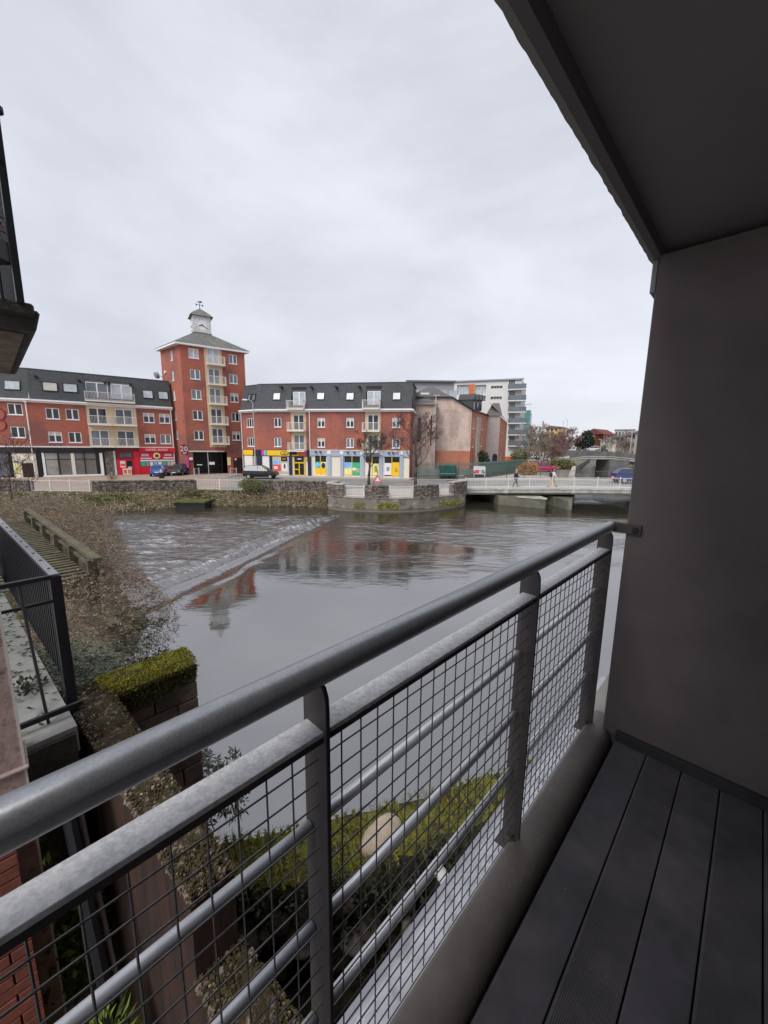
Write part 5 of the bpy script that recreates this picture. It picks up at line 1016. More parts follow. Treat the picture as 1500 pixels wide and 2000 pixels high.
# car park behind the palisade
for px, py, col, lab, st, hd in ((1060,921,(0.45,0.04,0.10),'long dark red car seen side on in the car park behind the palisade','saloon',4),(1046,904,(0.70,0.70,0.72),'white car behind the dark red car in the car park','hatch',8),(1074,900,(0.60,0.62,0.64),'silver car at the far right of the car park beside the yellow shrub','hatch',-10),(1085,908,(0.42,0.05,0.10),'small red car beside the silver one in the car park','hatch',160),(1040,914,(0.55,0.56,0.58),'pale grey car left of the dark red car in the car park','hatch',20)):
    x, y = at_ground(px, py); car(lab, x, y, GZ+.03, math.radians(hd), col, st, 'cars in the car park beyond the palisade', s=1.15)
for px, py, Y, col, lab in ((1213,893,118,(0.30,0.32,0.35),'grey silver car on the far quay road, nearest the dark balcony wall'),(1160,880,140,(0.65,0.65,0.66),'white car on the far quay road just beyond the humped bridge'),(1138,878,150,(0.60,0.60,0.62),'pale car at the left end of the far quay road'),(1181,882,133,(0.05,0.05,0.06),'black car on the far quay road beside the pale terrace'),(1196,884,128,(0.08,0.08,0.09),'dark grey car in the middle of the far quay row'),(1226,886,118,(0.05,0.2,0.4),'blue car farthest right on the far quay road')):
    p = PY(px, py, Y); car(lab, p.x, Y, p.z-.3, math.radians(120), col, 'hatch', 'cars on the far quay road', s=1.25)
q = MB(); p = PY(1150,868,160); root = empty('road_sign', (p.x,160,-1), 'small red and white sign far off beyond the humped bridge', 'sign'); q.tube((p.x,160,-1.2),(p.x,160,p.z+2),.12); mk('pole', q, M_lampgrey, root); q = MB(); q.box(p.x-1.6,p.x+1.6,159.8,160,p.z-1,p.z+2.6); mk('face', q, M_redp, root); q = MB(); q.box(p.x-.8,p.x+.8,159.7,159.79,p.z,p.z+1.6); mk('panel', q, M_shopwhite, root)

# people (skin modifier bodies)
def skin(name, pts, edges, radii, m, parent, M, lv=1):
    me = bpy.data.meshes.new(name); me.from_pydata(pts, edges, []); o = bpy.data.objects.new(name, me); COL.objects.link(o); me.materials.append(m)
    sk = o.modifiers.new('skin', 'SKIN'); sk.use_smooth_shade = True
    for i, r in enumerate(radii): v = me.skin_vertices[0].data[i]; v.radius = (r, r) if not hasattr(r, '__len__') else r; v.use_root = (i == 0)
    sb = o.modifiers.new('sub', 'SUBSURF'); sb.levels = lv; sb.render_levels = lv; place(o, M, parent); return o
def person(label, x, y, z, heading, top, legs_, hair, stride=.32, coat_len=.0, arm=0.25, bag=None):
    M = Matrix.Translation((x,y,z)) @ Matrix.Rotation(heading,4,'Z'); root = empty('person', (x,y,z), label, 'person', 'walkers on the bridge')
    s = stride    # x = walking direction
    pts = [(0,0,.93),(0,0,1.15),(0.02,0,1.40),(0.03,0,1.50),(0.04,0,1.56),(0.05,0,1.66),(0.05,0,1.72), (0,.09,.88),(s*.55,.10,.50),(s*1.0,.10,.10),(s*1.0+.14,.10,.04), (0,-.09,.88),(-s*.35,-.10,.48),(-s*1.15,-.10,.14),(-s*1.05,-.10,.05),
           (.02,.18,1.38),(-.10,.22,1.12),(.02-arm*.3,.22,.88),(-arm*.2+.03,.22,.79), (.02,-.18,1.38),(.08,-.23,1.12),(.28,-.20,.98),(.36,-.18,.97)]
    ed = [(0,1),(1,2),(2,3),(3,4),(4,5),(5,6),(0,7),(7,8),(8,9),(9,10),(0,11),(11,12),(12,13),(13,14),(2,15),(15,16),(16,17),(17,18),(2,19),(19,20),(20,21),(21,22)]
    ra = [.13,.12,.14,.06,.055,.095,.07,.10,.065,.04,.035,.10,.065,.045,.03,.06,.045,.035,.03,.06,.045,.035,.03]
    skin('body', pts, ed, ra, M_skin, root, M)
    skin('trousers', [pts[i] for i in (0,7,8,9,11,12,13)], [(0,1),(1,2),(2,3),(0,4),(4,5),(5,6)], [.155,.12,.085,.06,.12,.085,.062], legs_, root, M)
    cp = [(0,0,.98),(0,0,1.15),(0.02,0,1.38),(.02,.19,1.39),(-.10,.22,1.12),(.02-arm*.3,.22,.90),(.02,-.19,1.39),(.08,-.23,1.12),(.27,-.20,.99)]; ce = [(0,1),(1,2),(2,3),(3,4),(4,5),(2,6),(6,7),(7,8)]; cr_ = [.17,.15,.165,.075,.06,.05,.075,.06,.05]
    if coat_len: cp.append((-.02,0,.98-coat_len)); ce.append((0,9)); cr_.append(.18)
    skin('coat', cp, ce, cr_, top, root, M)
    skin('hair', [(.02,0,1.69),(.0,0,1.60),(-.02,0,1.52)], [(0,1),(1,2)], [.115,.10,.06], hair, root, M)
    for i in (9,13): q = MB(); p_ = pts[i]; q.hexa([(p_[0]-.08,p_[1]-.045,-.0),(p_[0]+.2,p_[1]-.045,0),(p_[0]+.2,p_[1]+.045,0),(p_[0]-.08,p_[1]+.045,0),(p_[0]-.07,p_[1]-.04,.11),(p_[0]+.1,p_[1]-.04,.09),(p_[0]+.1,p_[1]+.04,.09),(p_[0]-.07,p_[1]+.04,.11)]); mk('shoe', q, M_black, root, M)
    f = MB(); f.hexa([(.13,-.02,1.60),(.165,-.015,1.60),(.165,.015,1.60),(.13,.02,1.60),(.13,-.012,1.66),(.14,-.01,1.66),(.14,.01,1.66),(.13,.012,1.66)]); mk('nose', f, M_skin, root, M)
    if bag: q = MB(); q.box(-.32,-.12,-.13,.13,1.0,1.38); mk('rucksack', q, bag, root, M)
    return root
def bridge_spot(px, off):
    r = ray(px, 945); t = 1.0
    A3 = bA+bn*off; n2 = Vector((-bd.y, bd.x)); t = A3.dot(n2)/Vector((r.x,r.y)).dot(n2); return r.x*t, r.y*t
x, y = bridge_spot(1007, 1.2); person('person in a long dark coat with fair hair walking on the bridge', x, y, bz(x)+.09, 0.0, M_coatb, M_grey, M_blond, .25, .28)
x, y = bridge_spot(1079, 1.2); person('person in a white top and tan trousers striding along the bridge', x, y, bz(x)+.09, 0.0, M_coatw, M_tan, M_brown, .42, 0, .5, M_navy)

# street lamp, sign, cabinet, bollards, bins
x, y = P(497,926,GZ).x, 51.0; top = PY(497,789,51); root = empty('street_lamp', (x,y,GZ), 'tall slim street lamp in front of the right brick wing beside the clock tower', 'street lamp')
x = PY(497,860,51).x; q = MB(); q.tube((x,y,GZ),(x,y,top.z),.085,.05,8); mk('pole', q, M_lampgrey, root); q = MB(); q.path([(x,y,top.z),(x-.15,y,top.z+.35),(x-.5,y,top.z+.5),(x-.75,y,top.z+.52)],.04,6); mk('arm', q, M_lampgrey, root); q = MB(); q.hexa([(x-1.35,y-.14,top.z+.46),(x-.7,y-.12,top.z+.42),(x-.7,y+.12,top.z+.42),(x-1.35,y+.14,top.z+.46),(x-1.25,y-.1,top.z+.6),(x-.7,y-.08,top.z+.6),(x-.7,y+.08,top.z+.6),(x-1.25,y+.1,top.z+.6)]); mk('lamp_head', q, M_lampgrey, root)
for px, lab, h in ((849,'pale lamp pole against the pink gable wall',9.5),):
    y = 54.5; p = PY(px, 860, y); root = empty('street_lamp', (p.x,y,GZ), lab, 'street lamp'); q = MB(); q.tube((p.x,y,GZ),(p.x,y,PY(px,773,y).z),.08,.05,6); mk('pole', q, M_lampgrey, root); q = MB(); q.box(p.x-.3,p.x+.5,y-.1,y+.1,PY(px,773,y).z,PY(px,773,y).z+.12); mk('lamp_head', q, M_lampgrey, root)
for px, Y, yt, lab in ((1172,125,858,'thin pale lamp post on the far quay, leftmost of the row'),(1190,118,856,'thin pale lamp post on the far quay, left of the bare brown tree'),(1218,104,846,'tall pale blue lamp post on the far quay near the dark wall'),(1231,96,842,'pale post cut off by the dark balcony wall'),(1103,190,820,'thin mast on the roof line of the apartment block'),(1096,190,822,'shorter thin mast on the roof line of the apartment block')):
    p = PY(px, 880, Y); root = empty('lamp_post', (p.x,Y,p.z), lab, 'lamp post', 'thin posts in the distance'); q = MB(); zt = PY(px,yt,Y).z; q.tube((p.x,Y,min(p.z,-1)),(p.x,Y,zt),.14,.09,5); q.box(p.x-.8,p.x+.1,Y-.1,Y+.1,zt-.12,zt+.06); mk('pole', q, M_lampgrey, root)
x, y = at_ground(737,946); root = empty('road_works_sign', (x,y,GZ), 'red bordered folding triangular sign standing on the road behind the white fence', 'sign')
q = MB(); h = .95; c = Vector((x,y,GZ+.55)); pts = [c+Vector((.5*math.cos(t),0,.5*math.sin(t)+.05)) for t in (math.pi/2,math.pi/2+2*math.pi/3,math.pi/2+4*math.pi/3)]; q.path(pts+[pts[0]], .06, 4); mk('border', q, M_redp, root); q = MB(); q.poly([p_+Vector((0,.03,0)) for p_ in pts]); mk('face', q, M_shopwhite, root); q = MB(); q.tube((x-.4,y,GZ+.3),(x-.45,y+.3,GZ+.02),.025); q.tube((x+.4,y,GZ+.3),(x+.45,y+.3,GZ+.02),.025); q.tube((x,y,GZ+1.1),(x,y,GZ+1.75),.03); mk('stand', q, M_black, root)
a = P(859,936.5,GZ); b = P(890,936.5,GZ); root = empty('utility_trailer', (a.x,a.y,GZ), 'dark green box trailer with rounded corners and a tow bar, in front of the palisade', 'trailer'); q = MB(); q.box(a.x,b.x,a.y,a.y+1.5,GZ+.3,PY(875,908,a.y).z); mk('box', q, M_bin, root, bevel=.14)
q = MB(); q.tube((b.x,a.y+.7,GZ+.4),(b.x+1.1,a.y+.4,GZ+.55),.05); q.tube((b.x+.6,a.y+.55,GZ+.5),(b.x+.6,a.y+.55,GZ),.04); mk('tow_bar', q, M_lampgrey, root)
for xx in (a.x+.35, b.x-.35): q = MB(); q.tube((xx,a.y-.05,GZ+.28),(xx,a.y+.15,GZ+.28),.26,k=12); mk('wheel', q, M_tyre, root)
q = MB(); q.box(a.x+.08,b.x-.08,a.y-.03,a.y,GZ+.75,GZ+.80); mk('trim', q, M_lampgrey, root)
x, y = at_ground(316,934); root = empty('litter_bin', (x,y,GZ), 'small dark bin with a pale top in front of the bonnet of the grey car', 'bin'); q = MB(); q.tube((x,y,GZ),(x,y,GZ+.75),.3,.33,10); mk('drum', q, M_black, root); q = MB(); q.tube((x,y,GZ+.75),(x,y,GZ+1.15),.2,.1,8); mk('top', q, M_lampgrey, root)
x, y = at_ground(219,936); bush('planter_shrub', (x,y,GZ+.35), (.55,.4,.35), M_tuft_b, 220, 'small dark planter on the paving below the stone clad doorway', 'planter', .2, .06)
fence('hoop_rail', [(P(45,930,GZ).x,P(45,930,GZ).y-.6),(P(128,928,GZ).x,P(128,928,GZ).y-.6)], GZ+.02, .95, 'thin grey handrail in front of the dark shopfront at the left', 'railing', m=M_lampgrey, post_sp=4, bar=50)
fence('steel_barrier', [(P(378,930,GZ).x,P(378,930,GZ).y+.3),(P(388,929,GZ).x,P(388,929,GZ).y+.2)], GZ+.02, 1.0, 'short pale steel barrier left of the dark garage gate', 'barrier', m=M_lampgrey, post_sp=1, bar=.3)
fence('steel_barrier', [(P(449,929,GZ).x,P(449,929,GZ).y+.3),(P(461,929,GZ).x,P(461,929,GZ).y+.2)], GZ+.02, 1.0, 'short brownish steel barrier right of the dark garage gate', 'barrier', m=M_lampgrey, post_sp=1, bar=.3)
# green palisade with screening
pal = [(P(818,938,GZ).x,P(818,938,GZ).y+1.2),(12.6,52.4),(18.5,60.5),(26.2,71.5)]
root = empty('palisade_fence', (pal[0][0],pal[0][1],GZ), 'green palisade fence with grey green screening along the street corner', 'fence'); q = MB(); rs = resample(pal,.16)
for x, y in rs: q.box(x-.03,x+.03,y-.012,y+.012,GZ+.1,GZ+2.25)
mk('pales', q, M_palis, root, kind='stuff'); q = MB()
for z in (.5,1.9): q.path([(x,y,GZ+z) for x, y in pal], .035, 4)
mk('rails', q, M_palis, root)
for p_ in resample(pal,2.7): q = MB(); q.box(p_[0]-.06,p_[0]+.06,p_[1]-.06,p_[1]+.06,GZ,GZ+2.35); mk('post', q, M_palis, root)
q = MB()
for i in range(len(pal)-1): a, b = pal[i], pal[i+1]; q.quad((a[0],a[1]+.05,GZ+.1),(b[0],b[1]+.05,GZ+.1),(b[0],b[1]+.05,GZ+1.35 if i == 0 else GZ+.9),(a[0],a[1]+.05,GZ+1.35 if i == 0 else GZ+.9))
mk('screen', q, M_tarp, root)
# quay wall cap beyond the bridge, planted
q = MB(); q.prism([(24.5,49.6),(46.6,94),(46.0,94.3),(23.9,50)], GZ-.1, GZ+.75); mk('parapet_wall', q, M_coping, label='long pale low parapet along the river bank beyond the bridge', cat='wall')

# ---- bare trees
def bare_tree(name, loc, H, spread, seed, m, label, group=None, trunk=.16, depth=5, n0=7, twr=.012, ratio=.68, low=.3, up=.55, cat='tree'):
    rd = random.Random(seed); root = empty(name, loc, label, cat, group); tb = MB(); cb = MB(); base = Vector(loc)
    th = H*low; tp = [base, base+Vector((rd.uniform(-.05,.05)*H*.3, 0, th*.5)), base+Vector((rd.uniform(-.04,.04)*H, rd.uniform(-.03,.03)*H, th)), base+Vector((rd.uniform(-.04,.04)*H, rd.uniform(-.03,.03)*H, H*.72))]
    tb.path(tp, [trunk, trunk*.85, trunk*.7, trunk*.3], 7); mk('trunk', tb, m, root, smooth=True)
    def grow(p, d, L, r, dep):
        segs = 2; q_ = p
        for s_ in range(segs):
            d = (d+Vector((rd.gauss(0,.13),rd.gauss(0,.13),rd.gauss(0,.10)+.06))).normalized(); e_ = q_+d*(L/segs); r1 = max(twr*.6, r*(1-.25)); cb.tube(q_, e_, r, r1, 4 if r > .02 else 3, cap=False); q_ = e_; r = r1
            if dep > 0 and s_ == 0 and rd.random() < .7:
                a_ = Vector((rd.gauss(0,1),rd.gauss(0,1),rd.gauss(0,.5)+.3)).normalized(); grow(q_, (d*.8+a_*.7).normalized(), L*ratio, r*.6, dep-1)
        if dep > 0:
            for _ in range(rd.choice((2,2,3))): a_ = Vector((rd.gauss(0,1),rd.gauss(0,1),rd.gauss(0,.5)+.25)).normalized(); grow(q_, (d*.9+a_*.6).normalized(), L*ratio*rd.uniform(.8,1.15), max(twr, r*.65), dep-1)
    for i in range(n0):
        t = .55+.45*i/(n0-1) if n0 > 1 else 1; k = low+(0.72-low)*(i/(max(1,n0-1))); p = base+(tp[2]-base)*min(1,k/low) if k <= low else tp[2].lerp(tp[3], (k-low)/(.72-low))
        a = i*2.4+rd.uniform(-.4,.4); d = Vector((math.cos(a)*spread, math.sin(a)*spread, up+.3*k)).normalized(); grow(p, d, H*.21*(1.25-.5*k), trunk*.42*(1.2-k*.8), depth)
    mk('crown', cb, m, root); return root
x, y = P(720,947,GZ).x, P(720,947,GZ).y; bare_tree('bare_tree', (x,y,GZ), PY(725,852,y).z-GZ, 1.0, 5, M_bark, 'bare street tree with fine upright twigs standing in front of the pale blue shopfront', 'bare street trees on the rounded quay', .17, 5, 9, .014, .68, .36, .8)
x, y = P(811,950,GZ).x, P(811,950,GZ).y; bare_tree('bare_tree', (x,y,GZ), PY(812,822,y).z-GZ, 1.0, 12, M_bark, 'taller bare street tree in front of the pink gabled building', 'bare street trees on the rounded quay', .19, 5, 10, .014, .68, .3, .8)
tg = 'bare trees beyond the car park'
for i, (px, Y, yt, m, lab, sp) in enumerate(((1047,92,838,M_barkg,'tall bare olive brown tree at the left of the group beyond the car park',1.1),(1064,98,850,M_barkp,'bare reddish brown tree in the middle of the group behind the white car',1.2),(1079,112,848,M_barky,'ochre coloured bare tree in front of the peach apartment block',1.1),(1092,100,852,M_barkp,'pinkish brown bare tree right of the ochre one',1.2),(1106,94,846,M_barkp,'bare purple brown tree at the river edge, rightmost of the group',1.15),(1053,86,862,M_barkg,'short bare tree beside the car park entrance',1.0),(1071,104,856,M_barkp,'small pinkish bare tree filling the gap behind the silver car',1.3),(1099,106,860,M_barkg,'low spreading olive bare tree near the river edge',1.3),(1086,90,872,M_barkp,'low reddish bare tree just behind the yellow green shrubs',1.4))):
    c = PY(px, 880, Y); bare_tree('bare_tree', (c.x,Y,GZ), PY(px,yt,Y).z-GZ, sp, 40+i, m, lab, tg, .2, 5, 9, .032, .7, .16, .5)
c = PY(1206,880,106); bare_tree('bare_tree', (c.x,106,-3.2), PY(1206,852,106).z+3.2, 1.4, 77, M_barkg, 'bare brown tree in front of the pale terrace on the far quay', None, .2, 5, 9, .035, .7, .25, .5)
c = PY(1166,880,180); bare_tree('bare_tree', (c.x,180,-2), PY(1166,850,180).z+2, 1.2, 78, M_bark, 'faint bare tree right of the dark conifer', None, .25, 4, 8, .04, .7, .25, .6)
c = PY(1033,880,90); bare_tree('bare_tree', (c.x,90,GZ), PY(1038,836,90).z-GZ, .8, 79, M_barkg, 'thin bare tree beside the peaked shelter', tg, .15, 4, 8, .02, .7, .25, .6)
def crown_tree(name, c, r, m, n, label, leafL, leafW, th=3, lobes=9, cat='tree'):
    root = empty(name, (c[0],c[1],c[2]-r[2]-th), label, cat); pp = []
    rr = np.random.default_rng(int(abs(c[0]*7)))
    for i in range(lobes):
        d = rr.normal(size=3); d /= np.linalg.norm(d); lc = np.array(c)+d*np.array(r)*.6; k = n//lobes; v = rr.normal(size=(k,3)); v /= np.linalg.norm(v,axis=1,keepdims=True); pp.append(lc+v*np.array(r)*.5*(.6+.4*rr.random((k,1))))
    pp = np.vstack(pp); leaves('crown', pp, rr.normal(size=(len(pp),3)), leafL*(.6+.8*rr.random(len(pp))), leafW, m, parent=root); q = MB(); q.tube((c[0],c[1],c[2]-r[2]-th),(c[0],c[1],c[2]),.3,.12,6); mk('trunk', q, M_bark, root); return root
c = PY(1142,858,150); crown_tree('conifer_tree', (c.x,150,c.z-.5), (3.4,3.4,3.6), M_conifer, 5000, 'dark rounded evergreen tree at the end of the river, left of the red roofed house', .9, .5)
c = PY(1172,862,165); crown_tree('evergreen_tree', (c.x,165,c.z-.5), (1.2,1.2,2.6), M_conifer, 900, 'narrow dark evergreen just left of the far terrace', .7, .4, 3, 5)
c = PY(952,880,60); crown_tree('evergreen_tree', (PY(942,890,58).x,58,-2.3), (1.0,1.0,1.9), M_leafd, 2600, 'tall dark evergreen shrub at the street corner of the pink building', .28, .16, .2, 7)
c = PY(1096,912,80); bush('yellow_green_shrub', (c.x,80,GZ+.9), (3.0,1.5,1.1), M_tuft_g, 2200, 'yellow green shrubs at the river edge beyond the bridge', 'shrub', .4, .2)
c = PY(1030,922,57); bush('bramble_shrub', (PY(1031,922,60).x,60,GZ+.95), (1.7,1,1.2), mat('orange_brown_leaves',(0.40,0.22,0.09),.9,island=.4), 1500, 'orange brown winter shrub behind the walker on the bridge', 'shrub', .25, .12)
c = PY(1010,893,92); bush('green_shrub', (PY(1013,893,92).x,91,-1.6), (2.2,1.5,1.2), M_tuft_g, 900, 'small green shrub in front of the white modern block', 'shrub', .4, .2)
# thin bare sapling at the left edge, near the shrubs
for px, py_, Y, seed, hh in ((28,1000,29.5,3,5.2),(6,1010,27,9,4.2)):
    c = PY(px, py_, Y); bare_tree('bare_sapling', (c.x,Y,-5.0), hh, .9, seed, M_twig, 'thin bare sapling with arching twigs on the near bank at the left edge' if seed == 3 else 'smaller bare sapling cut off by the left edge of the bank', 'bare saplings on the bank', .06, 4, 7, .012, .72, .25, .5)
# distant wooded rise closing the horizon
n = 9000; X = RNG.uniform(-500,900,n); Yv = 420+RNG.random(n)*60; Zv = -3+RNG.random(n)*(7+5*fbm(X*0.02, X*0, 3, 4)); leaves('distant_woods', np.stack([X,Yv,Zv],1), RNG.normal(size=(n,3)), 7, 5, mat('distant_tree_mass',(0.14,0.13,0.11),.95,island=.3), label='low line of distant bare trees on the horizon', cat='woods', kind='stuff')

# ================================================================== NEAR FIELD: bank below, neighbour, balcony
# near bank ground
def bquad(mb, pts, z=None, m=0): mb.poly([B(p[0],p[1],p[2] if z is None else z) for p in pts], m)
near_shore = [(1.15,4.6),(1.25,8.5),(1.35,10.0),(2.6,11.0),(3.4,12.8),(3.4,16.1),(4.1,22),(5.0,29),(6.1,34.9),(6.6,42)]
co = []; fc = []; K = 10; rs = []
for i in range(len(near_shore)-1):
    a = Vector(near_shore[i]); b = Vector(near_shore[i+1]); n = max(1,int((b-a).length/.8))
    for k in range(n): rs.append(a.lerp(b,k/n))
rs.append(Vector(near_shore[-1]))
def bank_h(s): return -5.5+1.15*min(1, s/2.6)**0.6     # s = metres in from the water's edge
for p in rs:
    for k in range(K+1):
        s = 8.0*(k/K)**1.6; co.append(tuple(B(p.x-s-.35, p.y, bank_h(s)+(random.uniform(-.06,.06) if k else 0))))
for i in range(len(rs)-1):
    for k in range(K): n = i*(K+1)+k; fc.append((n+1, n, n+K+1, n+K+2))
mb = MB(); mb.v = co; mb.f = fc; mb.m = [0]*len(fc); mk('near_bank_slope', mb, M_soil, smooth=True, kind='structure')
mb = MB(); mb.poly([B(-3,-3,-5.05),B(6,-3,-5.05),B(6,1.2,-5.1),B(2.2,2.6,-5.1),B(1.2,3.6,-5.05),B(.4,4.8,-4.9),B(-3,4.8,-4.6)]); mk('near_bank_ground', mb, M_neardark, kind='structure')
# dry shrub thicket along the near bank
def thick(n, u_off=(-4.2,.75), vr=(4.9,34), h=(.05,1.25), seed=1):
    rr = np.random.default_rng(seed); out = []
    sv = np.array([p.y for p in rs]); su = np.array([p.x for p in rs]); v = vr[0]+(vr[1]-vr[0])*rr.random(n)**1.25; e = np.interp(v, sv, su)
    t = rr.random(n); u = e+u_off[0]+(u_off[1]-u_off[0])*t; s = e-u; base = np.where(s > 0, -5.5+1.15*np.minimum(1, np.maximum(s,0)/2.6)**.6, -5.35)
    cl = fbm(u*.9, v*.9, 3, seed+3)+.5; z = base+h[0]+(h[1]-h[0])*rr.random(n)**.8*(.35+.9*cl)*np.clip((s+1.1)/1.6, .15, 1)
    dens = fbm(u*1.6, v*1.6, 3, seed+9); keep = (dens > -.2+np.clip(-s*.35,0,.4)); P_ = np.outer(u, np.array(U))+np.outer(v, np.array(V)); P_[:,2] = z; return P_[keep], u[keep], v[keep], s[keep]
ja = P(172,1122,-3.78); jb = P(46,1014,-3.78); jd = (jb-ja); JL = min(jd.length, 15.5); jd.normalize(); jn = Vector((-jd.y, jd.x, 0)); JM = Matrix.Identity(4)
for i in range(3): JM[i][0] = jd[i]; JM[i][1] = jn[i]; JM[i][2] = ZZ[i]; JM[i][3] = ja[i]
p_, u_, v_, s_ = thick(95000, (-8.5,.35), seed=4); jx = (p_-np.array(ja))@np.array(jd); jy = (p_-np.array(ja))@np.array(jn); kp = ~((jx > -.4) & (jx < JL+.3) & (jy > -.55) & (jy < 3.4) & (p_[:,2] > -4.35)); p_, u_, v_, s_ = p_[kp], u_[kp], v_[kp], s_[kp]; n = len(p_); D = RNG.normal(size=(n,3))*[1,1,.55]+[.35,-.35,-.12]
br = ~((v_ < 9.5) & (RNG.random(n) < (9.5-v_)/4.0))
leaves('dry_shrub_thicket', p_[br], D[br], .115*(.5+.9*RNG.random(br.sum())), .022, M_leafb, .2, label='dense thicket of dry brown narrow leaved shrubs covering the near bank', cat='vegetation', kind='stuff')
rr = np.random.default_rng(8); p2, u2, v2, s2 = thick(34000, (-3.4,.95), (4.8,10.2), (.25,1.15), 6)
leaves('grey_green_shrub_leaves', p2, rr.normal(size=(len(p2),3))*[1,1,.5], .10*(.5+.9*rr.random(len(p2))), .028, M_leafg, .2, label='grey green leafy shrub low on the near bank beyond the mossy wall', cat='vegetation', kind='stuff')
q = MB()
for i in range(1500):
    k = random.randrange(n); a = Vector(p_[k]); b = a+Vector((random.gauss(0,.35),random.gauss(0,.35),random.uniform(-.35,.3))); q.tube(a, b, .009, .004, 3, cap=False)
mk('bank_twigs', q, M_twig, label='tangle of thin bare twigs through the brown thicket', cat='vegetation', kind='stuff')
# arching sprays over the water edge
for i, (px, py) in enumerate(((300,1225),(285,1260),(272,1215),(318,1218),(292,1188))):
    c = P(px, py, -4.9); root = empty('overhanging_branch', tuple(c-U*1.0+ZZ*-.3), ['dark leafed spray reaching farthest over the water','lowest leafy spray over the smooth water','leafy spray among the brown shrubs above the lowest ones','small spray at the right tip of the thicket','uppermost leafy spray by the rippled water'][i], 'branch', 'leafy sprays over the water')
    q = MB(); a = c-U*1.1+ZZ*-.2; pts = [a, a+U*.4+ZZ*.25, a+U*.8+ZZ*.3, Vector(c)+U*.1]; q.path(pts, [.012,.01,.007,.004], 4); mk('twig', q, M_twig, root)
    pl = []; dl = []
    for k in range(150): t = random.random()*2.99; a_ = pts[int(t)].lerp(pts[int(t)+1], t%1)+Vector((random.gauss(0,.09),random.gauss(0,.09),random.gauss(0,.05))); pl.append(tuple(a_)); dl.append((random.gauss(.5,.8),random.gauss(.2,.8),random.gauss(-.1,.35)))
    leaves('leaf_cluster', pl, dl, .12, .028, M_leafd, .2, parent=root, kind='stuff')

# timber platform with rail
root = empty('timber_platform', tuple(ja-ZZ*1.5), 'weathered timber slatted platform with a low rail standing over the brown thicket', 'platform')
plk = MB(); plk.box(0,.17,0,2.6,-.06,0); pm = plk.mesh('plank', M_timber); np_ = int(JL/.36)
for i in range(np_): mk('plank', pm, None, root, JM @ Matrix.Translation((i*.36,random.uniform(-.02,.02),random.uniform(-.008,.008))) @ Matrix.Rotation(random.uniform(-.01,.01),4,'Z'))
for y_ in (.35,2.2): q = MB(); q.box(-.1,JL,y_-.09,y_+.09,-.28,-.062); mk('joist', q, M_timber, root, JM)
pst = MB(); pst.box(-.11,.11,-.24,-.02,-1.8,.40); psm = pst.mesh('post', M_timber)
for i in range(6): mk('post', psm, None, root, JM @ Matrix.Translation((i*JL/5.05+.12,0,0)))
q = MB(); q.box(-.25,JL+.2,-.33,-.10,.40,.50); mk('top_rail', q, M_timber, root, JM); q = MB(); q.box(-.3,JL+.1,-.36,-.26,-.10,.06); mk('side_beam', q, M_timber, root, JM); q = MB(); q.box(-.05,JL,-.20,-.13,.12,.20); mk('middle_rail', q, M_timber, root, JM)

# ---- mossy block wall running along the river edge (wall B) and the wall coming towards the balcony (wall A)
root = empty('mossy_block_wall', tuple(B(1.0,4.5,-5.4)), 'low block wall capped with bright green moss, its end face above the smooth water', 'wall')
def rough_top(name, poly, z, h, m, parent, n=26, amp=.035, Mx=None):
    (u0,v0),(u1,v1),(u2,v2),(u3,v3) = poly; co = []; fc = []; nx, ny = n, max(4,int(n*.4))
    for j in range(ny+1):
        for i in range(nx+1):
            s = i/nx; t = j/ny; a = Vector((u0,v0)).lerp(Vector((u1,v1)),s); b = Vector((u3,v3)).lerp(Vector((u2,v2)),s); p = a.lerp(b,t); e = min(1, 6*min(t,1-t)+.12, 8*min(s,1-s)+.12)
            co.append(tuple(B(p.x,p.y,z+h*e+float(fbm(np.array([p.x*7]),np.array([p.y*7]),4,2)[0])*amp*2*e)))
    for j in range(ny):
        for i in range(nx): k = j*(nx+1)+i; fc.append((k,k+1,k+nx+2,k+nx+1))
    mb = MB(); mb.v = co; mb.f = fc; mb.m = [0]*len(fc); return mk(name, mb, m, parent, smooth=True)
BT = -2.44; u0b, u1b, v0b, v1b = .55, 1.385, 4.28, 4.72; ch = .205
q = MB(); q.box(u0b,u1b-.02,v0b+.02,v1b-.02,-5.6,BT-.005); mk('core', q, M_mortar, root, BAL)
for r in range(14):
    z1_ = BT-r*ch; off = 0 if r % 2 else .22; xs = [u1b]; x = u1b-(.44-off)
    while x > u0b+.05: xs.append(x); x -= .44
    xs.append(u0b)
    for i in range(len(xs)-1):
        q = MB(); j = random.uniform(-.006,.006); q.box(xs[i+1]+.006,xs[i]-.006 if i else xs[i]+j,v0b+j,v1b-j,z1_-ch+.012,z1_); mk('block', q, M_block, root, BAL, bevel=.009)
rough_top('moss_cap', [(u0b,v0b-.01),(u1b+.015,v0b-.01),(u1b+.015,v1b+.01),(u0b,v1b+.01)], BT-.03, .09, M_mosstop, root, 40)
rootA = empty('rendered_wall', tuple(B(.5,3,-5.2)), 'brown stained wall with a rough lichen covered top running from the terrace corner towards the balcony', 'wall')
def prismB(name, pts, z0, z1_, m, parent): mb = MB(); mb.prism(pts, z0, z1_); return mk(name, mb, m, parent, BAL)
prismB('wall_body', [(.26,4.66),(.50,1.92),(.745,1.92),(.60,4.62)], -5.3, -2.43, M_wallA, rootA)
rough_top('rough_top', [(.745,1.90),(.60,4.63),(.25,4.67),(.49,1.90)][:4], -2.47, .07, M_wtop, rootA, 60, .05)
prismB('wall_body', [(.50,1.92),(.58,.95),(.86,.95),(.76,1.92)], -5.3, -3.02, M_wallA, rootA)
rough_top('rough_top', [(.88,.93),(.775,1.93),(.49,1.93),(.57,.93)], -3.07, .1, M_wtop, rootA, 30, .07)
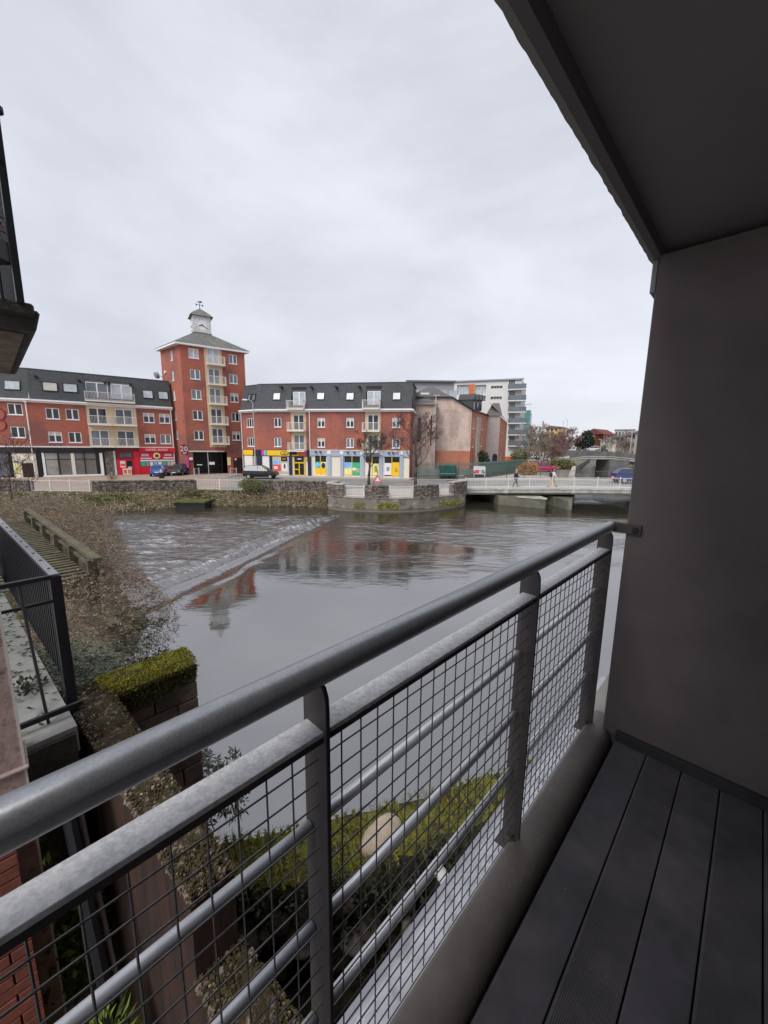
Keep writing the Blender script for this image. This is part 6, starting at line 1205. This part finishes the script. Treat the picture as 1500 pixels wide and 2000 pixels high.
prismB('wall_body', [(.585,.95),(.64,.2),(.95,.2),(.87,.95)], -5.3, -3.6, M_wallA, rootA)
rough_top('rough_top', [(.97,.18),(.885,.96),(.575,.96),(.63,.18)], -3.65, .1, M_wtop, rootA, 30, .07)
def crumbs(name, poly, z, n, m, parent, sz=(.008,.022), edge=0.6, seed=1):
    rd = random.Random(seed); q = MB(); (a,b,c,d) = [Vector(p) for p in poly]
    for _ in range(n):
        s = rd.random(); t = rd.random(); t = (1-t**2.4) if rd.random() < edge else t
        p = a.lerp(b,s).lerp(d.lerp(c,s),t); h = rd.uniform(*sz); w = h*rd.uniform(.8,1.8); l = h*rd.uniform(.8,1.8); r_ = rd.uniform(0,3.14); cs, sn = math.cos(r_), math.sin(r_); z_ = z+rd.uniform(-.012,.012)
        g = lambda x,y,zz: (p.x+x*cs-y*sn, p.y+x*sn+y*cs, z_+zz); j = lambda: rd.uniform(.55,1)
        q.hexa([g(-w*j(),-l*j(),-h),g(w*j(),-l*j(),-h),g(w*j(),l*j(),-h),g(-w*j(),l*j(),-h),g(-w*j()*.8,-l*j()*.8,h*j()),g(w*j()*.8,-l*j()*.8,h*j()),g(w*j()*.8,l*j()*.8,h*j()),g(-w*j()*.8,l*j()*.8,h*j())])
    return mk(name, q, m, parent, BAL, kind='stuff')
def rock(name, c, r, m, parent=None, seed=1, M=None, **t):
    bm = bmesh.new(); bmesh.ops.create_icosphere(bm, subdivisions=3, radius=1)
    for v in bm.verts:
        n_ = float(fbm(np.array([v.co.x*1.3+seed*3]), np.array([v.co.y*1.3+v.co.z*1.7]), 3, seed)[0]); v.co *= 1+n_*.55
        v.co = Vector((v.co.x*r[0], v.co.y*r[1], v.co.z*r[2]))
    me = bpy.data.meshes.new(name); bm.to_mesh(me); bm.free(); me.materials.append(m)
    for f in me.polygons: f.use_smooth = True
    return mk(name, me, None, parent, (M or BAL) @ Matrix.Translation(c), **t)
M_crumb = mat('pale_crumbled_render', (0.17,0.13,0.105), 0.95, island=.5, var=.3, vscale=20); M_crumbd = mat('brown_moss_crumbs', (0.05,0.038,0.014), 0.95, island=.5)
for pl, z_, n_ in (([(.745,1.90),(.60,4.63),(.25,4.67),(.49,1.90)],-2.415,2600),([(.88,.93),(.775,1.93),(.49,1.93),(.57,.93)],-2.985,1100),([(.97,.18),(.885,.96),(.575,.96),(.63,.18)],-3.565,800)):
    crumbs('crumbled_top', pl, z_, n_//2, M_crumb, rootA, (.004,.012), .93, 3); crumbs('moss_crumbs', pl, z_+.003, int(n_*2.2), M_crumbd, rootA, (.004,.010), .2, 4)
n_ = 9000; uu2 = RNG.uniform(u0b-.01,u1b+.02,n_); vv2 = RNG.uniform(v0b-.03,v1b+.02,n_); PP = np.outer(uu2,np.array(U))+np.outer(vv2,np.array(V)); ed_ = np.clip(np.minimum(vv2-v0b+.03, v1b+.02-vv2)*10,0,1); PP[:,2] = BT-.02+.075*ed_+RNG.normal(size=n_)*.006
leaves('moss_tufts', PP, RNG.normal(size=(n_,3))*[1,1,.7]+[0,0,.9], .022*(.5+RNG.random(n_)), .012, M_moss_l, .3, parent=root, kind='stuff')
n_ = 5200; uu2 = RNG.uniform(u0b,u1b,n_); PP = np.outer(uu2,np.array(U))+np.outer(v0b-.012-RNG.random(n_)*.015,np.array(V)); dz = RNG.random(n_)**1.8*(.16+.16*(u1b-uu2)/.8+.25*fbm(uu2*6, uu2*0, 3, 5)); PP[:,2] = BT+.01-dz
leaves('hanging_moss', PP, RNG.normal(size=(n_,3))-np.array(V)*.6+[0,0,-.3], .020*(.5+RNG.random(n_)), .011, mat('dark_olive_moss',(0.07,0.065,0.018),.9,island=.5), .3, parent=root, kind='stuff')
# tumbled stones by wall A and the ruined river edge wall
rootE = empty('ruined_bank_wall', tuple(B(2.8,2.4,-5)), 'ruined moss covered stone ledge along the river below the balcony', 'wall')
edge = [(1.25,3.60,1.15,3.05),(1.7,3.25,1.5,2.70),(2.2,2.95,1.95,2.38),(2.8,2.62,2.5,2.05),(3.4,2.30,3.15,1.78),(4.0,1.98,3.8,1.5),(4.8,1.6,4.6,1.1),(6.0,1.1,5.8,.6)]
co = []; fc = []; K = 12
fine = []
for i in range(len(edge)-1):
    for k in range(7): t = k/7; fine.append([edge[i][j]*(1-t)+edge[i+1][j]*t for j in range(4)])
for i, e_ in enumerate(fine):
    for k in range(K+1):
        t = k/K
        if t < .25: s = 0; z = -5.5+(t/.25)*1.35
        elif t < .72: s = (t-.25)/.47; z = -4.12
        else: s = 1; z = -4.12-(t-.72)/.28*1.1
        u = e_[0]*(1-s)+e_[2]*s; v = e_[1]*(1-s)+e_[3]*s; nz_ = float(fbm(np.array([i*.45+k*.2]),np.array([k*.55]),3,6)[0]); u += nz_*.16*(1 if t > .7 else .3); v += nz_*.28*(1 if t > .7 or t < .2 else .2); co.append(tuple(B(u, v, z+nz_*.12)))
for i in range(len(fine)-1):
    for k in range(K): n = i*(K+1)+k; fc.append((n, n+K+1, n+K+2, n+1))
mb = MB(); mb.v = co; mb.f = fc; mb.m = [1 if 3 <= (i % K) <= 7 else 0 for i in range(len(fc))]; mk('earth_core', mb, [M_neardark, M_mosstop], rootE, smooth=True)
rock('boulder', (2.50,2.42,-4.09), (.26,.15,.09), M_boulder, None, 8, label='pale sandy rounded boulder on the mossy ledge below the balcony', cat='boulder')
for i in range(46):
    k = random.uniform(0, len(fine)-2); e_ = fine[int(k)]; rock('stone', (e_[2]+random.uniform(-.1,.12), e_[3]+random.uniform(-.12,.04), -4.25-random.random()*.8), (random.uniform(.07,.17),random.uniform(.07,.14),random.uniform(.05,.11)), random.choice([M_block,M_neardark,M_block,M_coping]), rootE, i+10)
def ledge_pts(n, seed, lo=0, hi=1):
    rr = np.random.default_rng(seed); k = rr.uniform(0, len(fine)-1.01, n); i = k.astype(int); F_ = np.array(fine); e = F_[i]; s = lo+(hi-lo)*rr.random(n)
    u = e[:,0]*(1-s)+e[:,2]*s; v = e[:,1]*(1-s)+e[:,3]*s; P_ = np.outer(u,np.array(U))+np.outer(v,np.array(V)); P_[:,2] = -4.13+rr.random(n)*.05; return P_, u
pp, uu = ledge_pts(52000, 5, -.05, .97); den = fbm(uu*2, pp[:,0]*4, 3, 12); pp = pp[den > -.06]; n = len(pp); leaves('moss_cushions', pp, RNG.normal(size=(n,3))*[1,1,.6]+[0,0,.8], .020*(.5+RNG.random(n)), .011, M_moss_l, .3, label='yellow green moss carpet on the ledge below the balcony', cat='moss', kind='stuff')
pp, uu = ledge_pts(9000, 7, -.1, 1.0); n = len(pp); leaves('ledge_grass', pp, RNG.normal(size=(n,3))*[1,1,.5]+[0,0,.5], .065*(.4+RNG.random(n)), .006, M_tuft_g, .5, label='thin grass blades on the ruined ledge below the balcony', cat='grass', kind='stuff')
pp, uu = ledge_pts(5000, 9, .85, 1.25); n = len(pp); pp[:,2] -= RNG.random(n)*.7; leaves('hanging_ivy', pp, RNG.normal(size=(n,3))+[0,0,-.5], .045*(.5+RNG.random(n)), .03, M_leafd, .2, label='dark small leaved growth hanging down the face of the ledge', cat='ivy', kind='stuff')
# rubble and litter in the dark gap
for i in range(14): rock('stone', (random.uniform(.9,4.2), random.uniform(.2,1.7), -5.02), (random.uniform(.05,.14),random.uniform(.05,.12),random.uniform(.03,.08)), random.choice([M_block,M_neardark,M_conc]), rootE, i+70)
rr = np.random.default_rng(3); n = 5000; pu = rr.uniform(.7,5,n); pv = rr.uniform(.0,2.2,n); PP = np.outer(pu,np.array(U))+np.outer(pv,np.array(V)); PP[:,2] = -5.03+rr.random(n)*.05; leaves('leaf_litter', PP, rr.normal(size=(n,3))*[1,1,.2], .05, .025, M_leafb, .2, label='dull brown leaf litter on the ground under the balcony', cat='leaves', kind='stuff')
# weeds in the slot left of wall A
def blob_leaves(name, c, r, n, m, L, W, label, cat='plant', kind=None, grp=None):
    d = RNG.normal(size=(n,3)); d /= np.linalg.norm(d,axis=1,keepdims=True); p = d*RNG.random((n,1))**.4*np.array(r); c = B(*c); root = empty(name, tuple(c-ZZ*r[2]), label, cat, grp); leaves('foliage', p+np.array(c), d+RNG.normal(size=(n,3))*.6+[0,0,.4], L*(.5+.8*RNG.random(n)), W, m, parent=root)
    q = MB(); [q.tube(tuple(c-ZZ*r[2]), tuple(c+Vector((random.uniform(-.6,.6)*r[0],random.uniform(-.6,.6)*r[1],random.uniform(0,.8)*r[2]))), .006, .003, 4) for _ in range(9)]; mk('stem', q, M_twig, root); return root
blob_leaves('leafy_weed', (-.05,3.6,-3.9), (.28,.32,.6), 900, M_leafy, .10, .035, 'fresh green weeds between the pink pilaster and the brown wall')
blob_leaves('leafy_weed', (.05,2.7,-4.3), (.22,.3,.5), 700, M_leafy, .12, .02, 'green grassy weeds low beside the brown wall, under the handrail')
blob_leaves('buddleia_shoot', (1.52,3.78,-3.75), (.16,.2,.42), 420, M_leafg, .075, .024, 'grey green shoot growing beside the end of the block wall', 'shrub')
q = MB(); a = P(440,1532,-3.4); b = P(498,1475,-3.2); q.path([a, a.lerp(b,.5)+ZZ*.03, b], [.03,.022,.008], 6); mk('dead_branch', q, M_leafb, label='short reddish dead branch sticking out over the water', cat='branch')
q = MB(); a = B(.12,3.35,-2.5); q.tube(a+ZZ*.1, B(.2,2.6,-4.6), .045, k=8); root = empty('service_pipes', tuple(B(.2,2.6,-5)), 'dark pipe and thin metal bar leaning in the slot beside the brown wall', 'pipe'); mk('dark_pipe', q, M_blacksteel, root); q = MB(); q.tube(B(.19,3.35,-2.6), B(.27,2.6,-4.6), .016, k=6); mk('metal_bar', q, M_greysteel, root)
rr = np.random.default_rng(13); n = 160; pu = rr.uniform(.05,.5,n); pv = rr.uniform(.9,2.4,n); PP = np.outer(pu,np.array(U))+np.outer(pv,np.array(V)); PP[:,2] = -4.9+rr.random(n)*.5
leaves('ivy_shoots', PP, rr.normal(size=(n,3)), .09, .02, M_leafg, .5, label='a few pale ivy shoots in the dark pit below the second rail', cat='ivy', kind='stuff')

NBM = BAL @ Matrix.Translation((.3,4.2,0)) @ Matrix.Rotation(math.radians(4.3),4,'Z') @ Matrix.Translation((-.3,-4.2,0))
# ---- neighbour terrace (lower left) and its railing
TZf = -2.2; rootN = empty('neighbour_terrace', tuple(B(-.3,5,TZf)), 'grey concrete terrace floor of the neighbouring flat, with leaf litter on it', 'terrace')
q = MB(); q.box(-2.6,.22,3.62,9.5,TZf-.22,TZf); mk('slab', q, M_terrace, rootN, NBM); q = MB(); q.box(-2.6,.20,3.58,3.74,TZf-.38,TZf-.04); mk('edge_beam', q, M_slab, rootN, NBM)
q = MB(); q.box(-2.6,.15,3.8,9.4,-5.2,TZf-.25); mk('support_wall', q, M_neardark, rootN, NBM)
# railing: side facing the river edge (along v) and side facing us (along u)
rN = empty('black_balcony_railing', tuple(B(.3,4.2,TZf)), 'black steel bar railing with a worn grey flat top rail around the neighbouring terrace', 'railing')
q = MB(); q.box(.262,.322,4.2,9.4,-1.112,-1.10); mk('top_rail', q, M_greysteel, rN, NBM); q = MB(); q.box(.29,.305,4.2,9.4,-1.20,-1.113); mk('top_rail_web', q, M_blacksteel, rN, NBM)
q = MB(); q.box(-2.6,.262,4.17,4.212,-1.135,-1.10); mk('top_rail', q, M_blacksteel, rN, NBM); q = MB(); q.box(-2.6,.31,4.175,4.195,-1.34,-1.315); mk('middle_rail', q, M_blacksteel, rN, NBM)
q = MB(); q.box(-2.6,.30,3.78,3.81,TZf+.06,TZf+.10); mk('bottom_rail', q, M_blacksteel, rN, NBM)
bt = MB(); bt.box(-.004,.004,-.022,.022,0,.012); btm = bt.mesh('bolt', M_blacksteel)
for i in range(14): q = MB(); q.tube((.292,4.42+i*.37,-1.10),(.292,4.42+i*.37,-1.093),.011,k=8); mk('bolt', q, M_blacksteel, rN, NBM)
bm1 = MB(); bm1.box(-.008,.008,-.022,.022,TZf+.02,-1.2); bmm = bm1.mesh('bar', M_blacksteel)
for i in range(44): mk('bar', bmm, None, rN, NBM @ Matrix.Translation((.297, 4.32+i*.115, 0)))
q = MB(); q.box(.255,.33,4.17,4.245,TZf-.25,-1.115); mk('corner_post', q, M_blacksteel, rN, NBM)
for uu_ in (.06,-.17,-.42,-.7,-1.0,-1.3,-1.6,-1.9,-2.2):
    q = MB(); q.tube((uu_,4.19,-1.12),(uu_+.02,3.8,TZf-.05),.011,k=6); mk('bar', q, M_blacksteel, rN, NBM)
rr = np.random.default_rng(23); n = 260; pu = rr.uniform(-.5,.2,n); pv = rr.uniform(3.8,8,n); PP = np.outer(pu,np.array(U))+np.outer(pv,np.array(V)); PP[:,2] = TZf+.006+rr.random(n)*.02
leaves('fallen_leaves', PP, rr.normal(size=(n,3))*[1,1,.15], .07, .02, M_leafd, .2, label='dark fallen leaves on the grey terrace floor', cat='leaves', kind='stuff')
blob_leaves('terrace_weed', (.02,4.45,TZf+.05), (.12,.16,.06), 60, M_leafd, .07, .03, 'small dark weed growing on the grey terrace floor')
q = MB(); q.hexa([B(-.9,7.8,TZf),B(-.1,7.8,TZf),B(-.1,8.6,TZf),B(-.9,8.6,TZf),B(-.9,7.8,TZf+.9),B(-.3,7.8,TZf+.75),B(-.3,8.6,TZf+.75),B(-.9,8.6,TZf+.9)]); mk('storage_chest', q, M_slab, label='dark covered box standing on the terrace behind the black bars', cat='box')
# pink pilaster and brick wall of our own building at the left edge
rt = -1.0595; vY = 2.35; c0 = Vector((rt*vY, vY, 0)); pu0, pv0 = c0.dot(U), c0.dot(V)
rootP = empty('pink_pilaster', tuple(B(pu0,pv0,-5)), 'pinkish painted pilaster with a raised band at the left edge of the view', 'pilaster')
q = MB(); q.box(pu0-.24,pu0,pv0-.10,pv0+.2,-5.3,.3); mk('shaft', q, M_pil, rootP, BAL); 
bz_ = PY(62,1480,vY).z; q = MB(); q.box(pu0-.26,pu0+.018,pv0-.13,pv0+.22,bz_-.012,bz_+.012); mk('band', q, M_pil, rootP, BAL, bevel=.006)
q = MB(); q.box(pu0-.008,pu0+.006,pv0-.106,pv0-.098,-5.3,.28); mk('corner_bead', q, M_whiteold, rootP, BAL)
rootQ = empty('brick_side_wall', tuple(B(pu0-.3,pv0-.3,-5)), 'terracotta brick wall at the lower left corner beside the pink pilaster', 'wall')
bu1 = pu0-.10; bv = pv0-.26; q = MB(); q.box(bu1-.9,bu1-.012,bv+.012,bv+.2,-5.3,-2.55); mk('mortar_core', q, M_mortar, rootQ, BAL)
for r in range(30):
    z = -2.56-r*.088; off = .12*(r % 2)
    for i in range(5):
        x1 = bu1-i*.235+ (0 if i == 0 else off); x0 = bu1-(i+1)*.235+off+.010
        q = MB(); q.box(x0,x1,bv+random.uniform(-.002,.002),bv+.11,z-.076,z); mk('brick', q, M_nearbrick, rootQ, BAL, bevel=.003)
# building mass behind (facade of the flats we stand in), closes the side
# ---- upper balcony of the neighbour (top left)
rootUB = empty('upper_balcony', tuple(B(.3,4.4,1.0)), 'dark stained concrete balcony slab of the flat above, at the left edge against the sky', 'balcony')
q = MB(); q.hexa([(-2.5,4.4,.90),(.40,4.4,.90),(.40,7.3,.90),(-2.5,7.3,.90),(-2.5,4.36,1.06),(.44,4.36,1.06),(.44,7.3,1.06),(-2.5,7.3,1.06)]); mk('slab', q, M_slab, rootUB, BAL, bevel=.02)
q = MB(); q.box(-2.5,.33,4.5,7.2,.885,.898); mk('soffit', q, M_soffit, rootUB, BAL); q = MB(); q.box(-2.5,.40,4.33,4.40,1.0,1.10); mk('edge_kerb', q, M_slab, rootUB, BAL, bevel=.015)
q = MB(); q.box(.30,.345,4.30,4.38,1.08,3.05); mk('corner_post', q, M_blacksteel, rootUB, BAL); q = MB(); q.tube((.325,4.34,2.40),(.325,4.34,2.43),.05,k=10); q.tube((.325,4.34,3.0),(.325,4.34,3.1),.045,.02,k=10); mk('post_collar', q, M_blacksteel, rootUB, BAL)
q = MB(); q.box(-2.5,.31,4.31,4.36,2.02,2.06); mk('top_rail', q, M_blacksteel, rootUB, BAL)
for i in range(16): q = MB(); q.tube((.22-i*.11,4.34,1.08),(.22-i*.11,4.34,2.03),.012,k=6); mk('bar', q, M_blacksteel, rootUB, BAL)
for i in range(20): q = MB(); q.box(.318,.332,4.45+i*.11,4.475+i*.11,1.08,2.03); mk('bar', q, M_blacksteel, rootUB, BAL)
q = MB(); q.box(.31,.34,4.3,6.7,2.02,2.06); mk('top_rail', q, M_blacksteel, rootUB, BAL)
c = PY(-2,440,3.35); root = empty('hanging_planter', tuple(c-ZZ*.25), 'dark trough of pink flowers hooked on the upper balcony rail', 'planter'); q = MB(); q.box(c.x-.5,c.x-.0,c.y-.08,c.y+.08,c.z-.26,c.z-.08); mk('trough', q, M_black, root, bevel=.015)
n = 170; p = RNG.normal(size=(n,3))*[.05,.05,.045]+np.array([c.x-.10,c.y,c.z]); leaves('flowers', p[:100], RNG.normal(size=(100,3))+[0,0,.6], .05, .045, mat('pink_petals',(.55,.05,.16),.7,island=.4), .3, parent=root, kind='stuff'); leaves('foliage', p, RNG.normal(size=(n,3)), .06, .025, M_leafg, .3, parent=root)

# ================================================================== OUR BALCONY
# deck boards
bs = .1485; gap = .006; DV = .390
deck = empty('balcony_deck', tuple(B(1,-.4,-1.66)), 'charcoal grooved composite decking of the balcony floor', 'deck')
for i in range(11):
    v1_ = DV-i*bs; v0_ = v1_-bs+gap; u0_ = -1.5; w_ = v1_-v0_
    q = MB(); q.box(u0_, 2.285, v0_, v1_, -1.628, -1.6-.0022)
    if i % 2 == 1 or i == 4:
        n = 24
        for k in range(n): a = v0_+.004+(w_-.008)*k/n; q.box(u0_, 2.285, a, a+(w_-.008)/n*.55, -1.6-.0023, -1.6)
    else:
        n = 30
        for k in range(n): a = v0_+.003+(w_-.006)*k/n; q.box(u0_, 2.285, a, a+(w_-.006)/n*.8, -1.6-.0023, -1.6-.0008)
    mk('board', q, M_deck, deck, BAL)
q = MB(); q.box(-1.5,2.3,-1.3,.40,-1.72,-1.632); mk('subfloor', q, M_skirt, deck, BAL)
# slab and upstand
slab = empty('balcony_slab', tuple(B(1,.5,-1.9)), 'concrete balcony edge with a painted rounded upstand and pale metal flashing outside the railing', 'balcony')
prof = [(.408,-1.9),(.408,-1.66),(.411,-1.632),(.419,-1.607),(.432,-1.586),(.450,-1.571),(.473,-1.562),(.50,-1.558),(.528,-1.561),(.545,-1.575),(.55,-1.61),(.55,-1.9)]
q = MB(); q.extr([(a, b) for a, b in prof][::-1], -1.5, 2.42); up_ = mk('upstand', q, M_kerb, slab, BAL, smooth=True)
for f_ in up_.data.polygons:
    if len(f_.vertices) > 4: f_.use_smooth = False
q = MB(); q.extr([(.55,-1.9),(.71,-1.9),(.71,-1.79),(.69,-1.765),(.62,-1.745),(.55,-1.735)], -1.5, 3.2); mk('flashing', q, M_flash, slab, BAL)
q = MB(); q.extr([(.71,-1.95),(.74,-1.95),(.74,-1.80),(.71,-1.80)], -1.5, 3.2); mk('drip_edge', q, M_greysteel, slab, BAL)
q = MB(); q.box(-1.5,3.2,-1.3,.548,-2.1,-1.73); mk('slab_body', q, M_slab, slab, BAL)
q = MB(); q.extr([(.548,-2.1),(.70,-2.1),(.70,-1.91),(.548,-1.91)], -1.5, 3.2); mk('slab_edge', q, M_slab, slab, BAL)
q = MB(); q.box(2.42,3.2,.30,.60,-1.74,-1.60); mk('wall_foot', q, M_conc, slab, BAL)
rootS = empty('overflow_pipe', tuple(B(1.18,.76,-1.95)), 'short white plastic overflow pipe sticking out below the railing', 'pipe'); q = MB(); q.tube((1.18,.70,-1.87),(1.22,.84,-1.87),.026,k=14); mk('spout', q, M_pipe, rootS, BAL); q = MB(); q.tube((1.175,.695,-1.87),(1.182,.712,-1.87),.034,k=14); mk('collar', q, M_pipe, rootS, BAL)
# railing
rail = empty('balcony_railing', tuple(B(1,.55,-1.6)), 'galvanised balcony railing with round handrail, flat second rail and wire mesh panels', 'railing')
HZ, HV = -.405, .535
def lathe_rail(name, u0_, u1_, v, z, r, m, k=28): q = MB(); q.tube((u0_,v,z),(u1_,v,z),r,k=k); return mk(name, q, m, rail, BAL, smooth=True)
o = lathe_rail('handrail', -1.5, 2.285, HV, HZ, .0285, M_galv, 32)
posts = [-.60,.385,1.335,2.275]
q = MB(); q.extr([(.522,-.5335),(.572,-.5335),(.572,-.5295),(.572,-.5225),(.522,-.5225)][::-1], -1.5, 2.27)
q = MB(); q.box(-1.5,2.27,.520,.574,-.534,-.524); mk('flat_rail', q, M_galvd, rail, BAL, bevel=.0012)
q = MB(); q.box(-1.5,2.27,.520,.524,-.546,-.5345); mk('rail_lip', q, M_post, rail, BAL)
for i, u in enumerate(posts):
    pr = [(.512,-1.60),(.512,-.48),(.514,-.455),(.522,-.437),(.536,-.430),(.585,-.430),(.585,-1.60)]
    q = MB(); n = len(pr); q.v += [(u-.005,a,b) for a,b in pr]+[(u+.005,a,b) for a,b in pr]
    for k in range(n): j = (k+1)%n; q.f.append((k,j,n+j,n+k)); q.m.append(0)
    q.f.append(tuple(range(n))[::-1]); q.m.append(0); q.f.append(tuple(range(n,2*n))); q.m.append(0)
    pp_ = mk('post', q, M_post, rail, BAL, bevel=.0012)
    q = MB(); q.box(u-.035,u+.035,.49,.60,-1.615,-1.567 if False else -1.603); mk('foot_plate', q, M_post, pp_, BAL)
    q = MB(); q.box(u-.03,u-.006,.505,.56,-1.655,-1.56); mk('foot_bracket', q, M_post, pp_, BAL, bevel=.004)
    q = MB(); q.tube((u-.03,.53,-1.59),(u-.042,.53,-1.59),.011,k=6); mk('bolt', q, M_post, pp_, BAL)
for z in (-.765,-1.02,-1.275):
    for a, b in ((-1.5,-.607),(-.593,.378),(.392,1.328),(1.342,2.268)):
        q = MB(); q.tube((a,.568,z),(b,.568,z),.0125,k=14); mk('round_bar', q, M_bar, rail, BAL, smooth=True)
wr = .0019; wv = .546; ztop, zbot = -.545, -1.555
vw = MB(); vw.tube((0,0,zbot),(0,0,ztop),wr,k=5); vwm = vw.mesh('vertical_wire', M_wire)
for a, b in ((-.593,.378),(.392,1.328),(1.342,2.268)):
    n = int(round((b-a)/.0508)); 
    for k in range(1 if a < 1 else 1, n):
        u = a+(b-a)*k/n
        if u < -.55: continue
        mk('vertical_wire', vwm, None, rail, BAL @ Matrix.Translation((u+random.uniform(-.0012,.0012), wv, 0)) @ Matrix.Rotation(random.uniform(-.0015,.0015),4,'Y'))
nh = int(round((ztop-zbot)/.0508))
for a, b in ((-1.2,.378),(.392,1.328),(1.342,2.268)):
    for k in range(nh+1):
        z = zbot+(ztop-zbot)*k/nh; q = MB(); sag = random.uniform(-.002,.002); q.path([(a-.006,wv-.0045,z),((a+b)/2,wv-.0045+random.uniform(-.001,.001),z+sag),(b+.006,wv-.0045,z)], wr, 5); mk('horizontal_wire', q, M_wire, rail, BAL)
q = MB(); q.box(2.285,2.297,.395,.56,HZ-.026,HZ+.026); mk('wall_bracket', q, M_post, rail, BAL, bevel=.002); q = MB(); q.tube((2.285,.42,HZ-.004),(2.272,.42,HZ-.004),.012,k=6); q.tube((2.285,.42,HZ-.004),(2.281,.42,HZ-.004),.017,k=12); mk('bolt', q, M_blacksteel, rail, BAL)
# walls, ceiling
def noisy_prism(mb, pts): pass
wallo = empty('balcony_end_wall', tuple(B(2.4,0,-1.6)), 'dark taupe rendered wall closing the right end of the balcony', 'wall')
q = MB(); q.box(2.3,2.62,-2.6,.464,-1.60,.90); mk('render', q, M_wall, wallo, BAL, bevel=.006); q = MB(); q.box(2.3,2.62,-2.6,.45,-1.74,-1.60); mk('wall_base', q, M_wall, wallo, BAL)
q = MB(); q.box(2.30,2.60,.464,.484,.74,.89)
n = 60; pz = [(.90-1.65*k/n) for k in range(n+1)]
mk('render_edge', q, M_ceil, wallo, BAL)
q = MB(); q.box(2.272,2.30,-2.6,.395,-1.60,-1.545); mk('skirting', q, M_skirt, wallo, BAL, bevel=.002)
cei = empty('balcony_ceiling', tuple(B(1,0,.93)), 'dark rendered soffit of the balcony above with a rough dripping edge strip', 'ceiling')
q = MB(); q.box(-2.6,2.62,-2.6,.448,.935,1.06); mk('soffit', q, M_ceil, cei, BAL)
# irregular plaster edge bead
co = []; n = 420; rr = np.random.default_rng(2); uu_ = np.linspace(-2.6,2.6,n+1); wob = fbm(uu_*9, uu_*0, 4, 3)*.006+fbm(uu_*30, uu_*0+5, 3, 8)*.009; q = MB()
for i in range(n+1): u = uu_[i]; w_ = wob[i]; q.v += [(u,.452,.945),(u,.452,.888),(u,.476,.878),(u,.497+w_,.884+w_*.3),(u,.502+w_,.90),(u,.49,1.06)]
for i in range(n):
    for k in range(5): a = i*6+k; q.f.append((a,a+6,a+7,a+1)); q.m.append(0)
mk('edge_strip', q, M_ceil, cei, BAL)
# unseen back wall with sliding door and storeys above, added to block light; facade below
home = empty('home_apartment_building', tuple(B(0,-1.4,-5)), 'unseen rest of the rendered apartment building the balcony belongs to', 'apartment building')
q = MB(); q.box(-2.6,2.3,-1.42,-1.25,-1.6,.93); mk('rear_wall', q, M_wall, home, BAL)
q = MB(); q.box(-1.2,1.2,-1.25,-1.22,-1.58,.55); mk('balcony_door', q, M_gdark, home, BAL)
q = MB(); q.box(-2.6,6,-3,.44,1.07,9.0); mk('unseen_upper_facade', q, M_wall, home, BAL); q = MB(); q.box(2.63,6,-3,.40,-5.2,1.06); mk('side_facade', q, M_wall, home, BAL); q = MB(); q.box(-2.6,6,-3,.3,-5.2,-2.12); mk('lower_facade', q, M_nearbrick, home, BAL)

n = 90; pu = RNG.uniform(.2,2.2,n); pv = np.where(RNG.random(n) < .6, RNG.uniform(.42,.53,n), RNG.uniform(-.3,.39,n)); PP = np.outer(pu,np.array(U))+np.outer(pv,np.array(V)); PP[:,2] = np.where(pv > .41, -1.562, -1.598)
leaves('deck_litter', PP, RNG.normal(size=(n,3))*[1,1,.1], .007*(.4+RNG.random(n)), .004, M_leafb, .1, label='tiny crumbs of dirt on the decking and the upstand', cat='litter', kind='stuff')
